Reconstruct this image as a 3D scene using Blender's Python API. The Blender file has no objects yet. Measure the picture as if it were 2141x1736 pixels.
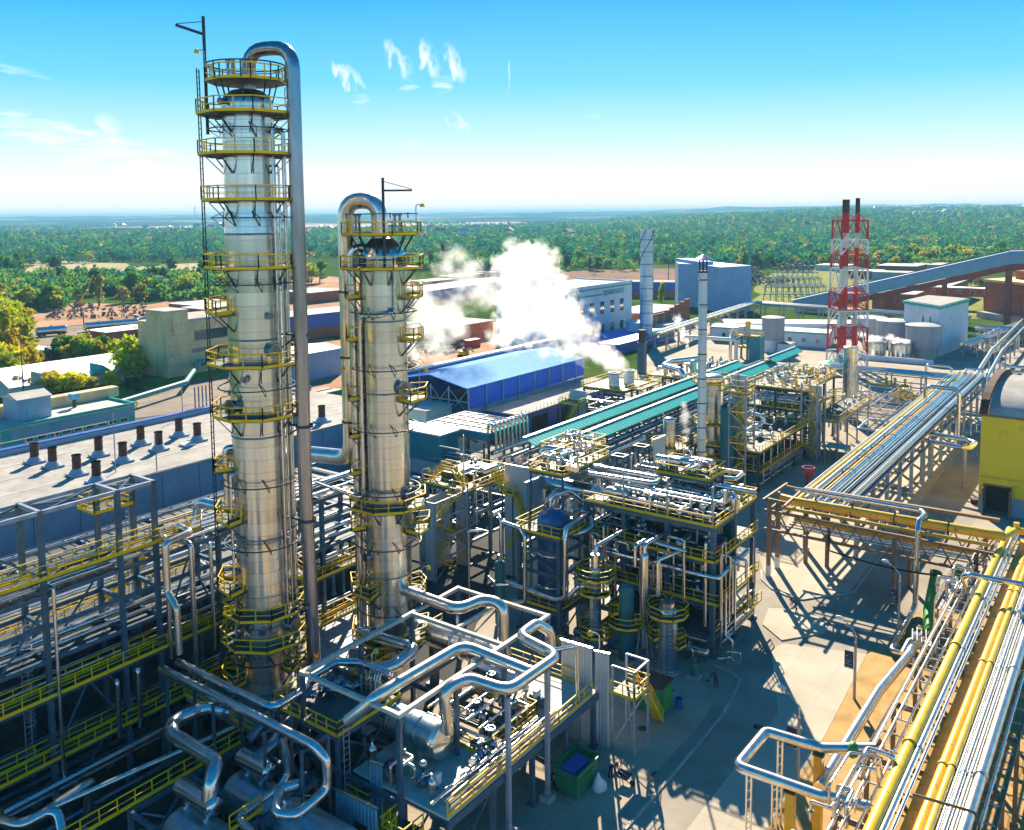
import bpy,math,random
import numpy as np
from mathutils import Vector,Matrix
from math import sin,cos,pi,radians as R
S = bpy.context.scene
COL = S.collection
# ---------------------------------------------------------------- camera
# Plant frame: +Y runs along the pipe racks (away to the right), +X across them.
CAM_H,FOC,PXC,PYC = 46.0,1850.0,1070.0,618.0
_pitch,_roll,_yaw = math.atan((PYC - 447) / FOC),R(-0.53),R(36.1)
_f0,_r0,_u0 = Vector((-sin(_yaw),cos(_yaw),0)),Vector((cos(_yaw),sin(_yaw),0)),Vector((0,0,1))
FWD = cos(_pitch) * _f0 - sin(_pitch) * _u0
_up = cos(_pitch) * _u0 + sin(_pitch) * _f0
RGT = cos(_roll) * _r0 + sin(_roll) * _up
UPV = -sin(_roll) * _r0 + cos(_roll) * _up
cd = bpy.data.cameras.new("camera")
cam = bpy.data.objects.new("camera",cd)
COL.objects.link(cam)
cd.sensor_width,cd.sensor_fit = 36,'HORIZONTAL'
cd.lens = 36 * FOC / 2141
cd.shift_y = -(867.7 - PYC) / 2141
cd.shift_x = 0.0002
cd.clip_start,cd.clip_end = 1.0,60000
cam.matrix_world = Matrix(((RGT.x,UPV.x,-FWD.x,0),(RGT.y,UPV.y,-FWD.y,0),(RGT.z,UPV.z,-FWD.z,CAM_H),(0,0,0,1)))
S.camera = cam
S.view_settings.view_transform = 'Standard'
S.view_settings.look = 'None'
S.view_settings.exposure = 1.2
S.view_settings.gamma = 1
S.cycles.use_adaptive_sampling = True
S.cycles.adaptive_threshold = 0.03
S.cycles.use_denoising = True
S.cycles.max_bounces = 12
S.cycles.diffuse_bounces = 1
S.cycles.glossy_bounces = 2
S.cycles.volume_bounces = 10
S.cycles.transparent_max_bounces = 12
S.cycles.volume_step_rate = 2.0
S.cycles.volume_max_steps = 96
S.cycles.sample_clamp_indirect = 6
S.cycles.caustics_reflective = False
# ---------------------------------------------------------------- sun and sky
SUN_EL,SUN_AZ = R(30.5),math.atan2(-0.55,0.835)          # azimuth from +Y towards +X
sun_dir = Vector((sin(SUN_AZ) * cos(SUN_EL),cos(SUN_AZ) * cos(SUN_EL),sin(SUN_EL)))
sl = bpy.data.lights.new("sun",'SUN')
sl.energy,sl.angle,sl.color = 5.0,R(0.5),(1.0,0.86,0.66)
so = bpy.data.objects.new("sun",sl)
so.rotation_euler = sun_dir.to_track_quat('Z','Y').to_euler()
COL.objects.link(so)
W = bpy.data.worlds.new("World")
S.world = W
W.use_nodes = True
nt = W.node_tree
nt.nodes.clear()
def wn(t,**k):
 n = nt.nodes.new(t)
 for a,b in k.items():
  setattr(n,a,b)
 return n
def wl(a,b):
 nt.links.new(a,b)
def wmath(op,a,b=None,clamp=False):
 n = wn('ShaderNodeMath',operation=op,use_clamp=clamp)
 for i,v in enumerate((a,b)):
  if v is None: continue
  if isinstance(v,(int,float)): n.inputs[i].default_value = v
  else: wl(v,n.inputs[i])
 return n.outputs[0]
sky = wn('ShaderNodeTexSky',sky_type='NISHITA')
sky.sun_disc = False
sky.sun_elevation = SUN_EL
sky.sun_rotation = SUN_AZ
sky.air_density,sky.dust_density,sky.ozone_density,sky.altitude = 1.0,0.6,3.0,50
hs = wn('ShaderNodeHueSaturation')
hs.inputs['Hue'].default_value = 0.485
hs.inputs['Saturation'].default_value = 1.5
wl(sky.outputs[0],hs.inputs['Color'])
# thin cirrus streaks: long soft strokes in azimuth / elevation, broken up by stretched noise
tc = wn('ShaderNodeTexCoord')
sep = wn('ShaderNodeSeparateXYZ')
wl(tc.outputs['Generated'],sep.inputs[0])
elev = wmath('ARCSINE',sep.outputs[2])
fx = wmath('ADD',wmath('MULTIPLY',sep.outputs[0],_r0.x),wmath('MULTIPLY',sep.outputs[1],_r0.y))
fy = wmath('ADD',wmath('MULTIPLY',sep.outputs[0],_f0.x),wmath('MULTIPLY',sep.outputs[1],_f0.y))
azim = wmath('ARCTAN2',fx,fy)
SHARED = []
for sx_,sy_ in ((22,130),(90,40)):
 cx = wn('ShaderNodeCombineXYZ')
 wl(wmath('MULTIPLY',azim,sx_),cx.inputs[0]); wl(wmath('MULTIPLY',elev,sy_),cx.inputs[1])
 no = wn('ShaderNodeTexNoise',noise_dimensions='2D'); no.inputs['Scale'].default_value = 1; no.inputs['Detail'].default_value = 3
 wl(cx.outputs[0],no.inputs['Vector'])
 SHARED.append(wmath('SUBTRACT',no.outputs[0],0.5))
def streak(u0,v0,u1,v1,width,amt,nsc=9.0):
 a0,e0,a1,e1 = [((q - c) / FOC) for q,c in ((u0,1070),(452 - v0,0),(u1,1070),(452 - v1,0))]
 a0,a1 = math.atan(a0),math.atan(a1)
 L,th = math.hypot(a1 - a0,e1 - e0),math.atan2(e1 - e0,a1 - a0)
 dx,dy = wmath('SUBTRACT',azim,(a0 + a1) / 2),wmath('SUBTRACT',elev,(e0 + e1) / 2)
 s = wmath('ADD',wmath('MULTIPLY',dx,cos(th)),wmath('MULTIPLY',dy,sin(th)))
 t = wmath('SUBTRACT',wmath('MULTIPLY',dy,cos(th)),wmath('MULTIPLY',dx,sin(th)))
 nz = SHARED[0] if abs(math.tan(th)) < .6 else SHARED[1]
 t2 = wmath('ADD',t,wmath('MULTIPLY',nz,width / FOC * 3.2))
 g = wmath('ADD',wmath('POWER',wmath('ABSOLUTE',wmath('MULTIPLY',s,2 / L)),2.5),wmath('POWER',wmath('ABSOLUTE',wmath('MULTIPLY',t2,FOC / width)),1.4))
 m = wmath('SUBTRACT',1.0,g,True)
 return wmath('MULTIPLY',m,wmath('MULTIPLY',wmath('ADD',wmath('MULTIPLY',nz,3.2),0.62,True),amt))
cl = None
for a in ((700,145,778,200,20,.8),(740,225,780,208,14,.3),(812,98,868,175,18,.8),(838,205,885,185,16,.5),(884,92,925,185,17,.75),
  (905,195,955,182,18,.65),(940,105,978,190,16,.8),(940,245,990,280,18,.6),(1070,135,1068,205,3,.55),(1215,255,1260,250,10,.18),
  (0,176,140,207,9,.45),(-60,245,470,352,9,.75),(-60,262,470,372,30,.6),(40,300,480,385,26,.5),(215,260,265,300,24,.55),
  (450,-10,560,25,12,.28),(840,300,905,306,10,.25)):
 m = streak(*a)
 cl = m if cl is None else wmath('MAXIMUM',cl,m)
# deepen the blue away from the milky horizon
rp = wn('ShaderNodeValToRGB')
for _ in range(4): rp.color_ramp.elements.new(.5)
for k_,(p_,c_) in zip(rp.color_ramp.elements,((0,(1.15,1.08,1.0)),(.045,(.97,1.0,1.0)),(.085,(.55,.88,1)),(.14,(.17,.68,1)),(.24,(.0,.42,.95)),(.46,(.0,.13,.36)))):
 k_.position,k_.color = p_,(*c_,1)
wl(elev,rp.inputs[0])
vs_ = wn('ShaderNodeVectorMath',operation='SCALE'); vs_.inputs['Scale'].default_value = 5.9
wl(rp.outputs[0],vs_.inputs[0])
m0 = wn('ShaderNodeMix',data_type='RGBA'); m0.inputs[0].default_value = .95
wl(hs.outputs[0],m0.inputs[6])
dm = wmath('ADD',wmath('MULTIPLY',wmath('COSINE',azim),-.08),1.08)          # unseen sky behind the camera brightened as fill
v2 = wn('ShaderNodeVectorMath',operation='SCALE'); wl(vs_.outputs[0],v2.inputs[0]); wl(dm,v2.inputs['Scale'])
wl(v2.outputs[0],m0.inputs[7])
mx = wn('ShaderNodeMix',data_type='RGBA')
wl(cl,mx.inputs[0]); wl(m0.outputs[2],mx.inputs[6]); mx.inputs[7].default_value = (7,7.1,7.2,1)
bg = wn('ShaderNodeBackground')
bg.inputs['Strength'].default_value = 0.08
wl(mx.outputs[2],bg.inputs['Color'])
wo = wn('ShaderNodeOutputWorld')
wl(bg.outputs[0],wo.inputs['Surface'])
# ---------------------------------------------------------------- where a sight line meets a known level / plane
def ray(u,v):
 return FWD + RGT * ((u - PXC) / FOC) - UPV * ((v - PYC) / FOC)
def spot(u,v,z=0.0):
 d = ray(u,v); t = (z - CAM_H) / d.z
 return Vector((d.x * t,d.y * t,z))
def height(x,y,v):
 """height above (x, y) that the photo row v shows"""
 lo,hi = -40.0,400.0
 for _ in range(50):
  m = (lo + hi) / 2
  q = Vector((x,y,m - CAM_H)); w = q.dot(FWD)
  if PYC - FOC * q.dot(UPV) / w > v: lo = m
  else: hi = m
 return lo
# ---------------------------------------------------------------- things, parts, tags
def thing(name,label,cat,loc=(0,0,0),group=None,kind=None):
 o = bpy.data.objects.new(name,None)
 o.empty_display_size = 0.5
 COL.objects.link(o)
 o.location = loc
 o['label'] = label; o['category'] = cat
 if group: o['group'] = group
 if kind: o['kind'] = kind
 return o
def tag(o,label,cat,group=None,kind=None):
 o['label'] = label; o['category'] = cat
 if group: o['group'] = group
 if kind: o['kind'] = kind
 return o
def abs_loc(o):
 v = Vector((0,0,0))
 while o is not None:
  v += Vector(o.location); o = o.parent
 return v
def dup(root,loc,label=None,group=None):
 c = root.copy(); COL.objects.link(c); c.location = loc
 if label: c['label'] = label
 if group: c['group'] = group
 for ch in list(root.children):
  k = ch.copy(); COL.objects.link(k); k.parent = c
  for g in list(ch.children):
   h = g.copy(); COL.objects.link(h); h.parent = k
 return c
class MB:
 """collects shapes in plant coordinates; build() links them as ONE mesh object"""
 def __init__(s): s.v,s.f,s.sm = [],[],[]
 def _add(s,vs,fs,smooth=False):
  b = len(s.v)
  s.v += [tuple(q) for q in vs]
  s.f += [tuple(b + i for i in q) for q in fs]
  s.sm += [smooth] * len(fs)
 def box(s,x0,y0,z0,x1,y1,z1):
  vs = [(x,y,z) for z in (z0,z1) for y in (y0,y1) for x in (x0,x1)]
  s._add(vs,[(0,2,3,1),(4,5,7,6),(0,1,5,4),(2,6,7,3),(0,4,6,2),(1,3,7,5)])
  return s
 def beam(s,p,q,w=.2,h=None,up=(0,0,1)):
  """rectangular bar from p to q, w wide and h high"""
  h = h or w
  p,q = Vector(p),Vector(q)
  d = q - p
  if d.length < 1e-6: return s
  d.normalize()
  u = Vector(up)
  if abs(d.dot(u)) > .98: u = Vector((0,1,0))
  a = d.cross(u).normalized() * (w / 2)
  b = a.cross(d).normalized() * (h / 2)
  vs = [c + k * a + m * b for c in (p,q) for k,m in ((-1,-1),(1,-1),(1,1),(-1,1))]
  s._add(vs,[(0,1,2,3),(7,6,5,4),(0,4,5,1),(1,5,6,2),(2,6,7,3),(3,7,4,0)])
  return s
 def lathe(s,c,prof,n=24,a0=0.0,a1=2 * pi,axis='z',cap=True):
  """profile [(r, t)] turned about an axis through c"""
  full = abs(a1 - a0 - 2 * pi) < 1e-6
  pf = [prof[0]]                                      # support loops keep the shading of long walls straight
  for (ra,ta),(rb,tb) in zip(prof,prof[1:]):
   L = math.hypot(rb - ra,tb - ta)
   if L > .7:
    k = min(.12,.1 * L) / L
    pf += [(ra + (rb - ra) * k,ta + (tb - ta) * k),(rb - (rb - ra) * k,tb - (tb - ta) * k)]
   pf.append((rb,tb))
  prof = pf
  m = n if full else n + 1
  vs,fs = [],[]
  for r,t in prof:
   for i in range(m):
    a = a0 + (a1 - a0) * i / n
    k,l = r * cos(a),r * sin(a)
    vs.append({'z': (c[0] + k,c[1] + l,c[2] + t),'x': (c[0] + t,c[1] + k,c[2] + l),'y': (c[0] + l,c[1] + t,c[2] + k)}[axis])
  for j in range(len(prof) - 1):
   for i in range(n):
    i2 = (i + 1) % m
    fs.append((j * m + i,j * m + i2,(j + 1) * m + i2,(j + 1) * m + i))
  s._add(vs,fs,True)
  if cap and full:
   for j,rev in ((0,True),(len(prof) - 1,False)):
    if prof[j][0] > 1e-4:
     f = list(range(m))
     s._add(vs[j * m:(j + 1) * m],[tuple(reversed(f)) if rev else tuple(f)])
  return s
 def cyl(s,p,q,r,n=14,r2=None):
  return s.tube([p,q],r,n,0,r2=r2)
 def tube(s,pts,r,n=12,bend=None,r2=None,cap=True):
  P = [Vector(p) for p in pts]
  bend = r * 1.6 if bend is None else bend
  path = [P[0]]
  for i in range(1,len(P) - 1):
   a,b,c = P[i - 1],P[i],P[i + 1]
   d1,d2 = (a - b),(c - b)
   if d1.length < 1e-5 or d2.length < 1e-5: continue
   ang = d1.angle(d2)
   if bend <= 0 or ang > pi - .05: path.append(b); continue
   t = min(bend / math.tan(ang / 2),d1.length * .49,d2.length * .49)
   s1,s2 = b + d1.normalized() * t,b + d2.normalized() * t
   for k in range(6):
    w = k / 5
    path.append(s1 * (1 - w) ** 2 + b * (2 * w * (1 - w)) + s2 * w * w)
  path.append(P[-1])
  path = [p for i,p in enumerate(path) if i == 0 or (p - path[i - 1]).length > 1e-4]
  if len(path) < 2: return s
  t0 = (path[1] - path[0]).normalized()
  u = Vector((0,0,1)) if abs(t0.z) < .9 else Vector((1,0,0))
  a = t0.cross(u).normalized()
  vs,fs = [],[]
  for i,p in enumerate(path):
   t = (path[min(i + 1,len(path) - 1)] - path[max(i - 1,0)]).normalized()
   a = (a - t * a.dot(t)).normalized()
   b = t.cross(a)
   rr = r if r2 is None else r + (r2 - r) * i / (len(path) - 1)
   vs += [p + a * (rr * cos(2 * pi * k / n)) + b * (rr * sin(2 * pi * k / n)) for k in range(n)]
  for i in range(len(path) - 1):
   for k in range(n):
    k2 = (k + 1) % n
    fs.append((i * n + k,i * n + k2,(i + 1) * n + k2,(i + 1) * n + k))
  s._add(vs,fs,n > 5)
  if cap:
   s._add(vs[:n],[tuple(reversed(range(n)))]); s._add(vs[-n:],[tuple(range(n))])
  return s
 def poly(s,pts,z0,z1):
  """prism over a convex or simple outline"""
  n = len(pts)
  vs = [(p[0],p[1],z) for z in (z0,z1) for p in pts]
  s._add(vs,[tuple(reversed(range(n))),tuple(range(n,2 * n))] + [(i,(i + 1) % n,n + (i + 1) % n,n + i) for i in range(n)])
  return s
 def quad(s,a,b,c,d):
  s._add([a,b,c,d],[(0,1,2,3)]); return s
 def rail(s,pts,h=1.1,closed=False,step=1.4,toe=.24,t=.075):
  """handrail along a polyline: posts, three bars and a toe plate"""
  P = [Vector(p) for p in pts]
  if closed: P.append(P[0])
  for a,b in zip(P,P[1:]):
   L = (b - a).length
   if L < .05: continue
   n = max(1,round(L / step))
   for i in range(n + 1):
    p = a.lerp(b,i / n)
    s.beam(p,p + Vector((0,0,h)),t)
   for z,w in ((h,t * 1.15),(h * .52,t * .7)):
    s.beam(a + Vector((0,0,z)),b + Vector((0,0,z)),w)
   if toe: s.beam(a + Vector((0,0,toe / 2 - .06)),b + Vector((0,0,toe / 2 - .06)),.03,toe)
  return s
 def ladder(s,p,q,w=.5,cage=False,side=(1,0,0),t=.05):
  p,q,d = Vector(p),Vector(q),Vector(side).normalized() * (w / 2)
  s.beam(p - d,q - d,t); s.beam(p + d,q + d,t)
  n = max(2,int((q - p).length / .45))
  for i in range(n):
   c = p.lerp(q,(i + .5) / n); s.beam(c - d,c + d,t * .6)
  return s
 def ring(s,c,r,t=.05,n=32,a0=0,a1=2 * pi):
  k = max(3,int(n * (a1 - a0) / (2 * pi)))
  P = [Vector((c[0] + r * cos(a0 + (a1 - a0) * i / k),c[1] + r * sin(a0 + (a1 - a0) * i / k),c[2])) for i in range(k + 1)]
  for a,b in zip(P,P[1:]): s.beam(a,b,t)
  return s
 def stair(s,p,q,w=.9,t=.08,rails=True):
  """flight from p up to q with two strings, treads and rails"""
  p,q = Vector(p),Vector(q)
  d = Vector((q.x - p.x,q.y - p.y,0)).normalized()
  n = Vector((-d.y,d.x,0)) * (w / 2)
  for k in (-1,1):
   s.beam(p + n * k,q + n * k,t,.25)
   if rails:
    for z in (1.0,.55): s.beam(p + n * k + Vector((0,0,z)),q + n * k + Vector((0,0,z)),.06)
    for w2 in (0,.33,.66,1):
     c = p.lerp(q,w2) + n * k; s.beam(c,c + Vector((0,0,1)),.06)
  m = max(3,int((q.z - p.z) / .3))
  for i in range(m):
   c = p.lerp(q,(i + .5) / m); s.beam(c - n,c + n,.24,.04)
  return s
 def build(s,name,mat,parent=None,smooth=False):
  me = bpy.data.meshes.new(name)
  off = abs_loc(parent) if parent is not None else Vector((0,0,0))
  vs = [(a - off.x,b - off.y,c - off.z) for a,b,c in s.v] if parent is not None else s.v
  me.from_pydata(vs,[],s.f)
  me.materials.append(mat)
  me.polygons.foreach_set('use_smooth',[bool(k or smooth) for k in s.sm])
  me.update()
  o = bpy.data.objects.new(name,me)
  COL.objects.link(o)
  if parent is not None: o.parent = parent
  return o
# ---------------------------------------------------------------- materials
def newmat(name):
 m = bpy.data.materials.new(name); m.use_nodes = True
 t = m.node_tree; b = t.nodes['Principled BSDF']
 return m,t,b
def node(t,k,**a):
 n = t.nodes.new(k)
 for p,q in a.items(): setattr(n,p,q)
 return n
def ramp(t,fac,stops):
 n = node(t,'ShaderNodeValToRGB'); e = n.color_ramp.elements
 while len(e) < len(stops): e.new(.5)
 for k,(p,c) in zip(e,stops): k.position = p; k.color = (*c,1) if len(c) == 3 else c
 t.links.new(fac,n.inputs[0]); return n.outputs[0]
def noise(t,scale,detail=4,stretch=None,coord='Object',rough=.55):
 c = node(t,'ShaderNodeTexCoord'); n = node(t,'ShaderNodeTexNoise')
 n.inputs['Scale'].default_value = scale; n.inputs['Detail'].default_value = detail; n.inputs['Roughness'].default_value = rough
 src = c.outputs[coord]
 if stretch:
  mp = node(t,'ShaderNodeMapping'); mp.inputs['Scale'].default_value = stretch; t.links.new(src,mp.inputs[0]); src = mp.outputs[0]
 t.links.new(src,n.inputs['Vector']); return n.outputs[0]
def math_(t,op,a,b=None,clamp=False):
 n = node(t,'ShaderNodeMath',operation=op,use_clamp=clamp)
 for i,v in enumerate((a,b)):
  if v is None: continue
  if isinstance(v,(int,float)): n.inputs[i].default_value = v
  else: t.links.new(v,n.inputs[i])
 return n.outputs[0]
def mixc(t,fac,a,b,mode='MIX'):
 n = node(t,'ShaderNodeMix',data_type='RGBA',blend_type=mode)
 for i,v in ((0,fac),(6,a),(7,b)):
  if isinstance(v,(int,float)): n.inputs[i].default_value = v
  elif isinstance(v,tuple): n.inputs[i].default_value = (*v,1) if len(v) == 3 else v
  else: t.links.new(v,n.inputs[i])
 return n.outputs[2]
def lighter(c,k): return tuple(min(1,q * k) for q in c)
def bump(t,b,h,strength=.3,dist=.05):
 n = node(t,'ShaderNodeBump'); n.inputs['Strength'].default_value = strength; n.inputs['Distance'].default_value = dist
 t.links.new(h,n.inputs['Height']); t.links.new(n.outputs[0],b.inputs['Normal'])
def paint(name,c,rough=.45,var=.25,scale=1.2,metal=0,bmp=0,stretch=None,wear=None,spec=.5,coord='Object'):
 """painted or plain surface with uneven tone; wear = (colour, amount) blotches of dirt or rust"""
 m,t,b = newmat(name)
 col = ramp(t,noise(t,scale,3,stretch,coord),[(.3,lighter(c,1 - var)),(.7,lighter(c,1 + var))])
 if wear:
  w = ramp(t,noise(t,scale * 2.3,4,stretch,coord,.7),[(.62 - wear[1] * .25,(0,0,0)),(.70,(1,1,1))])
  col = mixc(t,w,col,wear[0])
 t.links.new(col,b.inputs['Base Color'])
 b.inputs['Roughness'].default_value = rough; b.inputs['Metallic'].default_value = metal
 b.inputs['Specular IOR Level'].default_value = spec
 if bmp: bump(t,b,noise(t,scale * 6,2,stretch,coord),bmp)
 return m
def cladding(name,c=(.78,.79,.80),rough=.24,band=1.0,seam=.05,dent=.25):
 """aluminium jacketing: bands along z, each with its own sheen, dark seams, vertical scuffs"""
 m,t,b = newmat(name)
 tc_ = node(t,'ShaderNodeTexCoord'); sp = node(t,'ShaderNodeSeparateXYZ'); t.links.new(tc_.outputs['Object'],sp.inputs[0])
 z = math_(t,'DIVIDE',sp.outputs[2],band)
 fr = math_(t,'FRACT',z)
 line = math_(t,'LESS_THAN',fr,seam)
 wn_ = node(t,'ShaderNodeTexWhiteNoise',noise_dimensions='1D'); t.links.new(math_(t,'FLOOR',z),wn_.inputs['W'])
 ns = noise(t,1.6,3,(1.4,1.4,.035)); n2 = noise(t,.5,4,(1.2,1.2,.15))
 col = ramp(t,math_(t,'ADD',math_(t,'MULTIPLY',ns,.75),math_(t,'MULTIPLY',wn_.outputs[0],.22)),[(.25,lighter(c,.72)),(.75,lighter(c,1.12))])
 col = mixc(t,math_(t,'MULTIPLY',line,.6),col,lighter(c,.35))
 t.links.new(col,b.inputs['Base Color'])
 b.inputs['Metallic'].default_value = .92
 rg = math_(t,'ADD',math_(t,'MULTIPLY',n2,.22),math_(t,'ADD',math_(t,'MULTIPLY',wn_.outputs[0],.10),rough - .14))
 t.links.new(rg,b.inputs['Roughness'])
 h = math_(t,'ADD',math_(t,'MULTIPLY',line,-.3),math_(t,'ADD',ns,math_(t,'MULTIPLY',wn_.outputs[0],.2)))
 bump(t,b,h,dent,.09)
 return m
def corrugated(name,c,period=.3,axis=0,rough=.45,metal=0.0,var=.12):
 m,t,b = newmat(name)
 tc_ = node(t,'ShaderNodeTexCoord'); sp = node(t,'ShaderNodeSeparateXYZ'); t.links.new(tc_.outputs['Object'],sp.inputs[0])
 k = sp.outputs[axis] if axis < 2 else math_(t,'ADD',sp.outputs[0],sp.outputs[1])
 w = math_(t,'SINE',math_(t,'MULTIPLY',k,2 * pi / period))
 col = ramp(t,noise(t,.8,5,(1,1,.3)),[(.3,lighter(c,1 - var)),(.7,lighter(c,1 + var))])
 t.links.new(mixc(t,math_(t,'MULTIPLY',math_(t,'LESS_THAN',w,-.55),.35),col,lighter(c,.5)),b.inputs['Base Color'])
 b.inputs['Roughness'].default_value = rough; b.inputs['Metallic'].default_value = metal
 bump(t,b,w,.5,.06)
 return m
M = {}
M['column'] = cladding('column_cladding',(.76,.77,.74),.23,1.05,.045,.10)
M['vessel'] = cladding('vessel_cladding',(.42,.58,.66),.30,1.3)
M['pipe'] = paint('pipe_jacket',(.66,.66,.67),.2,.16,1.5,.95,.10)
M['pipe_pale'] = paint('pale_pipe_jacket',(.74,.70,.64),.25,.14,1.1,.9,.08)
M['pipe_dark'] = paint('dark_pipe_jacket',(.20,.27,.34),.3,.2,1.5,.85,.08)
M['stack'] = cladding('stack_steel',(.60,.70,.78),.5,3.4,.035,.08)
M['downcomer'] = paint('downcomer_jacket',(.34,.34,.38),.25,.2,2,.92,.12,(1,1,.15))
M['steel'] = paint('blue_grey_steel',(.06,.13,.20),.42,.25,1.5,.15)
M['steel_grey'] = paint('light_grey_steel',(.36,.40,.48),.45,.2,1.2,.1)  # a lighter grey paint for posts and frames
M['steel_dark'] = paint('dark_steel',(.035,.055,.07),.5,.3,1.5,.2)
M['yellow'] = paint('yellow_rail_paint',(1.0,.60,.006),.5,.08,2.0,0,0,None,None,.2)
M['yellow_pipe'] = paint('yellow_pipe_paint',(.88,.56,.02),.35,.12,.8,0,.05,None,((.45,.28,.06),.12))
M['orange_pipe'] = paint('ochre_pipe_paint',(.88,.48,.02),.4,.12,.8,0,.05,None,((.3,.15,.05),.2))
M['yellow_wall'] = paint('yellow_wall_paint',(1.0,.68,.008),.6,.05,.12,0,.06,None,((.78,.50,.03),.1))
M['grating'] = paint('grating',(.06,.075,.085),.6,.3,3)
M['deck'] = paint('deck_plate',(.26,.27,.27),.55,.3,1.5,.2)
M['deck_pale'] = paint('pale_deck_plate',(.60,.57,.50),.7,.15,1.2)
M['teal'] = corrugated('teal_roof_sheet',(.005,.52,.45),.9,1,.4)
M['teal_wall'] = paint('teal_wall',(.02,.42,.36),.6,.12,.5)
M['teal_dark'] = paint('teal_plant_paint',(.012,.16,.17),.45,.2,.9)
M['teal_mid'] = paint('teal_cooler_paint',(.035,.27,.31),.5,.15,.9)
M['blue_wall'] = corrugated('blue_wall_sheet',(.004,.17,.90),.5,1,.45,0,.08)
M['blue_roof'] = corrugated('blue_roof_sheet',(.16,.42,.80),.8,1,.8,0)
M['blue_paint'] = paint('blue_paint',(.02,.10,.42),.45,.2,1)
M['blue_grey_wall'] = paint('blue_grey_wall',(.26,.38,.50),.7,.1,.35,0,0,None,((.20,.30,.40),.15))
M['panel'] = corrugated('pale_wall_sheet',(.62,.66,.66),.3,2,.4,.1)
M['panel_blue'] = corrugated('blue_wall_panel',(.16,.45,.62),.35,2,.4,.1)
M['white_wall'] = paint('white_render',(.66,.76,.84),.8,.07,.3,0,.04,None,((.5,.56,.6),.12))
M['white'] = paint('white_paint',(.80,.80,.78),.5,.08,1)
M['cream'] = paint('cream_wall',(.70,.70,.62),.75,.1,.4)
M['felt'] = paint('roofing_felt',(.38,.36,.33),.9,.22,.35,0,.12,None,((.25,.24,.22),.25))
M['roof_pale'] = paint('pale_roofing',(.60,.56,.50),.85,.18,.25,0,.08,None,((.42,.39,.35),.25))
M['concrete'] = paint('concrete',(.45,.43,.40),.85,.2,.25,0,.1,None,((.30,.29,.28),.25))
M['brick'] = paint('brick',(.36,.10,.045),.85,.25,.6,0,.1)
M['tan'] = paint('tan_panel',(.80,.56,.28),.85,.16,.35,0,.08,(1,1,.4),((.36,.24,.12),.2))
M['brown'] = paint('brown_steel',(.25,.15,.075),.6,.3,1.2)
M['red'] = paint('red_paint',(.62,.018,.015),.45,.12,1)
M['brick_red'] = paint('red_brown_steel',(.34,.055,.03),.6,.2,.6)
M['block_blue'] = paint('lavender_blue_wall',(.27,.40,.68),.7,.1,.2,0,0,None,((.2,.3,.5),.15))
M['rust'] = paint('rusty_iron',(.085,.035,.022),.8,.4,2.5)
M['green'] = paint('green_paint',(.05,.34,.06),.4,.2,1)
M['green_dark'] = paint('dark_green_paint',(.012,.20,.085),.5,.2,1)
M['glass'] = paint('window_glass',(.03,.06,.09),.08,.3,.5,0,0,None,None,.9)
M['black'] = paint('black_opening',(.010,.010,.012),.7,.3,1)
M['navy'] = paint('navy_cloth',(.02,.025,.07),.85,.2,8)
M['skin'] = paint('skin',(.55,.33,.22),.55,.08,6)
M['purple'] = paint('banner_cloth',(.035,.02,.09),.7,.15,3)
M['blue_vessel'] = paint('blue_vessel_paint',(.025,.13,.30),.32,.2,.8,.35)
M['wood'] = paint('weathered_wood',(.40,.26,.12),.85,.3,2)
M['tank_grey'] = paint('grey_tank_paint',(.36,.39,.43),.6,.12,.4,0,.04,(1,1,.3),((.26,.25,.26),.2))
M['bag'] = paint('white_sack',(.72,.72,.78),.7,.1,4,0,.2)
M['blue_roof'].node_tree.nodes['Principled BSDF'].inputs['Specular IOR Level'].default_value = .08
# ---------------------------------------------------------------- terrain, roads, yards
rng = np.random.default_rng(7)
random.seed(5)
_hn = [(rng.uniform(0,6.28),rng.uniform(0,6.28),k,a) for k,a in ((1 / 2100,1.0),(1 / 1300,.7),(1 / 700,.4),(1 / 420,.25))]
def sstep(a,b,x):
 t = np.clip((x - a) / (b - a),0,1); return t * t * (3 - 2 * t)
def terrain_h(x,y):
 x,y = np.asarray(x,float),np.asarray(y,float)
 d = np.hypot(x,y)
 th = np.degrees(np.arctan2(x * _r0.x + y * _r0.y,x * _f0.x + y * _f0.y))
 n = sum(a * np.sin(x * k * 6.28 + p) * np.cos(y * k * 6.28 + q) for p,q,k,a in _hn)
 h = sstep(5200,10500,d) * (50 + 8 * n)
 h = h + sstep(1300,3800,d) * sstep(3,20,th) * sstep(120,60,th) * (40 + 5 * n)
 h = h + sstep(1500,2500,d) * 3 * (n + .6)
 return h - np.clip(d - 12000,0,None) * .002
rad = np.concatenate([[0.5],np.geomspace(20,26000,110)])
ang = np.linspace(0,2 * pi,241)[:-1]
RR,AA = np.meshgrid(rad,ang,indexing='ij')
tx,ty = RR * np.cos(AA),RR * np.sin(AA)
tz = terrain_h(tx,ty) - .03
na,nr = len(ang),len(rad)
me = bpy.data.meshes.new('terrain')
fs = [(i * na + j,(i + 1) * na + j,(i + 1) * na + (j + 1) % na,i * na + (j + 1) % na) for i in range(nr - 1) for j in range(na)]
fs.append(tuple(range(na)))
me.from_pydata(np.stack([tx,ty,tz],-1).reshape(-1,3).tolist(),[],fs)
me.polygons.foreach_set('use_smooth',[True] * len(me.polygons))
m,t,b = newmat('terrain')
n1,n2,n3 = noise(t,.004,6),noise(t,.03,6),noise(t,.0011,5,(1,1,1))
grass = ramp(t,n2,[(.3,(.03,.085,.018)),(.5,(.06,.12,.022)),(.72,(.13,.14,.04))])
fld = ramp(t,n1,[(.60,(0,0,0)),(.68,(1,1,1))])
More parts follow.
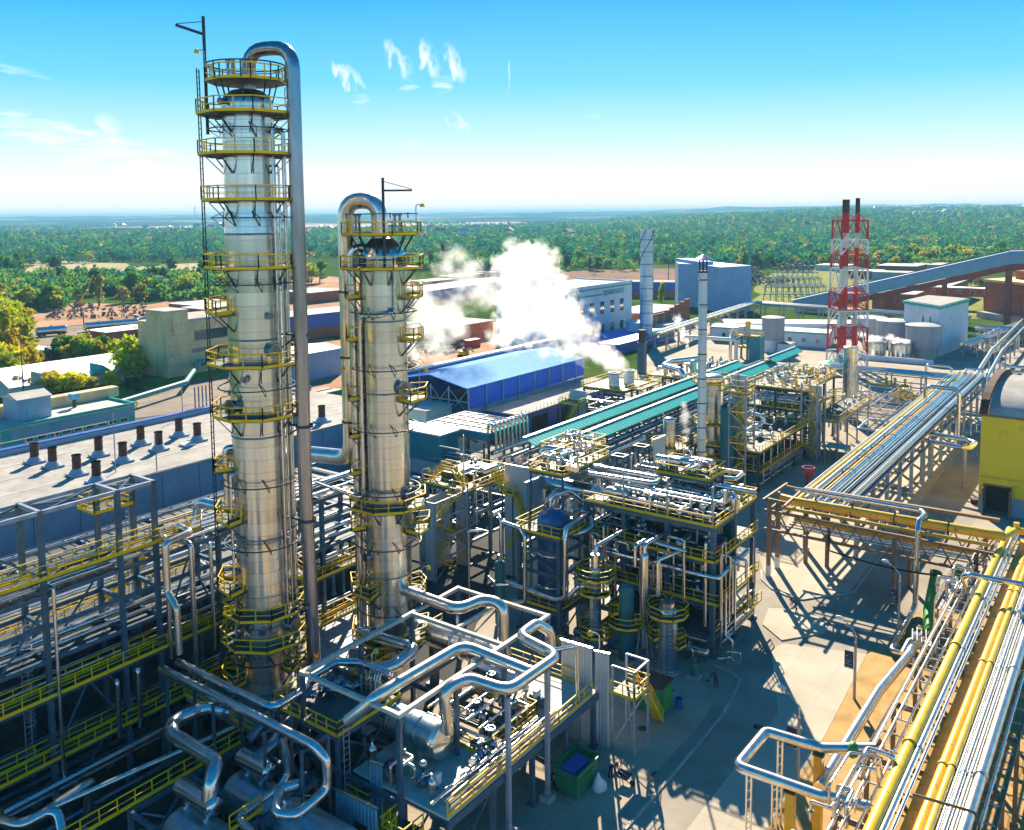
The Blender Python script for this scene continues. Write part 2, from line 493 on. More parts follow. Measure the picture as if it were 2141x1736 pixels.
c1 = mixc(t,fld,grass,(.33,.25,.13))
sp = node(t,'ShaderNodeTexCoord'); vl = node(t,'ShaderNodeVectorMath',operation='LENGTH'); t.links.new(sp.outputs['Object'],vl.inputs[0])
farm = ramp(t,n3,[(.40,(.018,.05,.03)),(.53,(.03,.075,.035)),(.57,(.30,.25,.17)),(.63,(.40,.33,.24)),(.66,(.03,.07,.03))])
fk = math_(t,'MULTIPLY',math_(t,'SUBTRACT',vl.outputs['Value'],2200.0),1 / 900,True)
t.links.new(mixc(t,fk,c1,farm),b.inputs['Base Color']); b.inputs['Roughness'].default_value = 1; b.inputs['Specular IOR Level'].default_value = 0
me.materials.append(m)
o = bpy.data.objects.new('ground',me); COL.objects.link(o)
tag(o,'wide green and tan lowland running out to low hills','ground',kind='structure')
def ground_mat(name,c1,c2,c3,scale,rough=.9,fine=6):
 m,t,b = newmat(name)
 a = noise(t,scale,6); f = noise(t,scale * fine,8,None,'Object',.7)
 col = ramp(t,a,[(.32,c1),(.5,c2),(.68,c3)])
 col = mixc(t,math_(t,'MULTIPLY',f,.5),col,lighter(c1,.7))
 t.links.new(col,b.inputs['Base Color']); b.inputs['Roughness'].default_value = rough; b.inputs['Specular IOR Level'].default_value = .25
 bump(t,b,f,.25,.08)
 return m
def slabs(m,size=6.0):
 """dark joints of a slab grid"""
 t = m.node_tree; b = t.nodes['Principled BSDF']; old = b.inputs['Base Color'].links[0].from_socket
 c = node(t,'ShaderNodeTexCoord'); br = node(t,'ShaderNodeTexBrick')
 br.inputs['Scale'].default_value = 1 / size; br.inputs['Mortar Size'].default_value = .006; br.inputs['Color1'].default_value = (1,1,1,1); br.inputs['Color2'].default_value = (1,1,1,1); br.inputs['Mortar'].default_value = (.86,.86,.86,1); br.offset = 0; br.inputs['Row Height'].default_value = .5; br.inputs['Brick Width'].default_value = .5
 t.links.new(c.outputs['Object'],br.inputs['Vector']); t.links.new(mixc(t,1.0,old,br.outputs[0],'MULTIPLY'),b.inputs['Base Color'])
G_CONC = ground_mat('plaza_concrete',(.35,.29,.22),(.48,.41,.31),(.56,.49,.38),.11)
G_DARK = ground_mat('shade_dark_floor',(.035,.038,.04),(.06,.06,.06),(.09,.085,.08),.2)  # near-black tone stands in for shade below the racks
G_ASPH = ground_mat('worn_asphalt',(.29,.25,.20),(.40,.35,.28),(.47,.42,.34),.15)
G_PAVE = ground_mat('pale_paving',(.52,.45,.34),(.60,.53,.41),(.68,.61,.48),.18)
slabs(G_CONC,10); slabs(G_PAVE,8)
G_SAND = ground_mat('gravel_sand',(.46,.28,.10),(.62,.39,.15),(.70,.47,.20),.5,1,9)
G_DIRT = ground_mat('orange_dirt',(.34,.17,.085),(.50,.27,.14),(.60,.36,.20),.05,1)
G_BROWN = ground_mat('ploughed_soil',(.15,.07,.04),(.22,.10,.055),(.28,.14,.08),.03,1)
G_RUBBLE = ground_mat('grey_gravel',(.22,.18,.14),(.33,.27,.22),(.42,.36,.29),.12,1,14)
G_STRAW = ground_mat('dry_grass',(.36,.27,.12),(.50,.40,.20),(.56,.46,.27),.02,1)
G_LAWN = ground_mat('lawn',(.10,.16,.015),(.25,.26,.02),(.36,.33,.03),.12,1)
def sheet(name,pts,z,mat,label,cat):
 mb = MB(); n = len(pts)
 mb._add([(p[0],p[1],z) for p in pts],[tuple(range(n))])
 o = mb.build(name,mat)
 if o.data.polygons[0].normal.z < 0: o.data.flip_normals()
 return tag(o,label,cat,kind='structure')
sheet('plant_ground',[(-122,-200),(200,-200),(200,330),(5,330),(-30,345),(-150,345),(-150,300),(-122,230)],.004,G_CONC,'pale concrete ground all through the plant','ground')
def ell(pts):
 return pts
sheet('process_floor',[(-112,5),(-47,5),(-47,40),(-54,64),(-60,75),(-72,110),(-112,125)],.008,G_DARK,'floor coloured dark for shade under the left pipe racks and columns','ground')  # shade of the racks put into the floor colour
sheet('main_road',[(-30,5),(-21.4,5),(-21.6,76),(-22.4,93),(-20.5,100),(-20,125),(-20,235),(-28.2,235),(-28,108),(-29.6,104),(-39,107.8),(-52,135),(-58,160),(-62,160),(-56,132),(-44,106),(-36,97),(-33.5,84),(-31.5,80),(-30,76)],.008,G_ASPH,
 'worn grey asphalt road between the process blocks and the pipe rack','road')
sheet('gravel_yard',[(-21.3,5),(-6,5),(-4,60),(-9,100),(-10,112),(-19.5,112),(-20.4,100),(-20.9,95.2),(-22.5,93.4),(-21.7,76)],.008,G_SAND,'tan gravel strip under the yellow pipes','ground')
sheet('paved_strip',[(-26.9,5),(-21.42,5),(-21.62,76),(-22.42,92.9),(-30.3,90.2),(-30.9,88.2),(-26.2,77)],.012,G_PAVE,'pale slab pavement along the road edge','pavement')
def kerb(name,pts,w=.22,h=.14,label='',mat='concrete',closed=False):
 mb = MB()
 P = [Vector((p[0],p[1],h / 2)) for p in pts] + ([Vector((pts[0][0],pts[0][1],h / 2))] if closed else [])
 for a,c in zip(P,P[1:]): mb.beam(a,c,w,h)
 return tag(mb.build(name,M[mat]),label,'kerb',kind='structure')
kerb('kerb',[(-30.1,5),(-30.1,69),(-30.2,73),(-30.6,77.2),(-31.2,80.4),(-32.5,81.3),(-34.5,81.6)],label='low kerb curving round the corner of the plaza')
kerb('kerb',[(-39.2,107.6),(-38,104.8),(-36.1,102.9),(-34,102),(-32.1,101.9),(-30.2,104.5),(-28.6,106),(-27.7,107.8),(-27.9,122),(-28.6,146),(-29.3,230)],.3,.16,'long kerb round the island and along the pipe rack')
mb = MB().poly([(-39,107.7),(-36,103.1),(-32,102.1),(-28,107.8),(-28.2,122),(-28.8,146),(-29.5,230),(-40,230),(-46,170),(-43,130)],-.02,.12)
tag(mb.build('island_pavement',G_PAVE),'pale raised pavement under the long pipe rack','pavement',kind='structure')
mb = MB().poly([(-30.6,90.6),(-27.4,94.9),(-27.6,96.6),(-28.6,98),(-30.7,99.3),(-34.5,97.4),(-33.6,93)],-.02,.14)
tag(mb.build('corner_pavement',G_PAVE),'pale raised corner pavement beside the road junction','pavement',kind='structure')
mb = MB().poly([(-34.4,81.4),(-31.4,80.2),(-30.3,76.9),(-30.22,69),(-30.22,5),(-31.3,5),(-31.3,72.4),(-32,76),(-34.4,78.6)],-.02,.05)
tag(mb.build('gutter_strip',G_ASPH),'darker gutter strip along the plaza kerb','gutter',kind='structure')
mb = MB()
for k,(y0,y1) in enumerate(((8,200),)):
 mb.box(-24.08,y0,.011,-23.98,94,.0165)
tag(mb.build('road_seam',M['concrete']),'thin pale joint running along the pavement slabs','road marking',kind='structure')
for k,(x,y) in enumerate(((-36.1,74.7),(-26.9,73.7),(-35.2,67.5),(-31.2,62.3))):
 mb = MB().lathe((x,y,.009),[(.42,0),(.42,.03),(.02,.035)],16); tag(mb.build('manhole_cover',M['steel_dark']),'dark round manhole cover on the plaza, %s' % ('nearest the small columns','alone on the main road','in the middle of the shaded plaza','beside the plaza kerb')[k],'manhole cover','manhole covers')
def px2(x,y): return x / 2.963,401.7 + y / 2.963
def px3(x,y): return 669.6 + x / 2.963,368.3 + y / 2.963
def px4(x,y): return 1255.5 + x / 4.263,401.7 + y / 4.263
def px5(x,y): return 1638.7 + x / 4.263,401.7 + y / 4.263
def blob(pts,n=6,jit=6.0):
 out = []
 for i,p in enumerate(pts):
  q = pts[(i + 1) % len(pts)]
  for k in range(n):
   w = k / n
   out.append((p[0] * (1 - w) + q[0] * w + random.uniform(-jit,jit) * (k > 0),p[1] * (1 - w) + q[1] * w + random.uniform(-jit,jit) * (k > 0)))
 return out
def yard(name,pix,f,mat,label,z=.02,jit=3.0,cat='ground'):
 return sheet(name,blob([spot(*f(*p)) for p in pix],6,jit),z,mat,label,cat)
yard('dry_meadow',[(60,475),(230,425),(560,425),(820,462),(1250,440),(1300,490),(900,520),(420,500),(200,530),(0,520)],px2,G_STRAW,'dry tan meadow in front of the far woods',.05,14,'field')
yard('dirt_yard',[(200,760),(420,690),(620,690),(900,700),(1350,620),(1380,660),(930,800),(560,820),(250,860)],px2,G_DIRT,'sandy dirt yard scattered with scrap behind the tank wagons',.02,4)
yard('rail_yard',[(200,850),(600,820),(930,800),(1300,690),(1420,720),(1300,900),(900,960),(500,960),(230,960)],px2,G_RUBBLE,'brown stony ground along the siding with the tank wagons',.016,4)
yard('brown_yard',[(-420,640),(-60,620),(560,640),(700,690),(500,800),(-60,900),(-420,980)],px3,G_DIRT,'bare brown ground among the sheds behind the columns',.016,4)
yard('gravel_heap_yard',[(820,1400),(840,1290),(950,1235),(1150,1170),(1330,1130),(1440,1120),(1480,1330)],px2,G_RUBBLE,'bare grey gravel slope beyond the vent roof',.02,2)
yard('lineside_grass',[(640,1270),(900,1160),(1300,1080),(1440,1060),(1440,1130),(1150,1185),(900,1280),(700,1330)],px2,G_LAWN,'strip of yellow green grass by the tan building',.03,1.5)
yard('orange_yard',[(-420,1200),(-60,1010),(120,1010),(560,990),(900,900),(1250,900),(1480,1000),(700,1200),(300,1340),(-300,1330)],px3,G_DIRT,'orange dirt yard behind the two columns',.02,2)
yard('ploughed_field',[(1490,590),(1700,580),(2400,575),(2560,640),(2300,700),(1900,690),(1500,640)],px3,G_BROWN,'reddish brown bare field beyond the white block',.03,8,'field')
yard('switchyard_ground',[(-120,720),(100,670),(420,690),(900,830),(500,930),(100,1000),(-250,1010),(-250,830)],px5,G_LAWN,'yellow green ground under the electrical switchyard',.02,4)
yard('far_lawn',[(660,860),(900,800),(1500,820),(1790,800),(1800,1130),(1500,1130),(1000,1060),(700,1040)],px5,G_LAWN,'bright lawn around the brick works building',.02,2)
def far_field(pix,mat,label,z):
 pts = [Vector(spot(u,v)) for u,v in pix]
 sheet('far_field',[(p.x,p.y) for p in pts],z,mat,label,'field')
G_PALE = ground_mat('pale_stubble',(.42,.33,.25),(.52,.42,.33),(.6,.5,.4),.002,1)
for (pix,lb) in (([(180,478.5),(330,475.5),(600,472),(1080,465.5),(1110,470),(720,480),(500,478)],'pale pink stubble field far beyond the woods'),
    ([(640,462),(900,459),(1180,456.5),(1170,459),(860,464),(640,466.5)],'thin pale field below the left hills')):
 pts = [spot(u,v) for u,v in pix]
 pts = [Vector((p.x,p.y,0)) * min(1,5600 / p.length) for p in pts]
 far_field_z = float(max(terrain_h(p.x,p.y) for p in pts)) + 1.0
 sheet('far_field',[(p.x,p.y) for p in pts],min(far_field_z,9.0),G_PALE,lb,'field')
# ---------------------------------------------------------------- vegetation
def leaf_mat(name):
 m,t,b = newmat(name)
 at = node(t,'ShaderNodeVertexColor',layer_name='tint')
 oi = node(t,'ShaderNodeObjectInfo')
 h = node(t,'ShaderNodeHueSaturation')
 t.links.new(at.outputs[0],h.inputs['Color'])
 t.links.new(math_(t,'ADD',math_(t,'MULTIPLY',oi.outputs['Random'],.05),.475),h.inputs['Hue'])
 t.links.new(math_(t,'ADD',math_(t,'MULTIPLY',oi.outputs['Random'],.5),.75),h.inputs['Value'])
 t.links.new(h.outputs[0],b.inputs['Base Color'])
 b.inputs['Roughness'].default_value = .7; b.inputs['Specular IOR Level'].default_value = .15
 tr = node(t,'ShaderNodeBsdfTranslucent'); t.links.new(h.outputs[0],tr.inputs[0])
 ms = node(t,'ShaderNodeMixShader'); ms.inputs[0].default_value = .55
 t.links.new(b.outputs[0],ms.inputs[1]); t.links.new(tr.outputs[0],ms.inputs[2])
 t.links.new(ms.outputs[0],t.nodes['Material Output'].inputs['Surface'])
 return m
M['leaf'] = leaf_mat('foliage')
M['bark'] = paint('bark',(.10,.07,.045),.9,.3,3)
def leaves_np(centres,radii,n,size,g):
 """n leaf-sprays (quads) in the outer part of ellipsoid lobes: (n*4, 3) vertices"""
 k = g.integers(0,len(centres),n)
 d = g.normal(size=(n,3)); d /= np.linalg.norm(d,axis=1)[:,None]
 rr = g.uniform(.25,1.0,n) ** .45
 c = centres[k] + d * radii[k] * rr[:,None] + g.normal(size=(n,3)) * radii[k] * .06
 a = g.normal(size=(n,3)); a /= np.linalg.norm(a,axis=1)[:,None]
 bb = np.cross(a,d + g.normal(size=(n,3)) * .7); bb /= np.linalg.norm(bb,axis=1)[:,None] + 1e-9
 s = size * g.uniform(.55,1.3,n)[:,None]
 a,bb = a * s,bb * s * g.uniform(.5,.9,n)[:,None]
 return np.stack([c - a - bb * .4,c + a * .3 - bb,c + a + bb * .4,c - a * .3 + bb],1).reshape(-1,3),k
def mesh_quads(name,v,tint,mat):
 n = len(v) // 4
 me = bpy.data.meshes.new(name)
 me.vertices.add(len(v)); me.vertices.foreach_set('co',v.astype(np.float32).ravel())
 me.loops.add(4 * n); me.loops.foreach_set('vertex_index',np.arange(4 * n,dtype=np.int32))
 me.polygons.add(n); me.polygons.foreach_set('loop_start',np.arange(0,4 * n,4,dtype=np.int32))
 me.update(calc_edges=True)
 ca = me.color_attributes.new('tint','FLOAT_COLOR','POINT')
 ca.data.foreach_set('color',np.concatenate([tint,np.ones((len(tint),1))],1).astype(np.float32).ravel())
 me.materials.append(mat)
 return me
TINTS = {'lime': ((.52,.50,.012),(.34,.42,.014)),'gold': ((.66,.52,.010),(.50,.42,.012)),'green': ((.07,.24,.025),(.15,.30,.025)),
  'dark': ((.02,.11,.028),(.035,.15,.035)),'olive': ((.22,.22,.04),(.30,.24,.06)),'rusty': ((.42,.28,.03),(.30,.26,.03))}
def crown_mesh(kind,w,h,lobes,n,size,seed):
 g = np.random.default_rng(seed)
 c,r = [],[]
 for i in range(lobes):
  a,q = g.uniform(0,6.28),g.uniform(0,1)
  z = h * (.28 + .62 * q)
  e = w * .5 * (1 - abs(q - .35) * .9) * g.uniform(.35,.75)
  c.append((e * cos(a),e * sin(a),z)); r.append((w * g.uniform(.16,.3),w * g.uniform(.16,.3),h * g.uniform(.10,.19)))
 c.append((0,0,h * .55)); r.append((w * .26,w * .26,h * .36))
 c,r = np.array(c),np.array(r)
 v,k = leaves_np(c,r,n,size,g)
 A,B = (np.array(q) for q in TINTS[kind])
 lobe_t = g.uniform(0,1,len(c))[k]
 w_ = np.clip(lobe_t + g.normal(size=n) * .25,0,1)[:,None]
 tint = np.repeat((A * (1 - w_) + B * w_) * g.uniform(.75,1.2,n)[:,None],4,0)
 return mesh_quads(kind + '_crown',v,tint,M['leaf'])
def trunk_mesh(h,w,seed):
 g = random.Random(seed); mb = MB()
 top = Vector((g.uniform(-.3,.3),g.uniform(-.3,.3),h * .75))
 mb.tube([(0,0,-.3),(g.uniform(-.1,.1),0,h * .3),top],.03 * h,7,.3,r2=.008 * h)
 for i in range(6):
  z = h * g.uniform(.22,.6); a = g.uniform(0,6.28)
  mb.tube([(0,0,z),(w * .22 * cos(a),w * .22 * sin(a),z + h * .12),(w * .4 * cos(a),w * .4 * sin(a),z + h * g.uniform(.18,.3))],.011 * h,5,.2,r2=.003 * h)
 me = mb.build('tmp_trunk',M['bark']); d = me.data; bpy.data.objects.remove(me); return d
SHAPES = {'broad': (9,10,9,620,.62),'bush': (7,5.5,8,480,.5),'tall': (4.5,14,10,560,.55)}
TREE_MESH = {}
_sd = 100
for kind in TINTS:
 for sh in SHAPES:
  for i in range(2):
   if sh == 'tall' and kind in ('gold','rusty'): continue
   w,h,lb,n,sz = SHAPES[sh]; _sd += 1
   TREE_MESH.setdefault((kind,sh),[]).append((crown_mesh(kind,w,h,lb,n,sz,_sd),trunk_mesh(h,w,_sd)))
WORDS = {'lime': 'yellow green','gold': 'golden yellow','green': 'mid green','dark': 'dark green','olive': 'dull olive','rusty': 'orange brown'}
SWORD = {'broad': 'broad leafy tree','bush': 'low rounded bush','tall': 'tall slender tree'}
n_tree = 0
def tree(x,y,kind,sh,s,where,group):
 global n_tree
 n_tree += 1
 crown,trunk = random.choice(TREE_MESH[(kind,sh)])
 z = float(terrain_h(x,y)) - .05
 nm = 'bush' if sh == 'bush' else 'tree'
 r = thing(nm,'%s %s %s' % (WORDS[kind],SWORD[sh],where),'bush' if sh == 'bush' else 'tree',(x,y,z),group)
 r.rotation_euler.z = random.uniform(0,6.28); r.scale = (s * random.uniform(.9,1.1),s * random.uniform(.9,1.1),s * random.uniform(.88,1.15))
 for n_,me_ in (('crown',crown),('trunk',trunk)):
  o = bpy.data.objects.new(n_,me_); COL.objects.link(o); o.parent = r
 return r
# grove nearest the plant, left: each tree by where its foot stands
for (px,py,kind,sh,s,lb) in ((40,960,'lime','broad',1.55,'tallest at the left edge above the teal hall'),(110,900,'lime','broad',1.2,'just right of the tallest edge tree'),(-40,1010,'green','broad',1.4,'half cut off by the left picture edge'),
  (60,1085,'gold','broad',1.15,'behind the thin mast at the left'),(-10,1160,'gold','broad',1.2,'low at the left edge before the teal roof'),(170,1060,'lime','broad',.95,'between the mast and the small grey roof'),
  (230,1130,'olive','broad',.8,'over the left end of the pale gabled roof'),(330,1060,'dark','bush',1.1,'in the shade left of the grove middle'),(420,1040,'green','bush',1.3,'under the grove middle'),
  (480,1075,'lime','broad',.95,'first of the row behind the pale gabled roof'),(560,1070,'lime','tall',.8,'second of the row behind the pale gabled roof'),(640,1075,'green','broad',.95,'third of the row behind the pale gabled roof'),(710,1085,'lime','broad',.85,'last of the row, nearest the tan building'),
  (780,1190,'lime','broad',1.05,'large and round beside the tan stair tower'),(870,1180,'lime','broad',.72,'small, against the foot of the tan stair tower'),(700,1215,'gold','bush',.8,'at the gable end of the pale roof'),
  (300,1240,'gold','bush',1.0,'in front of the pale gabled roof'),(390,1240,'gold','bush',.85,'before the middle of the pale gabled roof'),(490,1235,'rusty','bush',.9,'before the right gable of the pale roof'),(570,1225,'gold','bush',.7,'by the dormer end of the pale roof'),
  (20,1255,'gold','bush',1.3,'low behind the teal hall at the left edge'),(120,1262,'olive','bush',1.0,'beside the foot of the thin mast'),(840,1245,'dark','bush',.9,'in the dark corner behind the teal hall'),(200,985,'lime','bush',.9,'left of the first tank wagon'),
  (390,930,'gold','bush',.7,'right of the first tank wagon'),(700,900,'lime','bush',.6,'below the middle tank wagons'),(760,885,'gold','bush',.6,'below the third tank wagon'),(850,890,'lime','bush',.7,'under the last tank wagon'),(905,880,'green','bush',.6,'against the tan tower below the wagons'),
  (1300,1160,'lime','bush',.4,'on the grass right of the tan building'),(1390,1090,'olive','bush',.5,'under the mid platforms of the tall column')):
 p = spot(*px2(px,py)); tree(p.x,p.y,kind,sh,s,lb,'grove by the tan building')
for i,(px,py,kind,sh,s) in enumerate(((15,905,'lime','broad',1.5),(150,860,'lime','broad',1.1),(75,1010,'lime','broad',1.35),(-30,1090,'lime','broad',1.5),(130,1000,'lime','broad',1.1),(190,1160,'gold','broad',.8),(520,1085,'lime','broad',.85),(600,1090,'lime','broad',.8),(680,1080,'lime','broad',.8),(450,1095,'lime','broad',.8),(745,1085,'lime','broad',.7),
  (30,1200,'lime','broad',1.0),(100,1180,'gold','broad',.95),(820,1120,'lime','broad',1.1),(60,960,'lime','broad',1.2),(560,1100,'green','broad',.75),(660,1070,'lime','bush',1.2),(270,1215,'gold','bush',1.0),(350,1255,'gold','bush',1.0),(440,1255,'gold','bush',1.0))):
 p = spot(*px2(px,py)); tree(p.x,p.y,kind,sh,s * 1.15,'filling the grove between the tan building and the left edge','grove fillers by the tan building')
# scrub rows beyond the wagons
def belt(n,box,f,kinds,shapes,s,where,group,seed):
 g = random.Random(seed)
 for i in range(n):
  p = spot(*f(g.uniform(box[0],box[2]),g.uniform(box[1],box[3])))
  tree(p.x,p.y,g.choice(kinds),g.choice(shapes),g.uniform(*s),where,group)
belt(26,(-20,690,420,735),px2,('lime','lime','green','olive'),('broad','bush'),(.8,1.35),'in the scrub left of the dirt yard','scrub left of the dirt yard',1)
belt(30,(180,560,1000,655),px2,('green','dark','green','lime'),('broad','bush','broad'),(.8,1.5),'in the belt between dirt yard and meadow','tree belt before the dry meadow',2)
belt(26,(840,600,1380,690),px2,('lime','green','lime','olive','dark'),('broad','bush'),(.85,1.35),'behind the low brick sheds left of the column','trees behind the brick sheds',3)
belt(12,(0,470,130,540),px2,('dark','green'),('broad',),(1.1,1.6),'at the left end of the dry meadow','trees at the meadow end',4)
for (px,py,kind,sh,s,lb) in ((350,498,'dark','broad',1.5,'standing alone on the dry meadow'),(615,705,'olive','tall',1.35,'standing bare beside the wagon yard'),(755,690,'rusty','broad',1.1,'alone behind the lattice mast'),(1050,505,'dark','broad',1.4,'at the right end of the meadow left of the column'),(1250,560,'dark','broad',1.6,'just left of the column beyond the meadow')):
 p = spot(*px2(px,py)); tree(p.x,p.y,kind,sh,s,lb,None)
belt(16,(1330,560,2000,600),px2,('lime','green','rusty','lime'),('broad','broad','bush'),(1.1,1.6),'between the two columns beyond the sheds','trees between the columns',5)
belt(34,(560,540,1960,590),px3,('green','lime','dark','green'),('broad','tall','bush'),(.9,1.5),'at the wood edge behind the steam','wood edge behind the steam',6)
belt(30,(700,620,1700,690),px5,('lime','gold','lime','green'),('broad','bush','broad'),(.9,1.5),'in the bright row behind the switchyard','bright trees behind the switchyard',7)
belt(20,(1050,600,2300,640),px5,('lime','green','lime'),('broad',),(1.2,1.8),'along the skyline of the conveyor bridge','trees above the conveyor bridge',8)
belt(14,(-420,640,400,690),px5,('dark','green','lime'),('bush','broad','tall'),(.8,1.4),'at the edge of the scrap heaps','trees at the scrap heaps',9)
belt(8,(1500,800,1800,880),px5,('olive','lime','rusty'),('broad','bush'),(.7,1.1),'beside the brick works building','trees by the brick works',10)
p = spot(*px3(1960,860)); tree(p.x,p.y + 25,'lime','tall',.9,'against the right end of the white office block',None)
# far woods: one mass
g = np.random.default_rng(11)
N = 19000
th = np.radians(g.uniform(-37,37,N)); dd = 640 + (g.uniform(0,1,N) ** 1.5) * 4300
X_,Y_ = dd * (np.cos(th) * _f0.x + np.sin(th) * _r0.x),dd * (np.cos(th) * _f0.y + np.sin(th) * _r0.y)
deg = np.degrees(th)
clear = np.sin(X_ / 210 + 1) * np.cos(Y_ / 160 + .5) + .35 * np.sin(X_ / 60) * np.sin(Y_ / 75)
keep = (clear > -.86)
keep &= ~((deg < -4) & (dd < 980)) & ~((deg < -2) & (dd > 2900) & (clear < .5)) & ~((deg < 6) & (dd > 3300) & (clear < .62)) & ~((deg > 1) & (deg < 11) & (dd < 800)) & ~((deg >= 11) & (dd < 760))
X_,Y_,dd,deg = X_[keep],Y_[keep],dd[keep],deg[keep]
ex = [spot(*px2(g.uniform(-60,1420),540 + 105 * g.uniform(0,1) ** 1.2)) for _ in range(420)] + [spot(*px2(g.uniform(-200,420),g.uniform(640,730))) for _ in range(120)] + [spot(*px2(g.uniform(850,1700),g.uniform(570,670))) for _ in range(170)] + [spot(*px5(g.uniform(650,2300),g.uniform(600,690))) for _ in range(260)] + [spot(*px3(g.uniform(560,1960),g.uniform(540,590))) for _ in range(160)]
X_,Y_ = np.concatenate([X_,[p.x for p in ex]]),np.concatenate([Y_,[p.y for p in ex]]); dd = np.concatenate([dd,np.full(len(ex),500.)])
N = len(X_); Z_ = terrain_h(X_,Y_)
big = 1 + np.clip((dd - 1500) / 2500,0,1) * .25
hh,ww = g.uniform(6,14,N) * big,g.uniform(6.5,12,N) * big
hh[dd == 500] *= .8; ww[dd == 500] *= .8
tall = g.uniform(0,1,N) < .16; hh[tall] *= 1.35; ww[tall] *= .6
C_,R_,K_,S_ = [],[],[],[]
per = np.where(dd < 1300,46,np.where(dd < 2200,24,12))
cs,rs = np.stack([X_,Y_,Z_ + hh * .55],1),np.stack([ww * .5,ww * .5,hh * .45],1)
idx = np.repeat(np.arange(N),per)
n = len(idx)
d = g.normal(size=(n,3)); d /= np.linalg.norm(d,axis=1)[:,None]
lump = 1 + .22 * np.sin(d[:,0] * 5 + idx) * np.cos(d[:,2] * 6 + idx * 2)
c = cs[idx] + d * rs[idx] * (g.uniform(.4,1,n) ** .4 * lump)[:,None]
a = g.normal(size=(n,3)); a /= np.linalg.norm(a,axis=1)[:,None]
bb = np.cross(a,d + g.normal(size=(n,3)) * .5); bb /= np.linalg.norm(bb,axis=1)[:,None] + 1e-9
s = (ww[idx] * np.where(per[idx] > 40,.17,np.where(per[idx] > 20,.23,.32)) * g.uniform(.6,1.3,n))[:,None]
a,bb = a * s,bb * s * .75
v = np.stack([c - a - bb * .4,c + a * .3 - bb,c + a + bb * .4,c - a * .3 + bb],1).reshape(-1,3)
pal = np.array([(.012,.13,.07),(.02,.17,.075),(.05,.22,.05),(.14,.27,.035),(.32,.32,.03),(.32,.24,.07)])
pk = g.choice(6,N,p=(.27,.29,.24,.14,.04,.02)); pk[(dd == 500) & (g.uniform(0,1,N) < .6)] = 3
tint = np.repeat(pal[pk][idx] * g.uniform(.82,1.18,n)[:,None],4,0)
o = bpy.data.objects.new('woods',mesh_quads('woods',v,tint,M['leaf'])); COL.objects.link(o)
tag(o,'mixed green woods covering the plain to the hills','woods',kind='stuff')
# ---------------------------------------------------------------- the two distillation columns
FRONT,RIGHT_,LEFT,BACK = R(-54),R(36),R(216),R(126)
def pol(c,r,a,z): return (c[0] + r * cos(a),c[1] + r * sin(a),z)
def platform(par,c,ri,ro,a0,a1,z,seg=R(45),rail_h=1.1,ends=True,name='platform',brackets=True):
 """polygonal walkway round a vessel with toe plates, rails and V brackets"""
 full = abs(a1 - a0) > 2 * pi - .01
 n = max(1,round(abs(a1 - a0) / seg))
 A = [a0 + (a1 - a0) * i / n for i in range(n + 1)]
 k = 1 / cos((a1 - a0) / n / 2)
 pr = [pol(c,ro * (k if full else 1),a,z) for a in A]
 mb = MB()
 for i in range(n):
  m_ = 3
  ia = [A[i] + (A[i + 1] - A[i]) * j / m_ for j in range(m_ + 1)]
  inn = [pol(c,ri,a,z) for a in ia]
  mb.poly([pr[i],pr[i + 1]] + [q for q in reversed(inn)],z - .12,z)
 d = mb.build(name,M['grating'],par)
 h = MB()
 h.rail(pr[:-1] if full else pr,rail_h,full,1.25,.22,.075)
 if ends and not full:
  for q,a in ((pr[0],a0),(pr[-1],a1)): h.rail([q,pol(c,ri + .1,a,z)],rail_h,False,1.2,.3,.075)
 h.build('handrail',M['yellow'],d)
 if brackets:
  b = MB()
  for i in range(n + (0 if full else 1)):
   a = a0 + (a1 - a0) * i / n
   o_ = pol(c,ro * .92,a,z - .2)
   for da in (-.11,.11): b.beam(o_,pol(c,ri - .05,a + da * .4,z - 1.5),.065)
   b.beam(o_,pol(c,ri - .1,a,z - .2),.09)
  b.build('bracket',M['steel_dark'],d)
 return d
def firewater_ring(par,c,r,ri,z,a0=0,a1=2 * pi):
 """thin sprinkler ring pipe held off the shell by struts"""
 mb = MB(); mb.ring((c[0],c[1],z),r,.09,40,a0,a1)
 n = 7
 for i in range(n):
  a = a0 + (a1 - a0) * (i + .5) / n
  mb.beam(pol(c,r,a,z),pol(c,ri - .05,a - .18,z + .5),.05); mb.beam(pol(c,r,a,z),pol(c,ri - .05,a + .1,z - .7),.05)
  mb.beam(pol(c,ri,a - .18,z + .5),pol(c,ri,a + .1,z - .7),.06)
 return mb.build('sprinkler_ring',M['steel_dark'],par)
def lamp_arm(par,p,d,h=1.3):
 mb = MB(); p,d = Vector(p),Vector(d).normalized()
 top = p + Vector((0,0,h))
 mb.tube([p,top,top + d * .55],.045,6,.3)
 o = mb.build('lamp_arm',M['steel_grey'],par)
 m2 = MB(); m2.lathe(top + d * .6,[(.05,.10),(.20,-.05),(.22,-.22)],8)
 m2.build('lamp_head',M['yellow'],o)
def nozzle(mb,c,r,a,z,L=.6,rn=.3):
 p,q = Vector(pol(c,r - .1,a,z)),Vector(pol(c,r + L,a,z))
 mb.cyl(p,q,rn,14)
 d = (q - p).normalized(); mb.cyl(q - d * .12,q,rn * 1.35,14)
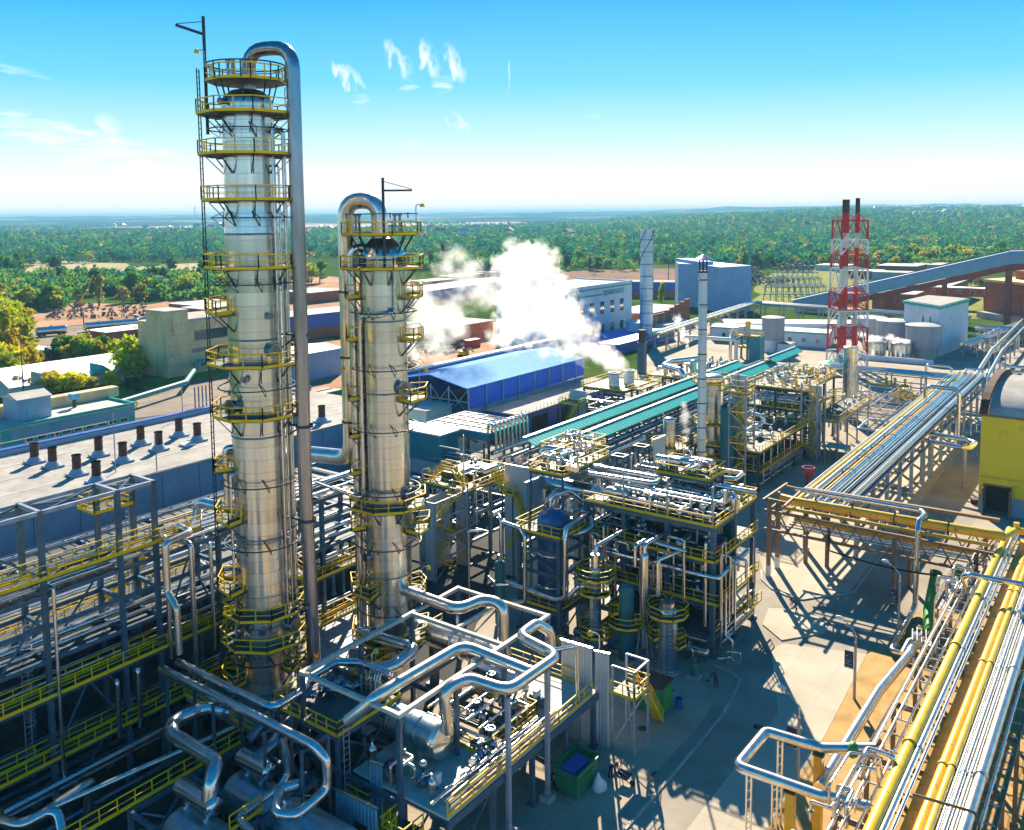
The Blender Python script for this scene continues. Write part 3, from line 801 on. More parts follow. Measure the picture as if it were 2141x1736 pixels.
# tall column
C1,R1 = (-59.6,45.9),2.18
t1 = thing('distillation_column','tallest shiny silver distillation column with a dozen yellow railed platforms','column',(*C1,0))
mb = MB().lathe((*C1,0),[(2.45,0),(2.45,.3),(2.3,.35),(R1 + .02,6.2),(R1,6.3),(R1,44.6),(2.02,46.6),(2.02,55.0),(1.85,55.5),(1.2,56.0),(.3,56.2)],56)
mb.build('shell',M['column'],t1)
mb = MB()
for z in (6.3,12,19.5,28,36,44.5): mb.lathe((*C1,z),[(R1 + .005,0),(R1 + .05,.02),(R1 + .05,.14),(R1 + .005,.16)],48,cap=False)
mb.build('band',M['pipe_dark'],t1)
for z,ro in ((54.1,3.6),(50.9,3.6),(47.3,3.5),(41.9,3.5),(34.1,3.6)):
 platform(t1,C1,(2.03 if z > 46 else R1) + .06,ro,R(-54 - 22.5 - 180),R(-54 - 22.5 + 180),z)
d = platform(t1,C1,.2,2.9,R(-76.5 - 180),R(-76.5 + 180),56.7,brackets=False)
mb = MB()
for a in range(0,360,45): mb.beam(pol(C1,2.4,R(a),56.6),pol(C1,1.9,R(a),54.8),.1)
mb.ring((*C1,58.0),3.05,.1,36)
for a in range(0,360,45): mb.beam(pol(C1,3.05,R(a),58.0),pol(C1,3.0,R(a),56.7),.08)
mb.build('top_frame',M['steel_dark'],t1)
platform(t1,C1,R1 + .06,3.6,R(-54 - 150),R(-54 + 150),29.8)
platform(t1,C1,R1 + .06,3.9,LEFT - R(40),LEFT + R(58),38.3,seg=R(49))
for z,a,b_ in ((25.3,-28,30),(21.2,-10,62),(15.3,-10,60),(7.4,-5,58)):
 platform(t1,C1,R1 + .06,3.7,LEFT + R(a),LEFT + R(b_),z,seg=R(40))
platform(t1,C1,R1 + .06,3.5,FRONT - R(62),FRONT + R(110),13.2)
platform(t1,C1,R1 + .06,3.7,FRONT - R(115),FRONT + R(105),10.7)
platform(t1,C1,R1 + .06,3.4,RIGHT_ - R(40),RIGHT_ + R(25),8.4,seg=R(35))
platform(t1,C1,R1 + .06,3.4,RIGHT_ - R(5),RIGHT_ + R(50),15.6,seg=R(35))
for z in (52.9,45.9,40.6,33.0 - .9,24.2,19.0,9.3): firewater_ring(t1,C1,3.1,R1,z)
mb = MB()
zl_ = [6.4,10.7,15.3,21.2,25.3,29.8,34.1,38.3,41.9,47.3,50.9,54.1,56.7]
lp = pol(C1,3.72,LEFT + R(8),0)
for a_,b_ in zip(zl_,zl_[1:]):
 mb.ladder((lp[0],lp[1],a_),(lp[0],lp[1],b_ + 1.0),.55,side=(-sin(LEFT),cos(LEFT),0),t=.07)
mb.build('ladder',M['steel_dark'],t1)
mb = MB()
for z,a in ((55.0,FRONT - R(38)),(38,FRONT + R(45)),(33,FRONT - R(5)),(31,FRONT - R(30)),(26.6,LEFT + R(10)),(12.3,FRONT - R(20)),(12,FRONT + R(10)),(16.6,LEFT + R(30))): nozzle(mb,C1,R1 - .1,a,z,.5,.22)
nozzle(mb,C1,R1,FRONT + R(48),35.2,.7,.42); nozzle(mb,C1,R1,FRONT + R(70),11.9,.8,.55); nozzle(mb,C1,R1,FRONT - R(35),30.7,.7,.5)
mb.build('nozzle',M['pipe_dark'],t1)
# small lines that climb the shell
mb = MB()
for a,r_,z0,z1,off in ((FRONT + R(62),.10,8,53,.35),(FRONT + R(68),.07,20,53,.3),(FRONT + R(74),.09,8,50,.45),(FRONT + R(82),.18,40,52.8,.75),(FRONT + R(88),.22,6,40.5,.5),(LEFT + R(40),.12,6,25,.4),(LEFT + R(15),.25,22.2,27,.55)):
 x,y,_ = pol(C1,R1 + off,a,0); xi,yi,_ = pol(C1,R1 - .2,a,0)
 mb.tube([(x,y,z0),(x,y,z1),(xi,yi,z1)],r_,8,r_ * 2)
mb.build('riser_line',M['pipe'],t1)
mb = MB().tube([pol(C1,3.3,LEFT + R(-2),52.6),pol(C1,3.3,LEFT + R(-2),61.9)],.13,8)
tp = Vector(pol(C1,3.3,LEFT + R(-2),60.5)); le = Vector((cos(LEFT),sin(LEFT),0))
mb.beam(tp,tp + le * 2.2 + Vector((0,0,.75)),.2,.22); mb.beam(tp + Vector((0,0,1)),tp + le * 2.2 + Vector((0,0,.85)),.05)
mb.build('davit_crane',M['steel_dark'],t1)
for a,z in ((LEFT + R(5),57.6),(RIGHT_ - R(8),54.6),(RIGHT_ + R(5),40.5)): lamp_arm(t1,pol(C1,3.2,a,z),(cos(a),sin(a),0),1.6)
mb = MB()
for a in (FRONT - R(60),FRONT - R(30),FRONT + R(12)):
 x,y,_ = pol(C1,1.4,a,0); mb.cyl((x,y,56.7),(x,y,58.1),.12,8); mb.cyl((x,y,58.1),(x,y,58.35),.2,8)
mb.build('vent_valve',M['pipe_dark'],t1)
# wide overhead line that loops over the top and runs down the right side
P_ = [pol(C1,.25,RIGHT_,57.0),pol(C1,.25,RIGHT_,61.0),pol(C1,4.25,RIGHT_,61.0)]
dn = Vector(pol(C1,4.25,RIGHT_,0)); b0 = Vector((-55.3,47.4,0))
top_ = Vector((C1[0] + 4.3 * cos(R(18)),C1[1] + 4.3 * sin(R(18)),0))
mb = MB().tube([pol(C1,.25,R(18),56.0),pol(C1,.25,R(18),59.2),(top_.x,top_.y,59.2),(top_.x,top_.y,44),(b0.x - .4,b0.y - .1,25),(b0.x,b0.y,4.5),(b0.x - .2,b0.y + 2.2,3.5)],.56,24,1.75)
dc = thing('overhead_pipe','wide dull silver pipe bending over the tallest column and running down its right side','pipe',(*b0.xy,0))
mb.build('pipe_run',M['downcomer'],dc)
for z in (36.4,28.9,21,14):
 mb = MB(); k = Vector(pol(C1,R1,R(25),z)); q = Vector((b0.x - .45 - (z - 14) * .004,b0.y - .1,z))
 mb.beam(k,q,.16); mb.beam(k - Vector((0,0,1.2)),q,.12); mb.lathe((q.x + .1,q.y + .1,z - .12),[(.72,0),(.72,.24)],16,cap=False)
 mb.build('guide_bracket',M['steel_dark'],dc)
# shorter column
C2,R2 = (-56.3,57.5),2.08
t2 = thing('distillation_column','shorter silver distillation column standing behind, with yellow platforms on both sides','column',(*C2,0))
MB().lathe((*C2,0),[(2.4,0),(2.4,.3),(2.2,.35),(R2,6),(R2,42.2),(R2 - .05,42.5),(1.75,43.2),(1.0,43.9),(.3,44.1)],56).build('shell',M['column'],t2)
mb = MB()
for z in (6.2,13,21,30,36.5,42): mb.lathe((*C2,z),[(R2 + .005,0),(R2 + .05,.02),(R2 + .05,.14),(R2 + .005,.16)],48,cap=False)
mb.build('band',M['pipe_dark'],t2)
d = platform(t2,C2,.9,3.35,R(-54 - 22.5 - 180),R(-54 - 22.5 + 180),44.3,brackets=False)
mb = MB()
for a in range(0,360,30): mb.beam(pol(C2,3.0,R(a),44.4),pol(C2,1.9,R(a),42.6),.1)
for a in (0,120,240): mb.beam(pol(C2,3.2,R(a),45.7),pol(C2,3.2,R(a),46.2),.08)
mb.ring((*C2,46.1),3.2,.09,36); mb.build('top_frame',M['steel_dark'],t2)
platform(t2,C2,R2 + .06,3.5,R(-54 - 22.5 - 180),R(-54 - 22.5 + 180),41.3)
for z in (38.7,34.9):
 platform(t2,C2,R2 + .06,3.55,RIGHT_ - R(35),RIGHT_ + R(30),z,seg=R(35))
 platform(t2,C2,R2 + .06,3.5,LEFT - R(25),LEFT + R(28),z,seg=R(30))
platform(t2,C2,R2 + .06,3.9,FRONT + R(42),FRONT + R(105),29.5,seg=R(32))
for z in (29.5,26.1,22.7,17.5): platform(t2,C2,R2 + .06,3.5,LEFT - R(30),LEFT + R(28),z,seg=R(30))
platform(t2,C2,R2 + .06,3.7,FRONT - R(100),FRONT + R(118),19.6)
platform(t2,C2,R2 + .06,3.9,FRONT + R(52),FRONT + R(108),17.3,seg=R(30))
platform(t2,C2,R2 + .06,3.7,FRONT - R(95),FRONT - R(20),11.7,seg=R(36))
platform(t2,C2,R2 + .06,3.7,FRONT - R(105),FRONT + R(112),7.2)
platform(t2,C2,R2 + .06,3.4,RIGHT_ - R(20),RIGHT_ + R(40),11.0,seg=R(30))
for z in (37.4,32.3,26.8,21.0,16.0,9.9,6.0): firewater_ring(t2,C2,3.0,R2,z)
mb = MB()
lp = pol(C2,3.0,LEFT + R(8),0)
for a_,b_ in zip((7.2,11.7,17.5,22.7,26.1,29.5,34.9,38.7,41.3),(11.7,17.5,22.7,26.1,29.5,34.9,38.7,41.3,44.6)):
 mb.ladder((lp[0],lp[1],a_),(lp[0],lp[1],b_ + 1),.5,side=(-sin(LEFT),cos(LEFT),0),t=.07)
mb.build('ladder',M['yellow'],t2)
mb = MB()
nozzle(mb,C2,R2,FRONT - R(58),42.0,.5,.5); nozzle(mb,C2,R2,FRONT + R(62),42.0,.5,.4)
for z,a,rn in ((30.6,FRONT + R(48),.5),(18.6,FRONT + R(48),.6),(20.6,FRONT + R(62),.5),(18.0,FRONT + R(66),.55),(8.4,FRONT + R(25),.55),(8.6,FRONT + R(70),.6),(15,FRONT - R(48),.3)): nozzle(mb,C2,R2,a,z,.55,rn)
mb.build('manway',M['pipe_dark'],t2)
fr = FRONT
mb = MB()
mb.tube([pol(C2,R2 + .25,fr + R(35),41.0),pol(C2,R2 + .25,fr + R(35),37.6),pol(C2,R2 + .75,fr,37.2),pol(C2,R2 + .25,fr - R(50),37.1),pol(C2,R2 + .3,fr - R(56),36),pol(C2,R2 + .3,fr - R(56),20.3),pol(C2,R2 + 4.5,LEFT,21.6)],.2,10,.6)
mb.tube([pol(C2,R2 + .3,fr - R(66),35),pol(C2,R2 + .3,fr - R(66),8)],.14,8)
mb.build('riser_line',M['pipe'],t2)
mb = MB().tube([pol(C2,2.75,fr + R(12),41.4),pol(C2,2.75,fr + R(12),49.2)],.12,8)
tp = Vector(pol(C2,2.75,fr + R(12),48.1)); ri_ = Vector((cos(RIGHT_),sin(RIGHT_),0))
mb.beam(tp,tp + ri_ * 2.5,.14,.16); mb.beam(tp + Vector((0,0,.8)),tp + ri_ * 2.5 + Vector((0,0,.1)),.06)
mb.build('davit_crane',M['steel_dark'],t2)
for a,z in ((RIGHT_ - R(10),45.2),(RIGHT_ - R(8),30.4),(RIGHT_,21),(RIGHT_ - R(12),12),(LEFT,30.5)): lamp_arm(t2,pol(C2,3.2,a,z),(cos(a),sin(a),0),1.7)
mb = MB()
for a in (fr - R(75),fr - R(50),fr + R(38),fr + R(52)):
 x,y,_ = pol(C2,2.3,a,0); mb.cyl((x,y,44.6),(x,y,45.9),.12,8); mb.cyl((x,y,45.9),(x,y,46.15),.2,8)
mb.build('vent_valve',M['pipe_dark'],t2)
lo = Vector(pol(C2,3.4,LEFT - R(10),0))
op = thing('overhead_pipe','bright silver pipe looping from the shorter column head down its left side','pipe',(lo.x,lo.y,0))
P_ = [pol(C2,.2,LEFT,43.5),pol(C2,.2,LEFT,47.3),(lo.x,lo.y,47.3),(lo.x,lo.y,23.6),(lo.x - 5.5,lo.y - .2,23.2)]
MB().tube(P_,.74,24,1.85).build('pipe_run',M['pipe_pale'],op)
for z in (27,33,39):
 mb = MB(); mb.lathe((lo.x,lo.y,z),[(.82,0),(.82,.18)],16,cap=False); mb.beam((lo.x,lo.y,z + .1),pol(C2,R2,LEFT - R(5),z + .1),.14)
 mb.build('guide_bracket',M['steel_dark'],op)
rp2 = Vector(pol(C2,2.75,LEFT + R(14),0))
sp2 = thing('riser_pipe','second thinner silver riser beside the looping pipe of the shorter column','pipe',(rp2.x,rp2.y,0))
MB().tube([(rp2.x,rp2.y,8),(rp2.x,rp2.y,43.0),pol(C2,1.5,LEFT + R(14),43.2)],.36,14,.8).build('pipe_run',M['pipe'],sp2)
# ---------------------------------------------------------------- steelwork helpers
def pipe(pts,r,mat,label,group=None,n=12,bend=None,name='pipe',flanges=0):
 mb = MB().tube(pts,r,n,bend)
 P = [Vector(p) for p in pts]
 for k in range(flanges):                               # bolted flange pairs along the first long run
  a,b = max(zip(P,P[1:]),key=lambda q: (q[1] - q[0]).length)
  c = a.lerp(b,(k + 1) / (flanges + 1)); d = (b - a).normalized() * .09
  mb.cyl(c - d,c + d,r * 1.28,n)
 o = mb.build(name,M[mat])
 return tag(o,label,'pipe',group)
def steel(name,label,xs,ys,levels,mat='steel',z0=0.0,ztop=None,cw=.32,bw=.26,bh=.34,brace=(),cat='steel frame',skip=lambda x,y: False,top=None,group=None):
 """portal frame: a column at each grid point, one beam layer per level, X or K braces on named faces"""
 t = thing(name,label,cat,((xs[0] + xs[-1]) / 2,(ys[0] + ys[-1]) / 2,z0),group)
 ztop = ztop if ztop is not None else levels[-1]
 for x in xs:
  for y in ys:
   if skip(x,y): continue
   zt = top(x,y) if top else ztop
   mb = MB(); mb.box(x - cw / 2,y - cw / 2,z0,x + cw / 2,y + cw / 2,zt)
   mb.box(x - cw * .9,y - cw * .9,z0,x + cw * .9,y + cw * .9,z0 + .25)
   mb.build('column',M[mat],t)
 for z in levels:
  mb = MB()
  for x in xs:
   for a,b in zip(ys,ys[1:]): mb.beam((x,a + cw / 2,z - bh / 2),(x,b - cw / 2,z - bh / 2),bw,bh)
  for y in ys:
   for a,b in zip(xs,xs[1:]): mb.beam((a + cw / 2,y,z - bh / 2 - .003),(b - cw / 2,y,z - bh / 2 - .003),bw,bh)
  mb.build('beam_layer',M[mat],t)
 if brace:
  for p,q in brace: MB().beam(p,q,.14,.14).build('brace',M[mat],t)
 return t
def deck(par,x0,y0,x1,y1,z,mat='grating',rails='NESW',name='deck',gaps=(),rail_mat='yellow',h=1.1,th=.10):
 d = MB().box(x0,y0,z - th,x1,y1,z + .003).build(name,M[mat],par)
 mb = MB()
 E_ = {'S': [(x0,y0,z),(x1,y0,z)],'N': [(x0,y1,z),(x1,y1,z)],'W': [(x0,y0,z),(x0,y1,z)],'E': [(x1,y0,z),(x1,y1,z)]}
 for k in rails: mb.rail(E_[k],h,False,1.3,.28,.07)
 if rails: mb.build('handrail',M[rail_mat],d)
 return d
def vessel_h(mb,p,q,r,n=28,dome=.45):
 """horizontal drum with dished ends along x or y"""
 p,q = Vector(p),Vector(q); ax = 'x' if abs(q.x - p.x) > abs(q.y - p.y) else 'y'
 L = (q - p).length
 mb.lathe(p,[(0.01,-r * dome),(r * .5,-r * dome * .85),(r * .85,-r * dome * .5),(r,0),(r,L),(r * .85,L + r * dome * .5),(r * .5,L + r * dome * .85),(.01,L + r * dome)],n,axis=ax)
 return mb
def vessel_v(mb,c,r,z0,z1,n=24,dome=.5):
 mb.lathe((c[0],c[1],0),[(r * 1.02,z0),(r,z0 + .05),(r,z1),(r * .92,z1 + r * dome * .4),(r * .7,z1 + r * dome * .75),(r * .35,z1 + r * dome * .95),(.01,z1 + r * dome)],n)
 return mb
ORD = ['outermost','second','third','fourth','fifth','sixth','seventh','eighth','ninth','tenth','eleventh','twelfth','thirteenth']
# ---------------------------------------------------------------- left pipe rack
LX,LX2 = -66.0,-69.2
ysL = [6.6,12.7,18.75,24.8,30.85,36.9,40.04,46,52,58,63.5]
br = []
for y0,y1 in zip(ysL[:6],ysL[1:7]):
 br += [((LX,y0,24.2),(LX2,y1,24.2)),((LX2,y0,24.1),(LX,y1,24.1))]
br += [((LX,30.85,5),(LX,33.8,10)),((LX,36.9,5),(LX,33.8,10)),((LX,24.8,10),(LX,30.85,17)),((LX,30.85,19.3),(LX,24.8,24)),((LX,18.7,10),(LX,24.8,17)),
 ((LX,30.85,0.2),(LX,35,5)),((LX,24.8,5),(LX,28,0.4)),((LX,46,10),(LX,43,17)),((LX,40,10),(LX,43,17)),((LX2,30.85,10),(LX2,36.9,17)),((LX2,24.8,17),(LX2,30.85,10))]
lr = steel('pipe_rack','tall grey blue pipe rack filling the left edge, open braced bay on top',[LX2,LX],ysL,[5.0,10.0,13.0,15.6,18.0],'steel',brace=br,cat='pipe rack',top=lambda x,y: 24.4 if y < 41 else 18.0,cw=.38)
mb = MB()
for x in (LX,LX2):
 for a,b in zip(ysL[:6],ysL[1:7]): mb.beam((x,a,24.25),(x,b,24.25),.24,.3)
for y in ysL[:7]: mb.beam((LX,y,24.25),(LX2,y,24.25),.26,.32)
mb.build('top_beam',M['steel_grey'],lr)
for z,y1,nm in ((19.3,44,'upper'),(10.15,64,'middle'),(5.15,64,'lower')):
 deck(lr,LX - .9,5,LX + .5,y1,z,'grating','EW','walkway')
MB().box(-73.6,5,12.7,LX - .3,64,12.8).build('shade_floor',M['grating'],lr); MB().box(-73.6,5,0,-73.4,64,12.7).build('shade_screen',M['steel_dark'],lr)  # floor and screen added to keep sun off the lower tiers
d = deck(lr,LX2 - 2.6,36.6,LX2 + .2,40,21.9,'grating','NESW','perch')
mb = MB(); mb.ladder((LX2 - .2,39.6,5),(LX2 - .2,39.6,21.9),.5,side=(1,0,0)); mb.ladder((-67.5,29.8,5),(-67.5,29.8,16),.5,side=(0,1,0))
for k in range(14): mb.ring((-67.1,29.8,8 + k * .6),.42,.04,10)
mb.build('ladder',M['steel_grey'],lr)
g = random.Random(3)
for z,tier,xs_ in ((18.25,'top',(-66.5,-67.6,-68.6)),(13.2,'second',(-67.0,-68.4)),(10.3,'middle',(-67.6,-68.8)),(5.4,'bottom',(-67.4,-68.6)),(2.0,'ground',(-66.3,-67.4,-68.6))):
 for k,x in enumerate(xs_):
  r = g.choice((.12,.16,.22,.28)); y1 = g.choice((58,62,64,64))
  pipe([(x,4,z + r),(x,y1,z + r)],r,g.choice(('pipe','pipe_pale') if z > 17 else ('pipe_dark','pipe_dark','pipe')),'%s pipe, %s from the front on the %s tier of the left pipe rack' % ('thick silver' if r > .2 else 'thin silver',ORD[k],tier),'pipes on the left rack',10,flanges=3)  # lower tiers favour the dark jacket, shade put into their colour
pipe([(-65.2,4,3.4),(-65.2,62,3.4)],.3,'pipe','single silver pipe running low outside the left pipe rack',None,12)
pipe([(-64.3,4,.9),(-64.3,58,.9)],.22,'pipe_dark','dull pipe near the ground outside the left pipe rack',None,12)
for k,(y,z0,z1,r) in enumerate(((31.25,3,18.5,.14),(40.6,9,19.5,.20),(44.8,8,17.6,.16),(42.9,6,18.2,.24),(37.6,4.5,9.4,.22),(35.8,4.6,9.2,.20))):
 pipe([(-65.4,y,z0),(-65.4,y,z1),(-67.5,y,z1)],r,'pipe',('thin','medium','slim','stout','short stout','short thin')[k] + ' silver riser against the front of the left pipe rack',None,10)
# second, wide rack between the tall rack and the vent roof hall
r2 = steel('pipe_rack','wide low pipe rack in front of the grey blue hall wall, crowded with silver pipes',[-105,-98.5,-92,-85.5,-79],[8,17,26,35,44,53,62,71,80,89],[3.4,7.2],'steel_grey',cat='pipe rack',cw=.3,bw=.2,bh=.3)
mb = MB()
for k in range(29): mb.beam((-105,8 + k * 2.9,7.32),(-79,8 + k * 2.9,7.32),.12,.14)
mb.build('cross_bar',M['pipe_pale'],r2)
MB().box(-104.9,8,6.8,-79.1,91,6.88).build('cable_deck',M['grating'],r2)
x = -104.6; k = 0
while x < -79.4:
 r = g.choice((.10,.14,.2,.14,.3,.38))
 y0,y1 = g.choice((6,6,20,30)),g.choice((91,91,86,78))
 pipe([(x,y0,7.4 + r),(x,y1,7.4 + r)],r,g.choice(('pipe_pale','pipe','pipe','pipe_dark','pipe_pale')),'%s silver pipe on top of the wide rack, number %s from the hall wall' % ('thick' if r > .25 else 'thin',('one two three four five six seven eight nine ten eleven twelve thirteen fourteen fifteen sixteen seventeen eighteen nineteen twenty'.split() + ['later'] * 30)[k]),'pipes on the wide rack',10,flanges=4)
 x += r * 2 + g.choice((1.0,1.5,2.2,2.8)); k += 1
pipe([(-92.5,22,8.6),(-92.5,61.6,8.6),(-92.5,62,11.6),(-88.5,62.4,11.6),(-87.6,71,11.6),(-98,71,11.6),(-98,80,9)],.6,'pipe_pale','fat bright silver pipe with a double bend left of the tall column',None,20,1.2)
pipe([(-90.5,18,8.5),(-90.5,80,8.5)],.66,'pipe_pale','fattest straight pipe on the wide rack left of the tall column',None,18,flanges=2)
pipe([(-85,30,9.0),(-85,58,9.0),(-81.8,59.2,9.0),(-80.6,59.6,7.8),(-80.6,59.6,2)],.45,'pipe_pale','bright silver pipe bending down at the rear of the left rack',None,16)
pipe([(-84,60,9.6),(-73,58,12.6),(-66.6,57.6,12.9)],.26,'pipe_pale','short pale pipe crossing between the two left racks',None,12)
for k,(x,y,h) in enumerate(((-72.5,22,14.5),(-72,28,14.8),(-73,34,15),(-72,42,14.2),(-74,50,14.6),(-70.5,47,14))):
 t = thing('relief_valve','small pale valve head on a bent riser above the left racks, %s along' % ORD[k].replace('outermost','first'),'valve',(x,y,11.9),'valves above the left racks')
 MB().tube([(x,y,11.7),(x,y,h),(x + .9,y,h),(x + .9,y,h - 1.2)],.2,10).build('body',M['pipe_pale'],t)
 MB().lathe((x,y,h - .1),[(.3,0),(.3,.25),(.14,.3),(.14,.9),(.22,.95),(.22,1.1)],10).build('bonnet',M['white'],t)
# walkways with stairs on the wide rack
d = thing('walkway','yellow railed walkway and stair crossing the wide rack left of the tall column','walkway',(-73,40,12))
deck(d,-73.6,8,-71.8,48,12.6,'grating','EW'); mb = MB(); mb.stair((-72.7,39,12.6),(-72.7,43.5,15.4),.9); mb.build('stair',M['yellow'],d)
deck(d,-73.6,43.5,-71.8,47,15.4,'grating','NEW','upper_landing')
# ---------------------------------------------------------------- table carrying the columns
tb = steel('column_table','concrete legged table under the two columns with yellow edge rails',[-63.6,-59.6,-55.4],[41.6,46,52,57.5,62.5],[5.4],'steel_dark',cat='steel table',cw=.7)
deck(tb,-64.2,41.0,-54.9,63.2,6.0,'deck','SEW','slab',th=.5)
# small platform in front of the tall column
fp = steel('valve_platform','dark grated valve platform with yellow rails in front of the tall column',[-53.8,-47.0],[42.2,48.6],[3.6,7.85],'steel',cat='platform',brace=[((-47,42.4,3.6),(-47,48.4,7.5)),((-47,48.4,3.6),(-47,42.4,7.5)),((-53.5,42.2,.4),(-47.2,42.2,3.3))])
deck(fp,-54.0,42.0,-46.8,48.8,8.0,'grating','ENW','deck')
mb = MB(); mb.rail([(-54,42,8),(-50.9,42,8)],1.1,False,1.2,.28,.07); mb.rail([(-50.2,42,8),(-46.8,42,8)],1.1,False,1.2,.28,.07); mb.build('handrail',M['yellow'],fp)
mb = MB(); mb.ladder((-46.5,42.6,.2),(-46.5,42.6,8.6),.55,side=(0,1,0),t=.06); mb.build('ladder',M['steel_grey'],fp)
def valve_proto(name,label,cat,group,mat,s=1.0):
 """gate valve on a short flanged spool with hand wheel and a small actuator"""
 t = thing(name,label,cat,(0,0,-500),group)
 mb = MB(); mb.cyl((-.7 * s,0,-499.5),(.7 * s,0,-499.5),.17 * s,10)
 for x in (-.7,-.3,.3,.7): mb.cyl((x * s - .04,0,-499.5),(x * s + .04,0,-499.5),.28 * s,12)
 mb.build('spool',M['pipe'],t)
 mb = MB().lathe((0,0,-499.6),[(.2 * s,-.15),(.32 * s,0),(.32 * s,.22),(.16 * s,.4),(.12 * s,.8 * s),(.2 * s,.82 * s),(.2 * s,1.0 * s)],10); mb.build('bonnet',M[mat],t)
 mb = MB(); mb.ring((0,0,-499.6 + 1.1 * s),.3 * s,.05,12); mb.beam((-.3 * s,0,-499.6 + 1.1 * s),(.3 * s,0,-499.6 + 1.1 * s),.04); mb.build('hand_wheel',M[mat],t)
 for dx in (-.5,.5): MB().box(dx * s - .06,-.06,-500,dx * s + .06,.06,-499.6).build('foot',M['steel'],t)
 return t
VALVE = valve_proto('gate_valve','dark blue gate valve with hand wheel on the platform before the tall column','valve','valves on the front platform','blue_vessel',1.2)
first = True
for (x,y,rz) in ((-52.3,44.2,.3),(-51.6,45.6,.2),(-51.0,46.8,.1),(-50.1,47.6,1.4),(-52.2,46.8,.4),(-48.9,47.9,0)):
 v = VALVE if first else dup(VALVE,(0,0,0)); first = False
 v.location = (x,y,8.0); v.rotation_euler.z = rz
VALVE2 = dup(VALVE,(-43.2,47.9,5.02),'grey gate valve with hand wheel standing on the pale deck by the exchangers','valves on the pale deck')
for (x,y,rz) in ((-42.4,50.2,1.5),(-39.6,51.0,0),(-42.8,53.4,.2),(-39.3,49.2,1.57),(-41.5,56.0,0),(-44.5,57.5,1.5)):
 v = dup(VALVE2,(x,y,5.02)); v.rotation_euler.z = rz
t = thing('instrument_manifold','row of slim upright tubes on the rear corner of the valve platform','manifold',(-48.6,47.9,8))
mb = MB(); mb.tube([(-50.4,48.4,9.5),(-47.3,48.3,9.5)],.08,8)
for k in range(5): mb.tube([(-49.2 + k * .28,48.2,9.5),(-49.2 + k * .28,47.9,9.9),(-49.2 + k * .28,47.6,9.2)],.06,6)
mb.build('header',M['pipe'],t)
for k in range(4): MB().cyl((-49.6 + k * .5,47.2,8),(-49.6 + k * .5,47.2,9.6),.09,8).build('upright',M['pipe_pale'],t)
# twin pipes from the left rack
pipe([(-66.5,42.6,19.6),(-64.6,42.4,19.6),(-64.4,39.9,19.4),(-64.4,39.9,15.4),(-63.2,39.9,14.2),(-63.1,39.9,10.4)],.30,'pipe_pale','silver riser stepping down from the left rack to the twin pipes',None,16)
pipe([(-63.4,39.9,9.6),(-51.4,39.9,9.6),(-51.6,43.0,9.6),(-52.6,44.2,9.6),(-52.7,47.5,9.6),(-51.0,48.5,9.6),(-47.6,48.5,9.6)],.33,'pipe','rear one of the twin pipes, turning onto the valve platform','twin pipes before the tall column',16,.9)
pipe([(-63.6,38.5,9.6),(-45.3,38.6,9.6),(-44.5,38.9,8.7),(-44.5,38.9,6.6),(-44.6,36.2,6.2),(-46.0,35.5,6.2),(-47.2,37.0,6.6),(-46.6,38.2,6.6)],.34,'pipe','front one of the twin pipes, bending down and curling back near the bottom edge','twin pipes before the tall column',16,.8)
pipe([(-48.6,38.5,9.2),(-48.6,38.9,6.2),(-48.6,38.2,5.6),(-48.4,34.4,5.6),(-46.2,33.9,5.6),(-42.8,34.0,5.6)],.27,'pipe','thin branch pipe dropping from the front twin pipe towards the bottom edge',None,14,.6)
t = thing('pipe_trestle','slim steel trestle holding up the twin pipes','trestle',(-56,39.2,0))
for x in (-62,-56,-50,-46):
 for y in (38,40.4): MB().box(x - .1,y - .1,0,x + .1,y + .1,9.1).build('leg',M['steel'],t)
 MB().beam((x,37.9,9.2),(x,40.5,9.2),.2,.2).build('cross_beam',M['steel'],t)
# drums and their headers, bottom left
for k,(y,hx0,hx1,hz,lb,hl) in enumerate(((33.2,-53.6,-49.6,6.3,'big blue horizontal drum cut off by the bottom edge','left'),(38.0,-53.2,-49.9,6.1,'big blue horizontal drum half hidden under the twin pipes','right'))):
 t = thing('drum',lb,'vessel',(-49,y,0),'horizontal drums at the bottom left')
 vessel_h(MB(),(-53.2,y,3.3),(-42,y,3.3),1.75,36).build('shell',M['vessel'],t)
 for x in (-51.5,-44): MB().box(x - .35,y - 1.3,0,x + .35,y + 1.3,2.4).build('saddle',M['concrete'],t)
 hd = MB().lathe((hx0,y + .3,hz),[(.6,0),(.62,.02),(.62,hx1 - hx0),(.02,hx1 - hx0 + .06)],24,axis='x').build('header',M['pipe'],t)
 mb = MB()
 for x in (hx0 + .8,hx1 - .9): mb.cyl((x,y + .3,hz - .4),(x,y + .2,4.8),.3,14)
 mb.build('nozzle',M['pipe'],hd)
pipe([(-55.6,39.4,8.2),(-57.9,38.6,8.2),(-58.2,36.0,8.2),(-56.8,35.0,8.2),(-51.3,34.9,8.2),(-50.3,33.8,8.0),(-50.3,33.5,6.6)],.52,'pipe','thick silver pipe with a hooked end above the left drum',None,24,1.2)
pipe([(-51.6,38.3,6.4),(-51.3,40.6,7.2),(-53.8,41,7.2),(-54,39.6,6.4)],.42,'pipe_dark','dark hooked pipe above the half hidden drum',None,18,.8)
rf = steel('drum_steelwork','blue grey steel frame with yellow rail round the bottom left drums',[-55.8,-47.8],[31.0,35.8,40.6],[5.0],'steel',cat='steel frame',brace=[((-55.8,31,.4),(-55.8,35.6,4.8))])
mb = MB(); mb.rail([(-56,25,5.1),(-56,40.6,5.1)],1.1,False,1.3,.28,.07); mb.rail([(-48.2,33.6,5.1),(-48.2,36.2,5.1)],1.1,False,1.3,.28,.07); mb.build('handrail',M['yellow'],rf)
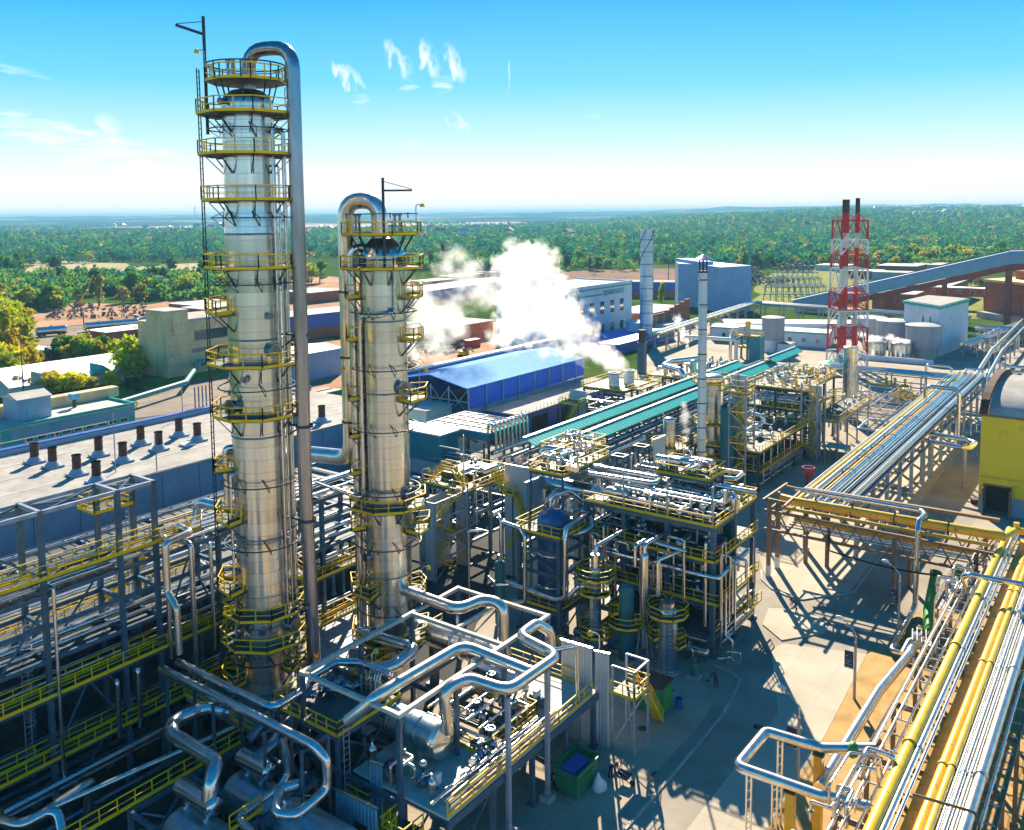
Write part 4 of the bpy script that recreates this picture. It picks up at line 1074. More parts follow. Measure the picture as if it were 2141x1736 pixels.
pipe([(-58.8,27,6.2),(-57.2,36.6,6.2),(-56.6,40.2,6.2)],.2,'pipe_pale','pale pipe slanting along the edge of the drum frame',None,12)
sp_ = lambda x,y,z: spot(x / 3.614,1255.4 + y / 3.614,z)
pipe([sp_(-60,1560,6),sp_(10,1660,6),sp_(160,1700,6),sp_(330,1610,6),sp_(430,1540,6),sp_(690,1375,6),sp_(668,1400,5),sp_(668,1720,1.5)],.36,'pipe','blue shining pipe snaking along the bottom left corner',None,18,.8)
pipe([sp_(330,1600,6),sp_(440,1600,6),sp_(470,1760,5)],.34,'pipe','short branch pipe bending off the bottom edge at the left corner',None,18,.7)
for k in range(7):
 y = 9 + k * 4.2
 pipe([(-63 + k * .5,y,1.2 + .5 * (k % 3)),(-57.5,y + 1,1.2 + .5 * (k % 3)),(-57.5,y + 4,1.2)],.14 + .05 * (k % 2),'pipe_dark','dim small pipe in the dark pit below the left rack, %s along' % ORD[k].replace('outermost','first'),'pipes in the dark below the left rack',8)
# ---------------------------------------------------------------- exchanger deck at the bottom centre
FX0,FX1 = -51.4,-41.3
ff = steel('exchanger_steelwork','tall open steel frame with pale sunlit top beams above the exchangers',[FX0,FX1],[42.8,49.0,55.1,61.5],[4.8],'steel',cat='steel frame',top=lambda x,y: 11.0,
  brace=[((FX1,55.3,5),(FX1,61.3,10.7)),((FX0,61.5,5.2),(-46.5,61.5,10.7)),((FX1,43,.3),(FX1,48.8,4.4))])
mb = MB()
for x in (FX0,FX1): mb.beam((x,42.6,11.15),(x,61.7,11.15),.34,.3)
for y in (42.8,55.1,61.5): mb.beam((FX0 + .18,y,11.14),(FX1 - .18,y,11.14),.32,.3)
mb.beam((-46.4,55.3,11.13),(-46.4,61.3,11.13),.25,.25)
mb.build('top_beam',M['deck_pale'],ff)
dk = steel('exchanger_deck','raised pale deck with yellow rails carrying the exchangers above the plaza',[-46.2,-41.6,-37.4],[43.4,48.4,53.4,58.2,62.6],[4.8],'steel',cat='deck',cw=.36,
  brace=[((-37.4,43.6,.3),(-37.4,48.2,4.4)),((-37.4,58.0,.3),(-37.4,53.6,4.4))])
MB().box(-46.4,43.1,4.82,-37.2,50.0,5.0).build('floor',M['deck_pale'],dk)
MB().box(-46.4,57.0,4.82,-37.2,63.0,5.0).build('floor',M['deck_pale'],dk)
MB().box(-39.4,50.0,4.83,-37.2,57.0,4.99).build('floor',M['deck_pale'],dk)
mb = MB()
for k in range(9): mb.beam((-46.4,50.4 + k * .8,4.9),(-39.4,50.4 + k * .8,4.9),.1,.14)
mb.build('open_joists',M['brown'],dk)
for pts in ([(-37.25,43.1,5),(-37.25,50.2,5),(-37.25,57,5),(-37.25,62.2,5)],[(-46.4,50.0,5),(-39.4,50.0,5),(-39.4,57.0,5),(-46.4,57.0,5)],[(-39.4,63,5),(-46.4,63,5)]):
 mb = MB(); mb.rail(pts,1.15,False,1.3,.28,.07); mb.build('handrail',M['yellow'],dk)
MB().beam((-37.12,43,4.55),(-37.12,63,4.55),.12,.6).build('fascia_girder',M['steel'],dk)
mb = MB(); mb.stair((-38.3,58.2,0),(-38.3,52.6,4.9),.9,rails=False); mb.build('stair',M['steel_dark'],dk)
for k,(y0,y1,rr_,z) in enumerate(((44,62,.12,5.35),(44,58,.09,5.3),(43,56,.15,5.45),(45,52,.1,5.3))):
 pipe([(-37.9 - k * .4,y0,z),(-37.9 - k * .4,y1,z)],rr_,'pipe_pale','thin pale pipe on the deck edge, %s from the rail' % ORD[k].replace('outermost','first'),'pipes along the deck edge',8,flanges=3)
pipe([(-45.8,50.8,5.9),(-39.8,50.8,5.9),(-39.8,56.4,5.9),(-45.8,56.4,5.9)],.13,'pipe_pale','thin pale pipe looping round the open deck bay',None,10)
for k in range(5): pipe([(-45.6 + k * 1.3,50.6,6.6 + .2 * (k % 2)),(-45.6 + k * 1.3,56.6,6.6 + .2 * (k % 2))],.10 + .04 * (k % 2),'pipe','small pipe bridging the open deck bay, %s from the left' % ORD[k].replace('outermost','first'),'pipes bridging the open deck bay',8)
clutter_late = [(-45.6,-38.2,43.7,46.0,5.0,9),(-45,-38,57.5,58.4,5.0,4)]
# exchangers
t = thing('heat_exchanger','big horizontal silver exchanger with a shining conical end cap near the bottom','exchanger',(-45,47.7,5))
MB().lathe((-51.5,47.7,6.75),[(.05,-.6),(.9,-.4),(1.2,0),(1.2,7.0),(1.25,7.05),(1.25,9.6)],40,axis='x').build('shell',M['vessel'],t)
MB().lathe((-41.9,47.7,6.75),[(1.42,0),(1.42,.5),(.02,.98)],14,axis='x').build('end_cap',M['column'],t)
mb = MB()
for x in (-49.2,-46.4,-43.6): mb.lathe((x,47.7,6.75),[(1.26,0),(1.30,.02),(1.30,.14),(1.26,.16)],32,axis='x',cap=False)
mb.build('band',M['pipe_dark'],t)
for x in (-49,-43): MB().box(x - .3,46.8,5.0,x + .3,48.6,5.8).build('saddle',M['concrete'],t)
t = thing('heat_exchanger','silver exchanger with strapped shell behind the frame, next to the shorter column','exchanger',(-48,60.0,5))
MB().lathe((-53.6,59.7,7.0),[(.05,-.5),(.9,-.3),(1.15,0),(1.15,3.4),(1.2,3.6),(1.2,6.8),(.8,7.9),(.8,8.6),(1.0,8.62),(1.0,9.0),(.02,9.2)],36,axis='x').build('shell',M['column'],t)
mb = MB()
for x in (-50.3,-49.2,-48.1): mb.lathe((x,59.7,7.0),[(1.21,0),(1.29,.02),(1.29,.24),(1.21,.26)],32,axis='x',cap=False)
mb.build('strap',M['pipe'],t)
for x in (-51.6,-47.6): MB().box(x - .3,58.9,5.0,x + .3,60.5,6.0).build('saddle',M['concrete'],t)
t = thing('heat_exchanger','small bright exchanger under the frame beams in the bottom centre','exchanger',(-43.6,56.4,5))
vessel_h(MB(),(-47.2,58.4,6.3),(-42.6,58.4,6.3),.7,24).build('shell',M['pipe'],t)
for x in (-46,-43.6): MB().box(x - .2,57.9,5,x + .2,58.9,5.75).build('saddle',M['concrete'],t)
# big bright pipes over the frame
pipe([(-45.9,42.2,9.4),(-43.7,43.3,11.7),(-43.4,52.4,11.7),(-37.0,52.7,11.3)],.45,'pipe_pale','thick bright pipe crossing over the exchanger frame to the outer loop',None,22,1.5)
pipe([(-41.0,47.7,7.6),(-40.95,47.1,11.2),(-40.4,49.4,11.2),(-36.9,49.7,11.2),(-36.7,56.1,11.2),(-40.8,56.5,11.5),(-40.9,59.2,11.5),(-40.2,60.2,10.6),(-40.2,60.4,8.4)],.45,'pipe_pale','thick bright pipe rising from the exchanger cap and looping past the deck edge',None,22,1.1)
pipe([(-40.2,56.9,11.0),(-37.8,56.9,11.0),(-37.4,60.0,10.2),(-37.4,60.2,5.4)],.18,'pipe','thin pipe tucked under the outer bright loop',None,12)
pipe([(-54.4,57.2,11.8),(-47.6,56.9,11.8),(-47.0,59.6,11.9),(-44.9,59.9,11.9),(-44.8,59.7,8.0)],.5,'pipe_pale','thick bright S shaped pipe from the shorter column into the strapped exchanger',None,22,1.3)
pipe([(-57.8,55.0,7.6),(-50.4,54.6,8.4),(-50.2,51.2,8.2),(-51.9,50.4,8.0),(-50.2,49.4,7.8),(-49.8,49.2,5.5)],.56,'pipe','thick blue reflecting pipe hooking round behind the valve platform',None,24,1.3)
t = thing('pipe_post','slender grey post carrying the outer bright loop at the deck front','post',(-36.75,54.6,0),'posts of the outer pipe loop')
MB().box(-36.9,54.4,0,-36.6,54.75,10.75).build('shaft',M['steel_grey'],t); MB().box(-37.2,54.1,0,-36.3,55.05,.5).build('foot',M['concrete'],t)
t = thing('pipe_post','slender grey post under the bend of the bright pipe near the bottom edge','post',(-37.0,49.6,0),'posts of the outer pipe loop')
MB().box(-37.0,49.4,0,-36.7,49.75,10.75).build('shaft',M['steel_grey'],t); MB().box(-37.3,49.1,0,-36.4,50.05,.5).build('foot',M['concrete'],t)
# corrugated screens round the deck
def screen(x0,y0,z0,x1,y1,z1,label,mat='panel',name='wall_panel'):
 t = thing(name,label,'screen',((x0 + x1) / 2,(y0 + y1) / 2,z0))
 MB().box(x0,y0,z0,x1,y1,z1).build('sheet',M[mat],t)
 mb = MB(); mb.beam((x0 - .03,y0 - .03,z1 + .06),(x1 + .03,y1 + .03,z1 + .06),.2,.12); mb.build('coping',M['pipe_pale'],t)
 return t
screen(-41.0,63.15,3.9,-37.9,63.3,8.4,'pale corrugated screen wall standing behind the deck rail')
screen(-37.5,63.1,0,-36.2,63.3,8.4,'tall narrow corrugated panel at the far corner of the deck')
screen(-42.0,62.7,0,-38.6,62.85,4.4,'shaded corrugated wall under the far end of the deck')
screen(-44.6,43.0,0,-43.4,43.15,6.4,'narrow blue corrugated panel at the near corner of the deck','panel_blue')
t = screen(-45.6,40.6,1.2,-41.6,40.75,5.2,'blue corrugated hut wall with a doorway at the bottom edge','panel_blue','hut_wall')
MB().box(-43.6,40.55,1.4,-42.5,40.58,3.7).build('doorway',M['black'],t)
hs_ = thing('stair_landing','yellow railed stair and landing beside the blue hut at the bottom edge','stair',(-42.5,39,0))
for (x0,y0,x1,y1,z) in ((-45.6,39.0,-41.8,40.5,1.4),(-41.6,41.0,-39.4,43.0,3.4),(-46.6,42.6,-44.4,44.5,3.0)): deck(hs_,x0,y0,x1,y1,z,'grating','SEW','landing')
mb = MB(); mb.stair((-41.5,39.6,1.4),(-41.4,42.0,3.4),.8); mb.stair((-39.8,38.6,0),(-41.6,39.4,1.4),.8); mb.build('flight',M['yellow'],hs_)
for (x,y) in ((-41.6,41),(-39.4,41),(-39.4,43),(-45.6,39),(-41.8,39)): MB().box(x - .07,y - .07,0,x + .07,y + .07,3.3 if x > -41.7 else 1.3).build('post',M['steel'],hs_)
# yellow stair tower at the deck end
st = thing('stair_tower','small yellow outside stair beyond the tall panel at the deck end','stair',(-34.8,64.0,0))
for x in (-36.0,-33.9):
 for y in (63.5,66): MB().box(x - .08,y - .08,0,x + .08,y + .08,7.4).build('post',M['steel_grey'],st)
deck(st,-36.1,63.4,-33.8,66.1,5.0,'grating','NES','landing')
mb = MB(); mb.beam((-36,63.5,7.4),(-33.9,63.5,7.4),.14); mb.beam((-33.9,63.5,7.4),(-33.9,66,7.4),.14); mb.beam((-36,66,7.4),(-33.9,66,7.4),.14); mb.beam((-36,63.5,.3),(-33.9,66,4.8),.09); mb.beam((-33.9,63.5,.2),(-36,66,4.8),.09); mb.build('bracing',M['steel_grey'],st)
mb = MB(); mb.stair((-34.6,69.6,0),(-34.6,66.1,5.0),.85); mb.build('flight',M['yellow'],st)
t = thing('equipment_box','green equipment container behind the yellow outside stair','container',(-35.4,70.8,0))
MB().box(-37.6,69.9,.15,-34.6,72.2,2.7).build('body',M['green_dark'],t); MB().box(-37.7,69.8,2.7,-34.5,72.3,2.85).build('lid',M['rust'],t); MB().box(-34.58,70.3,.3,-34.5,71.9,2.4).build('door',M['green'],t)
t = thing('barrel','dark blue barrel beside the green container','barrel',(-34.0,72.2,0)); MB().lathe((-34.0,72.4,0),[(.32,0),(.34,.05),(.33,.4),(.345,.45),(.33,.8),(.34,.95)],16).build('body',M['blue_paint'],t); MB().cyl((-34,72.4,.95),(-34,72.4,.99),.3,16).build('lid',M['steel_dark'],t)
# floodlights on bent poles
def flood(x,y,z,h,d,label):
 t = thing('floodlight',label,'floodlight',(x,y,z),'yellow floodlights')
 MB().tube([(x,y,z),(x,y,z + h),(x + d[0],y + d[1],z + h + .12)],.06,8,.3).build('pole',M['pipe_pale'],t)
 MB().lathe((x + d[0] * 1.15,y + d[1] * 1.15,z + h + .1),[(.06,.1),(.22,-.06),(.26,-.3)],10).build('head',M['yellow'],t)
flood(-37.2,63.35,8.3,1.6,(-.7,-.2),'yellow floodlight on a bent pole above the far corner panel')
flood(-49.8,48.6,8.0,2.6,(-.2,.6),'yellow floodlight on a bent pole at the back of the valve platform')
flood(-41.0,54.8,5.0,2.4,(-.4,-.6),'yellow floodlight over the open deck bay')
# skip, sack, people
t = thing('skip','dark green waste skip on the plaza below the exchanger deck','skip',(-35.7,57.3,0))
mb = MB()
a,b_ = [(-36.6,55.9),(-34.85,55.9),(-34.85,58.6),(-36.6,58.6)],[(-37.0,55.4),(-34.6,55.4),(-34.6,59.0),(-37.0,59.0)]
vs = [(*p,.08) for p in a] + [(*p,2.2) for p in b_]
mb._add(vs,[(3,2,1,0)] + [(i,(i + 1) % 4,4 + (i + 1) % 4,4 + i) for i in range(4)])
mb._add([(*p,1.75) for p in b_],[(0,1,2,3)])
for p,q in zip(b_,b_[1:] + b_[:1]): mb.beam((*p,2.2),(*q,2.2),.12,.14)
mb.build('body',M['green_dark'],t)
MB().poly([(-36.5,55.9),(-35.2,56.0),(-35.1,58.2),(-36.4,58.5)],1.76,2.05).build('tarpaulin',M['blue_paint'],t)
t = thing('sack','white bulk sack leaning against the green skip','sack',(-34.1,57.9,0))
MB().lathe((-34.1,57.9,0),[(.42,0),(.5,.15),(.46,.5),(.32,.9),(.14,1.25),(.05,1.5)],12).build('bag',M['bag'],t)
MB().lathe((-33.85,58.15,0),[(.3,0),(.38,.15),(.34,.5),(.2,.75),(.06,.9)],10).build('spare_bag',M['bag'],t)
def person(name_label,loc,rz,hips,pose,helmet='red',suit='navy',vest=None):
 """one continuous skinned body; helmet is a child"""
 t_ = bpy.data.meshes.new('person')
 J = {'pel': (0,0,.95),'chest': (0,.05,1.35),'neck': (0,.08,1.52),'head': (0,.12,1.68),'sl': (-.2,.05,1.42),'sr': (.2,.05,1.42),'el': (-.26,.15,1.15),'er': (.26,.15,1.15),'hl': (-.2,.38,1.0),'hr': (.2,.38,1.0),
  'tl': (-.11,0,.9),'tr': (.11,0,.9),'kl': (-.13,.06,.5),'kr': (.13,-.02,.5),'al': (-.13,0,.09),'ar': (.13,-.14,.09),'fl': (-.14,.17,.05),'fr': (.14,.04,.05)}
 J.update(pose)
 names = list(J); ix = {k: i for i,k in enumerate(names)}
 E_ = [('pel','chest'),('chest','neck'),('neck','head'),('chest','sl'),('sl','el'),('el','hl'),('chest','sr'),('sr','er'),('er','hr'),('pel','tl'),('tl','kl'),('kl','al'),('al','fl'),('pel','tr'),('tr','kr'),('kr','ar'),('ar','fr')]
 t_.from_pydata([J[k] for k in names],[(ix[a],ix[b]) for a,b in E_],[])
 o = bpy.data.objects.new('person',t_); COL.objects.link(o)
 md = o.modifiers.new('skin','SKIN'); o.modifiers.new('sub','SUBSURF').levels = 2; o.modifiers['sub'].render_levels = 2
 rad = {'pel': .15,'chest': .17,'neck': .07,'head': .11,'sl': .085,'sr': .085,'el': .06,'er': .06,'hl': .05,'hr': .05,'tl': .11,'tr': .11,'kl': .08,'kr': .08,'al': .06,'ar': .06,'fl': .055,'fr': .055}
 for k in names:
  sv = t_.skin_vertices[0].data[ix[k]]; sv.radius = (rad[k],rad[k]); sv.use_root = (k == 'pel')
 t_.materials.append(M[suit])
 o.location = loc; o.rotation_euler.z = rz
 tag(o,name_label,'person','plant workers')
 def child(nm,mb,m_):
  c = mb.build(nm,M[m_]); c.parent = o; return c
 hx,hy,hz = J['head']
 mb = MB().lathe((hx,hy,hz + .02),[(.165,0),(.15,.06),(.11,.13),(.03,.165)],14); mb.lathe((hx,hy + .04,hz + .01),[(.18,0),(.18,.02)],14); child('helmet',mb,helmet)
 mb = MB().lathe((hx,hy + .035,hz - .12),[(.06,0),(.10,.05),(.105,.11),(.09,.14)],10); child('face',mb,'skin')
 for k in ('hl','hr'):
  p = Vector(J[k]); mb = MB()
  mb.box(p.x - .04,p.y - .02,p.z - .05,p.x + .04,p.y + .06,p.z + .02)
  for i in range(4): mb.beam((p.x - .03 + i * .02,p.y + .06,p.z - .02),(p.x - .03 + i * .02,p.y + .11 + .01 * (i in (1,2)),p.z - .045),.016)
  mb.beam((p.x + (.05 if k == 'hl' else -.05),p.y,p.z - .01),(p.x + (.06 if k == 'hl' else -.06),p.y + .05,p.z - .03),.018)
  child('hand',mb,'skin')
 if vest:
  mb = MB().lathe((0,J['chest'][1] * .6,1.0),[(.19,0),(.215,.2),(.215,.42),(.12,.5)],14); child('vest',mb,vest)
 return o
BEND = {'chest': (0,.33,1.2),'neck': (0,.47,1.27),'head': (0,.58,1.33),'sl': (-.2,.38,1.25),'sr': (.2,.38,1.25),'el': (-.24,.46,.98),'er': (.24,.46,.98),'hl': (-.22,.62,.75),'hr': (.22,.62,.75)}
person('worker in dark overalls and red helmet pushing a wheelbarrow across the plaza',(-34.1,59.9,0),R(-88),0,BEND)
t = thing('wheelbarrow','small dark wheelbarrow in front of the worker on the plaza','wheelbarrow',(-33.2,59.9,0))
mb = MB(); vs = [(-33.3,59.6,.45),(-32.5,59.65,.4),(-32.5,60.15,.4),(-33.3,60.2,.45),(-33.45,59.45,.8),(-32.3,59.5,.75),(-32.3,60.3,.75),(-33.45,60.35,.8)]
mb._add(vs,[(3,2,1,0),(0,1,5,4),(1,2,6,5),(2,3,7,6),(3,0,4,7)]); mb.build('tray',M['steel_dark'],t)
mb = MB()
for y in (59.68,60.12): mb.beam((-33.55,y,.75),(-32.2,y,.3),.05); mb.beam((-33.1,y,.45),(-33.15,y,0),.05)
mb.build('frame',M['steel_grey'],t)
MB().lathe((-32.15,59.87,.22),[(.22,0),(.22,.1)],14,axis='y').build('wheel',M['black'],t)
person('worker in dark clothes and red helmet stooping on the plaza by the process block',(-32.6,77.7,0.06),R(60),0,BEND)
t = thing('broom','broom held by the stooping worker on the plaza','broom',(-33.2,78,0)); MB().tube([(-33.0,77.9,.95),(-33.7,78.3,.1)],.02,6).build('stick',M['wood'],t); MB().box(-33.85,78.2,.02,-33.55,78.45,.16).build('brush',M['rust'],t)
person('worker in red helmet crouching on the corner pavement by the junction',(-31.6,98.3,.14),R(120),0,BEND)
person('worker in orange vest beside the post under the exchanger deck',(-36.9,55.9,0),R(200),0,{},'white','navy','orange_pipe')
person('worker in dark overalls kneeling on the near end of the exchanger deck',(-43.9,43.9,5.0),R(-60),0,BEND)
person('worker in red helmet next to the kneeling worker on the exchanger deck',(-42.6,43.8,5.0),R(100),0,BEND,'red','navy')
person('worker in dark clothes standing between the legs of the long pipe rack',(-30.6,133,.12),R(0),0,{},'white')
# ---------------------------------------------------------------- clutter prototypes reused on the process decks
def proto(name,label,cat,group,parts):
 t = thing(name,label,cat,(0,0,0),group)
 for nm,mat,fn in parts:
  mb = MB(); fn(mb); mb.build(nm,M[mat],t)
 return t
def p_pump(mb): mb.lathe((-.55,0,.55),[(.05,0),(.3,.05),(.3,.8),(.18,.9),(.18,1.1)],12,axis='x')
def p_pumpb(mb): mb.box(-.8,-.35,0,.8,.35,.22)
def p_head(mb): mb.lathe((.55,0,.55),[(.1,0),(.42,.05),(.42,.35),(.1,.4)],14,axis='x')
def p_loop(mb): mb.tube([(-1.2,0,0),(-1.2,0,1.5),(.3,0,1.5),(.3,.9,1.5),(.3,.9,0)],.14,9)
def p_loop2(mb): mb.tube([(-1.5,0,.5),(1.2,0,.5),(1.2,0,1.7),(1.2,.8,1.7),(1.2,.8,0)],.2,10)
def p_fl(mb):
 mb.lathe((-1.2,0,.7),[(.24,-.05),(.24,.05)],10)
def p_hx(mb): vessel_h(mb,(-1.3,0,1.0),(1.3,0,1.0),.42,18)
def p_sad(mb): mb.box(-.9,-.3,0,-.7,.3,.65)
def p_sad2(mb): mb.box(.7,-.3,0,.9,.3,.65)
def p_can(mb): mb.lathe((0,0,0),[(.3,0),(.32,.05),(.32,1.3),(.2,1.5),(.08,1.6),(.08,2.0)],14)
def p_box(mb): mb.box(-.35,-.2,.5,.35,.2,1.5)
def p_leg(mb): mb.box(-.06,-.06,0,.06,.06,.5)
def p_stem(mb): mb.tube([(-.8,0,.4),(.8,0,.4)],.13,8); mb.lathe((0,0,.4),[(.22,0),(.22,.25),(.1,.3),(.1,.8),(.26,.84),(.26,.96)],10)
def p_top(mb): mb.lathe((0,0,1.2),[(.26,.16),(.3,.2),(.3,.5),(.1,.58)],10)
CL = {}
def clutter(x0,x1,y0,y1,z,n,where,seed,mix='plvhcbs',gname=None):
 g = random.Random(seed)
 gname = gname or where
 kinds = {'p': ('pump','blue pump with motor %s','pump',[('motor','blue_vessel',p_pump),('base','concrete',p_pumpb),('casing','steel',p_head)]),
   'l': ('pipe_loop','small silver pipe loop %s','pipe',[('tube','pipe_pale',p_loop),('flange','pipe_dark',p_fl)]),
   'v': ('control_valve','small control valve with pale actuator head %s','valve',[('body','pipe',p_stem),('actuator','pipe_pale',p_top)]),
   'h': ('heat_exchanger','small silver horizontal exchanger %s','exchanger',[('shell','pipe_pale',p_hx),('saddle','steel',p_sad),('saddle','steel',p_sad2)]),
   'c': ('filter_vessel','small upright silver filter vessel %s','vessel',[('shell','pipe',p_can)]),
   'b': ('junction_box','small pale instrument cabinet %s','cabinet',[('cabinet','white',p_box),('foot','steel',p_leg)]),
   'y': ('control_valve','yellow painted valve block %s','valve',[('body','yellow',p_stem),('actuator','yellow',p_top)]),
   's': ('pipe_spool','thicker silver pipe spool %s','pipe',[('tube','pipe',p_loop2)])}
 for i in range(n):
  k = g.choice(mix)
  nm,lb,cat,parts = kinds[k]
  lab = lb % where
  key = (k,where)
  x,y = g.uniform(x0,x1),g.uniform(y0,y1)
  if k not in CL:
   o = proto(nm,lab,cat,None,parts); CL[k] = o
   o['group'] = '%s %s' % (cat,gname)
  else:
   o = dup(CL[k],(0,0,0),lab,'%s %s' % (cat,gname))
  o.location = (x,y,z); o.rotation_euler.z = g.choice((0,pi / 2,pi,-pi / 2)); s = g.uniform(.75,1.15); o.scale = (s,s,s)
SMALL = {}
def small(P,r,mat,n):
 SMALL.setdefault(mat,MB()).tube(P,r,n)
def runs(n,ax,lo,hi,c0,c1,z0,z1,where,seed,mats=('pipe','pipe_pale','pipe','pipe_dark'),rmax=.2,drop=0):
 """n straight or dog-legged lines along an axis inside a box"""
 g = random.Random(seed)
 for i in range(n):
  c,z,r = g.uniform(c0,c1),g.uniform(z0,z1),g.uniform(.07,rmax)
  a,b = lo + g.uniform(0,.3) * (hi - lo),hi - g.uniform(0,.3) * (hi - lo)
  P = [(a,c,z),(b,c,z)] if ax == 'x' else [(c,a,z),(c,b,z)]
  if g.random() < .6:
   e = g.choice((-1,1)) * g.uniform(.8,2.2)
   q = P[-1]; P.append((q[0],q[1],q[2] + e if not drop else q[2] - drop))
  if g.random() < .4:
   q = P[0]; P.insert(0,(q[0] + (g.uniform(-1.5,1.5) if ax == 'y' else 0),q[1] + (g.uniform(-1.5,1.5) if ax == 'x' else 0),q[2]))
  if where.split()[0] not in ('over','across'): small(P,r,g.choice(mats),7); continue
  pipe(P,r,g.choice(mats),'%s pipe %s' % ('slim silver' if r < .13 else 'silver',where),'pipes ' + where,8)
def risers(n,x0,x1,y0,y1,z0,z1,where,seed,rmax=.22):
 g = random.Random(seed)
 for i in range(n):
  x,y,r = g.uniform(x0,x1),g.uniform(y0,y1),g.uniform(.08,rmax)
  a,b = z0 + g.uniform(0,.5) * (z1 - z0),z1 - g.uniform(0,.35) * (z1 - z0)
  dx,dy = g.choice(((1,0),(0,1),(-1,0))); L = g.uniform(.8,2.4)
  if seed not in (37,38): small([(x,y,a),(x,y,b),(x + dx * L,y + dy * L,b),(x + dx * L,y + dy * L,b - g.uniform(.5,2.5))],r,g.choice(('pipe','pipe_pale','pipe')),8); continue
  pipe([(x,y,a),(x,y,b),(x + dx * L,y + dy * L,b),(x + dx * L,y + dy * L,b - g.uniform(.5,2.5))],r,g.choice(('pipe','pipe_pale','pipe')),'upright silver pipe with an elbow ' + where,'upright pipes ' + where,9)
for i,a in enumerate(clutter_late): clutter(*a,'on the pale exchanger deck near the bottom',141 + i,'pvlcb')
# ---------------------------------------------------------------- the big process block at the centre
BX0,BX1,BY0,BY1 = -50.4,-35.3,83.0,94.1
pb = steel('process_structure','big open steel process block with a yellow railed, pipe crowded roof deck',[BX0,-45.6,-40.4,BX1],[BY0,88.5,BY1],[2.2,5.6,10.2,13.85],'steel',cat='process structure',cw=.5,bw=.32,bh=.45,
  brace=[((-50.2,83,10.4),(-46.0,83,13.5)),((-45.8,83,10.4),(-50,83,13.5)),((BX1,83.3,.4),(BX1,88.2,5.2)),((BX1,93.8,.4),(BX1,88.8,5.2)),((-45.5,83,.4),(-40.6,83,5.2)),((BX0,94,.4),(BX0,88.8,5.2))])
deck(pb,BX0 - .2,BY0 - .35,BX1 + .3,BY1 + .3,14.0,'grating','SEN','roof_deck')
deck(pb,BX0,BY0 - .7,BX1 + .5,BY1,10.4,'grating','SE','upper_floor')
deck(pb,BX0,BY0 - .3,BX1 + .7,BY1,5.8,'grating','SE','middle_floor')
deck(pb,BX0,BY0,BX1,BY1,2.4,'grating','E','lower_floor')
for z0,z1 in ((.1,5.2),(5.9,9.8),(10.5,13.4)): MB().box(BX0 + .4,89.6,z0,BX1 - .5,89.75,z1).build('shade_partition',M['teal_dark'],pb)  # partitions added to stop light passing through the block
mb = MB(); mb.rail([(BX1 + .3,89.5,2.5),(BX1 + 1.2,89.5,2.5),(BX1 + 1.2,93.9,2.5)],1.1); mb.build('handrail',M['yellow'],pb)
for (x,y) in ((-45.6,82.8),(-35.3,82.8),(-40.4,82.8)): MB().cyl((x,y,14),(x,y,18.2),.1,8).build('lightning_mast',M['steel_grey'],pb)
clutter(-49.5,-36.2,83.6,93.4,14.0,58,'on the roof deck of the big process block',21,'plvhcsbbllvs')
clutter(-49.5,-36.2,83.6,93.4,10.4,26,'on the upper floor inside the big process block',22,'plvhcsy')
clutter(-49.5,-36.2,83.6,93.4,5.8,22,'on the middle floor inside the big process block',23,'plvhcs')
clutter(-49.5,-36.0,80.5,93.4,0.0,16,'on the ground under the big process block',24,'plvhc')
runs(16,'x',BX0,BX1,83.4,93.6,14.5,15.9,'over the roof deck of the big process block',31)
runs(8,'y',83.4,93.6,BX0 + .5,BX1 - .5,14.4,15.6,'across the roof deck of the big process block',32)
runs(9,'x',BX0,BX1,82.3,90,11.0,13.4,'inside the upper storey of the big process block',33,('pipe','pipe_dark'))
runs(8,'x',BX0,BX1 + .5,82.2,90,6.5,9.8,'inside the middle storey of the big process block',34,('pipe','pipe_dark'))
runs(8,'x',BX0,BX1 + .5,82.2,90,2.8,5.2,'inside the lower storey of the big process block',35,('pipe','pipe_dark'))
runs(8,'y',BY0,BY1,BX1 + .2,BX1 + 1.0,1.0,5.2,'along the road side of the big process block',36,rmax=.15)
risers(11,BX0,BX1,80.6,82.6,3,12.5,'in front of the big process block',37)
risers(8,BX1 + .2,BX1 + 1.2,82,93.5,1,12.5,'on the road side of the big process block',38,.16)
z8 = lambda x,y,z: spot(1046.2 + x / 3.242,920.7 + y / 3.242,z)
pipe([z8(610,175,16),z8(1090,262,16),z8(1050,298,16),z8(600,228,16)],.34,'pipe_pale','fat pale pipe doubling back in a hairpin over the process block roof',None,16,.8)
pipe([z8(1180,258,15.8),z8(1730,352,15.8)],.3,'pipe_pale','fat pale pipe reaching past the rear corner of the process block roof',None,16)
pipe([z8(1060,260,14.6),z8(1590,375,15.2),z8(1590,490,14.2)],.12,'pipe_pale','thin pale pipe crossing the process block roof and dropping at the rail',None,10)
pipe([z8(1500,430,14.9),z8(1425,430,14.9),z8(1418,520,14.3)],.26,'pipe_pale','short pale elbow pipe by the front corner of the process block roof',None,14)
pipe([z8(1400,240,15.6),z8(1600,262,15.6),z8(1645,222,15.6),z8(1480,195,15.6)],.24,'pipe_pale','pale hairpin pipe at the rear corner of the process block roof',None,14)
pipe([z8(995,400,14.5),z8(1075,372,14.5),z8(1010,430,14.6),z8(1250,460,14.6),z8(1130,478,14.4)],.2,'pipe_pale','pale zigzag pipe near the front rail of the process block roof',None,12)
pipe([(-50.2,82.1,9.0),(-36.4,82.0,9.0),(-34.4,82.2,9.0),(-34.3,90,9.4)],.26,'pipe','silver pipe wrapping the front corner of the process block at mid height',None,14)
pipe([(-33.9,83.0,7.4),(-33.9,83.0,2.9),(-33.2,83.1,2.4),(-33.2,83.1,.6),(-34.4,82.4,.4)],.16,'pipe','thin bent downpipe on the corner of the process block',None,10)
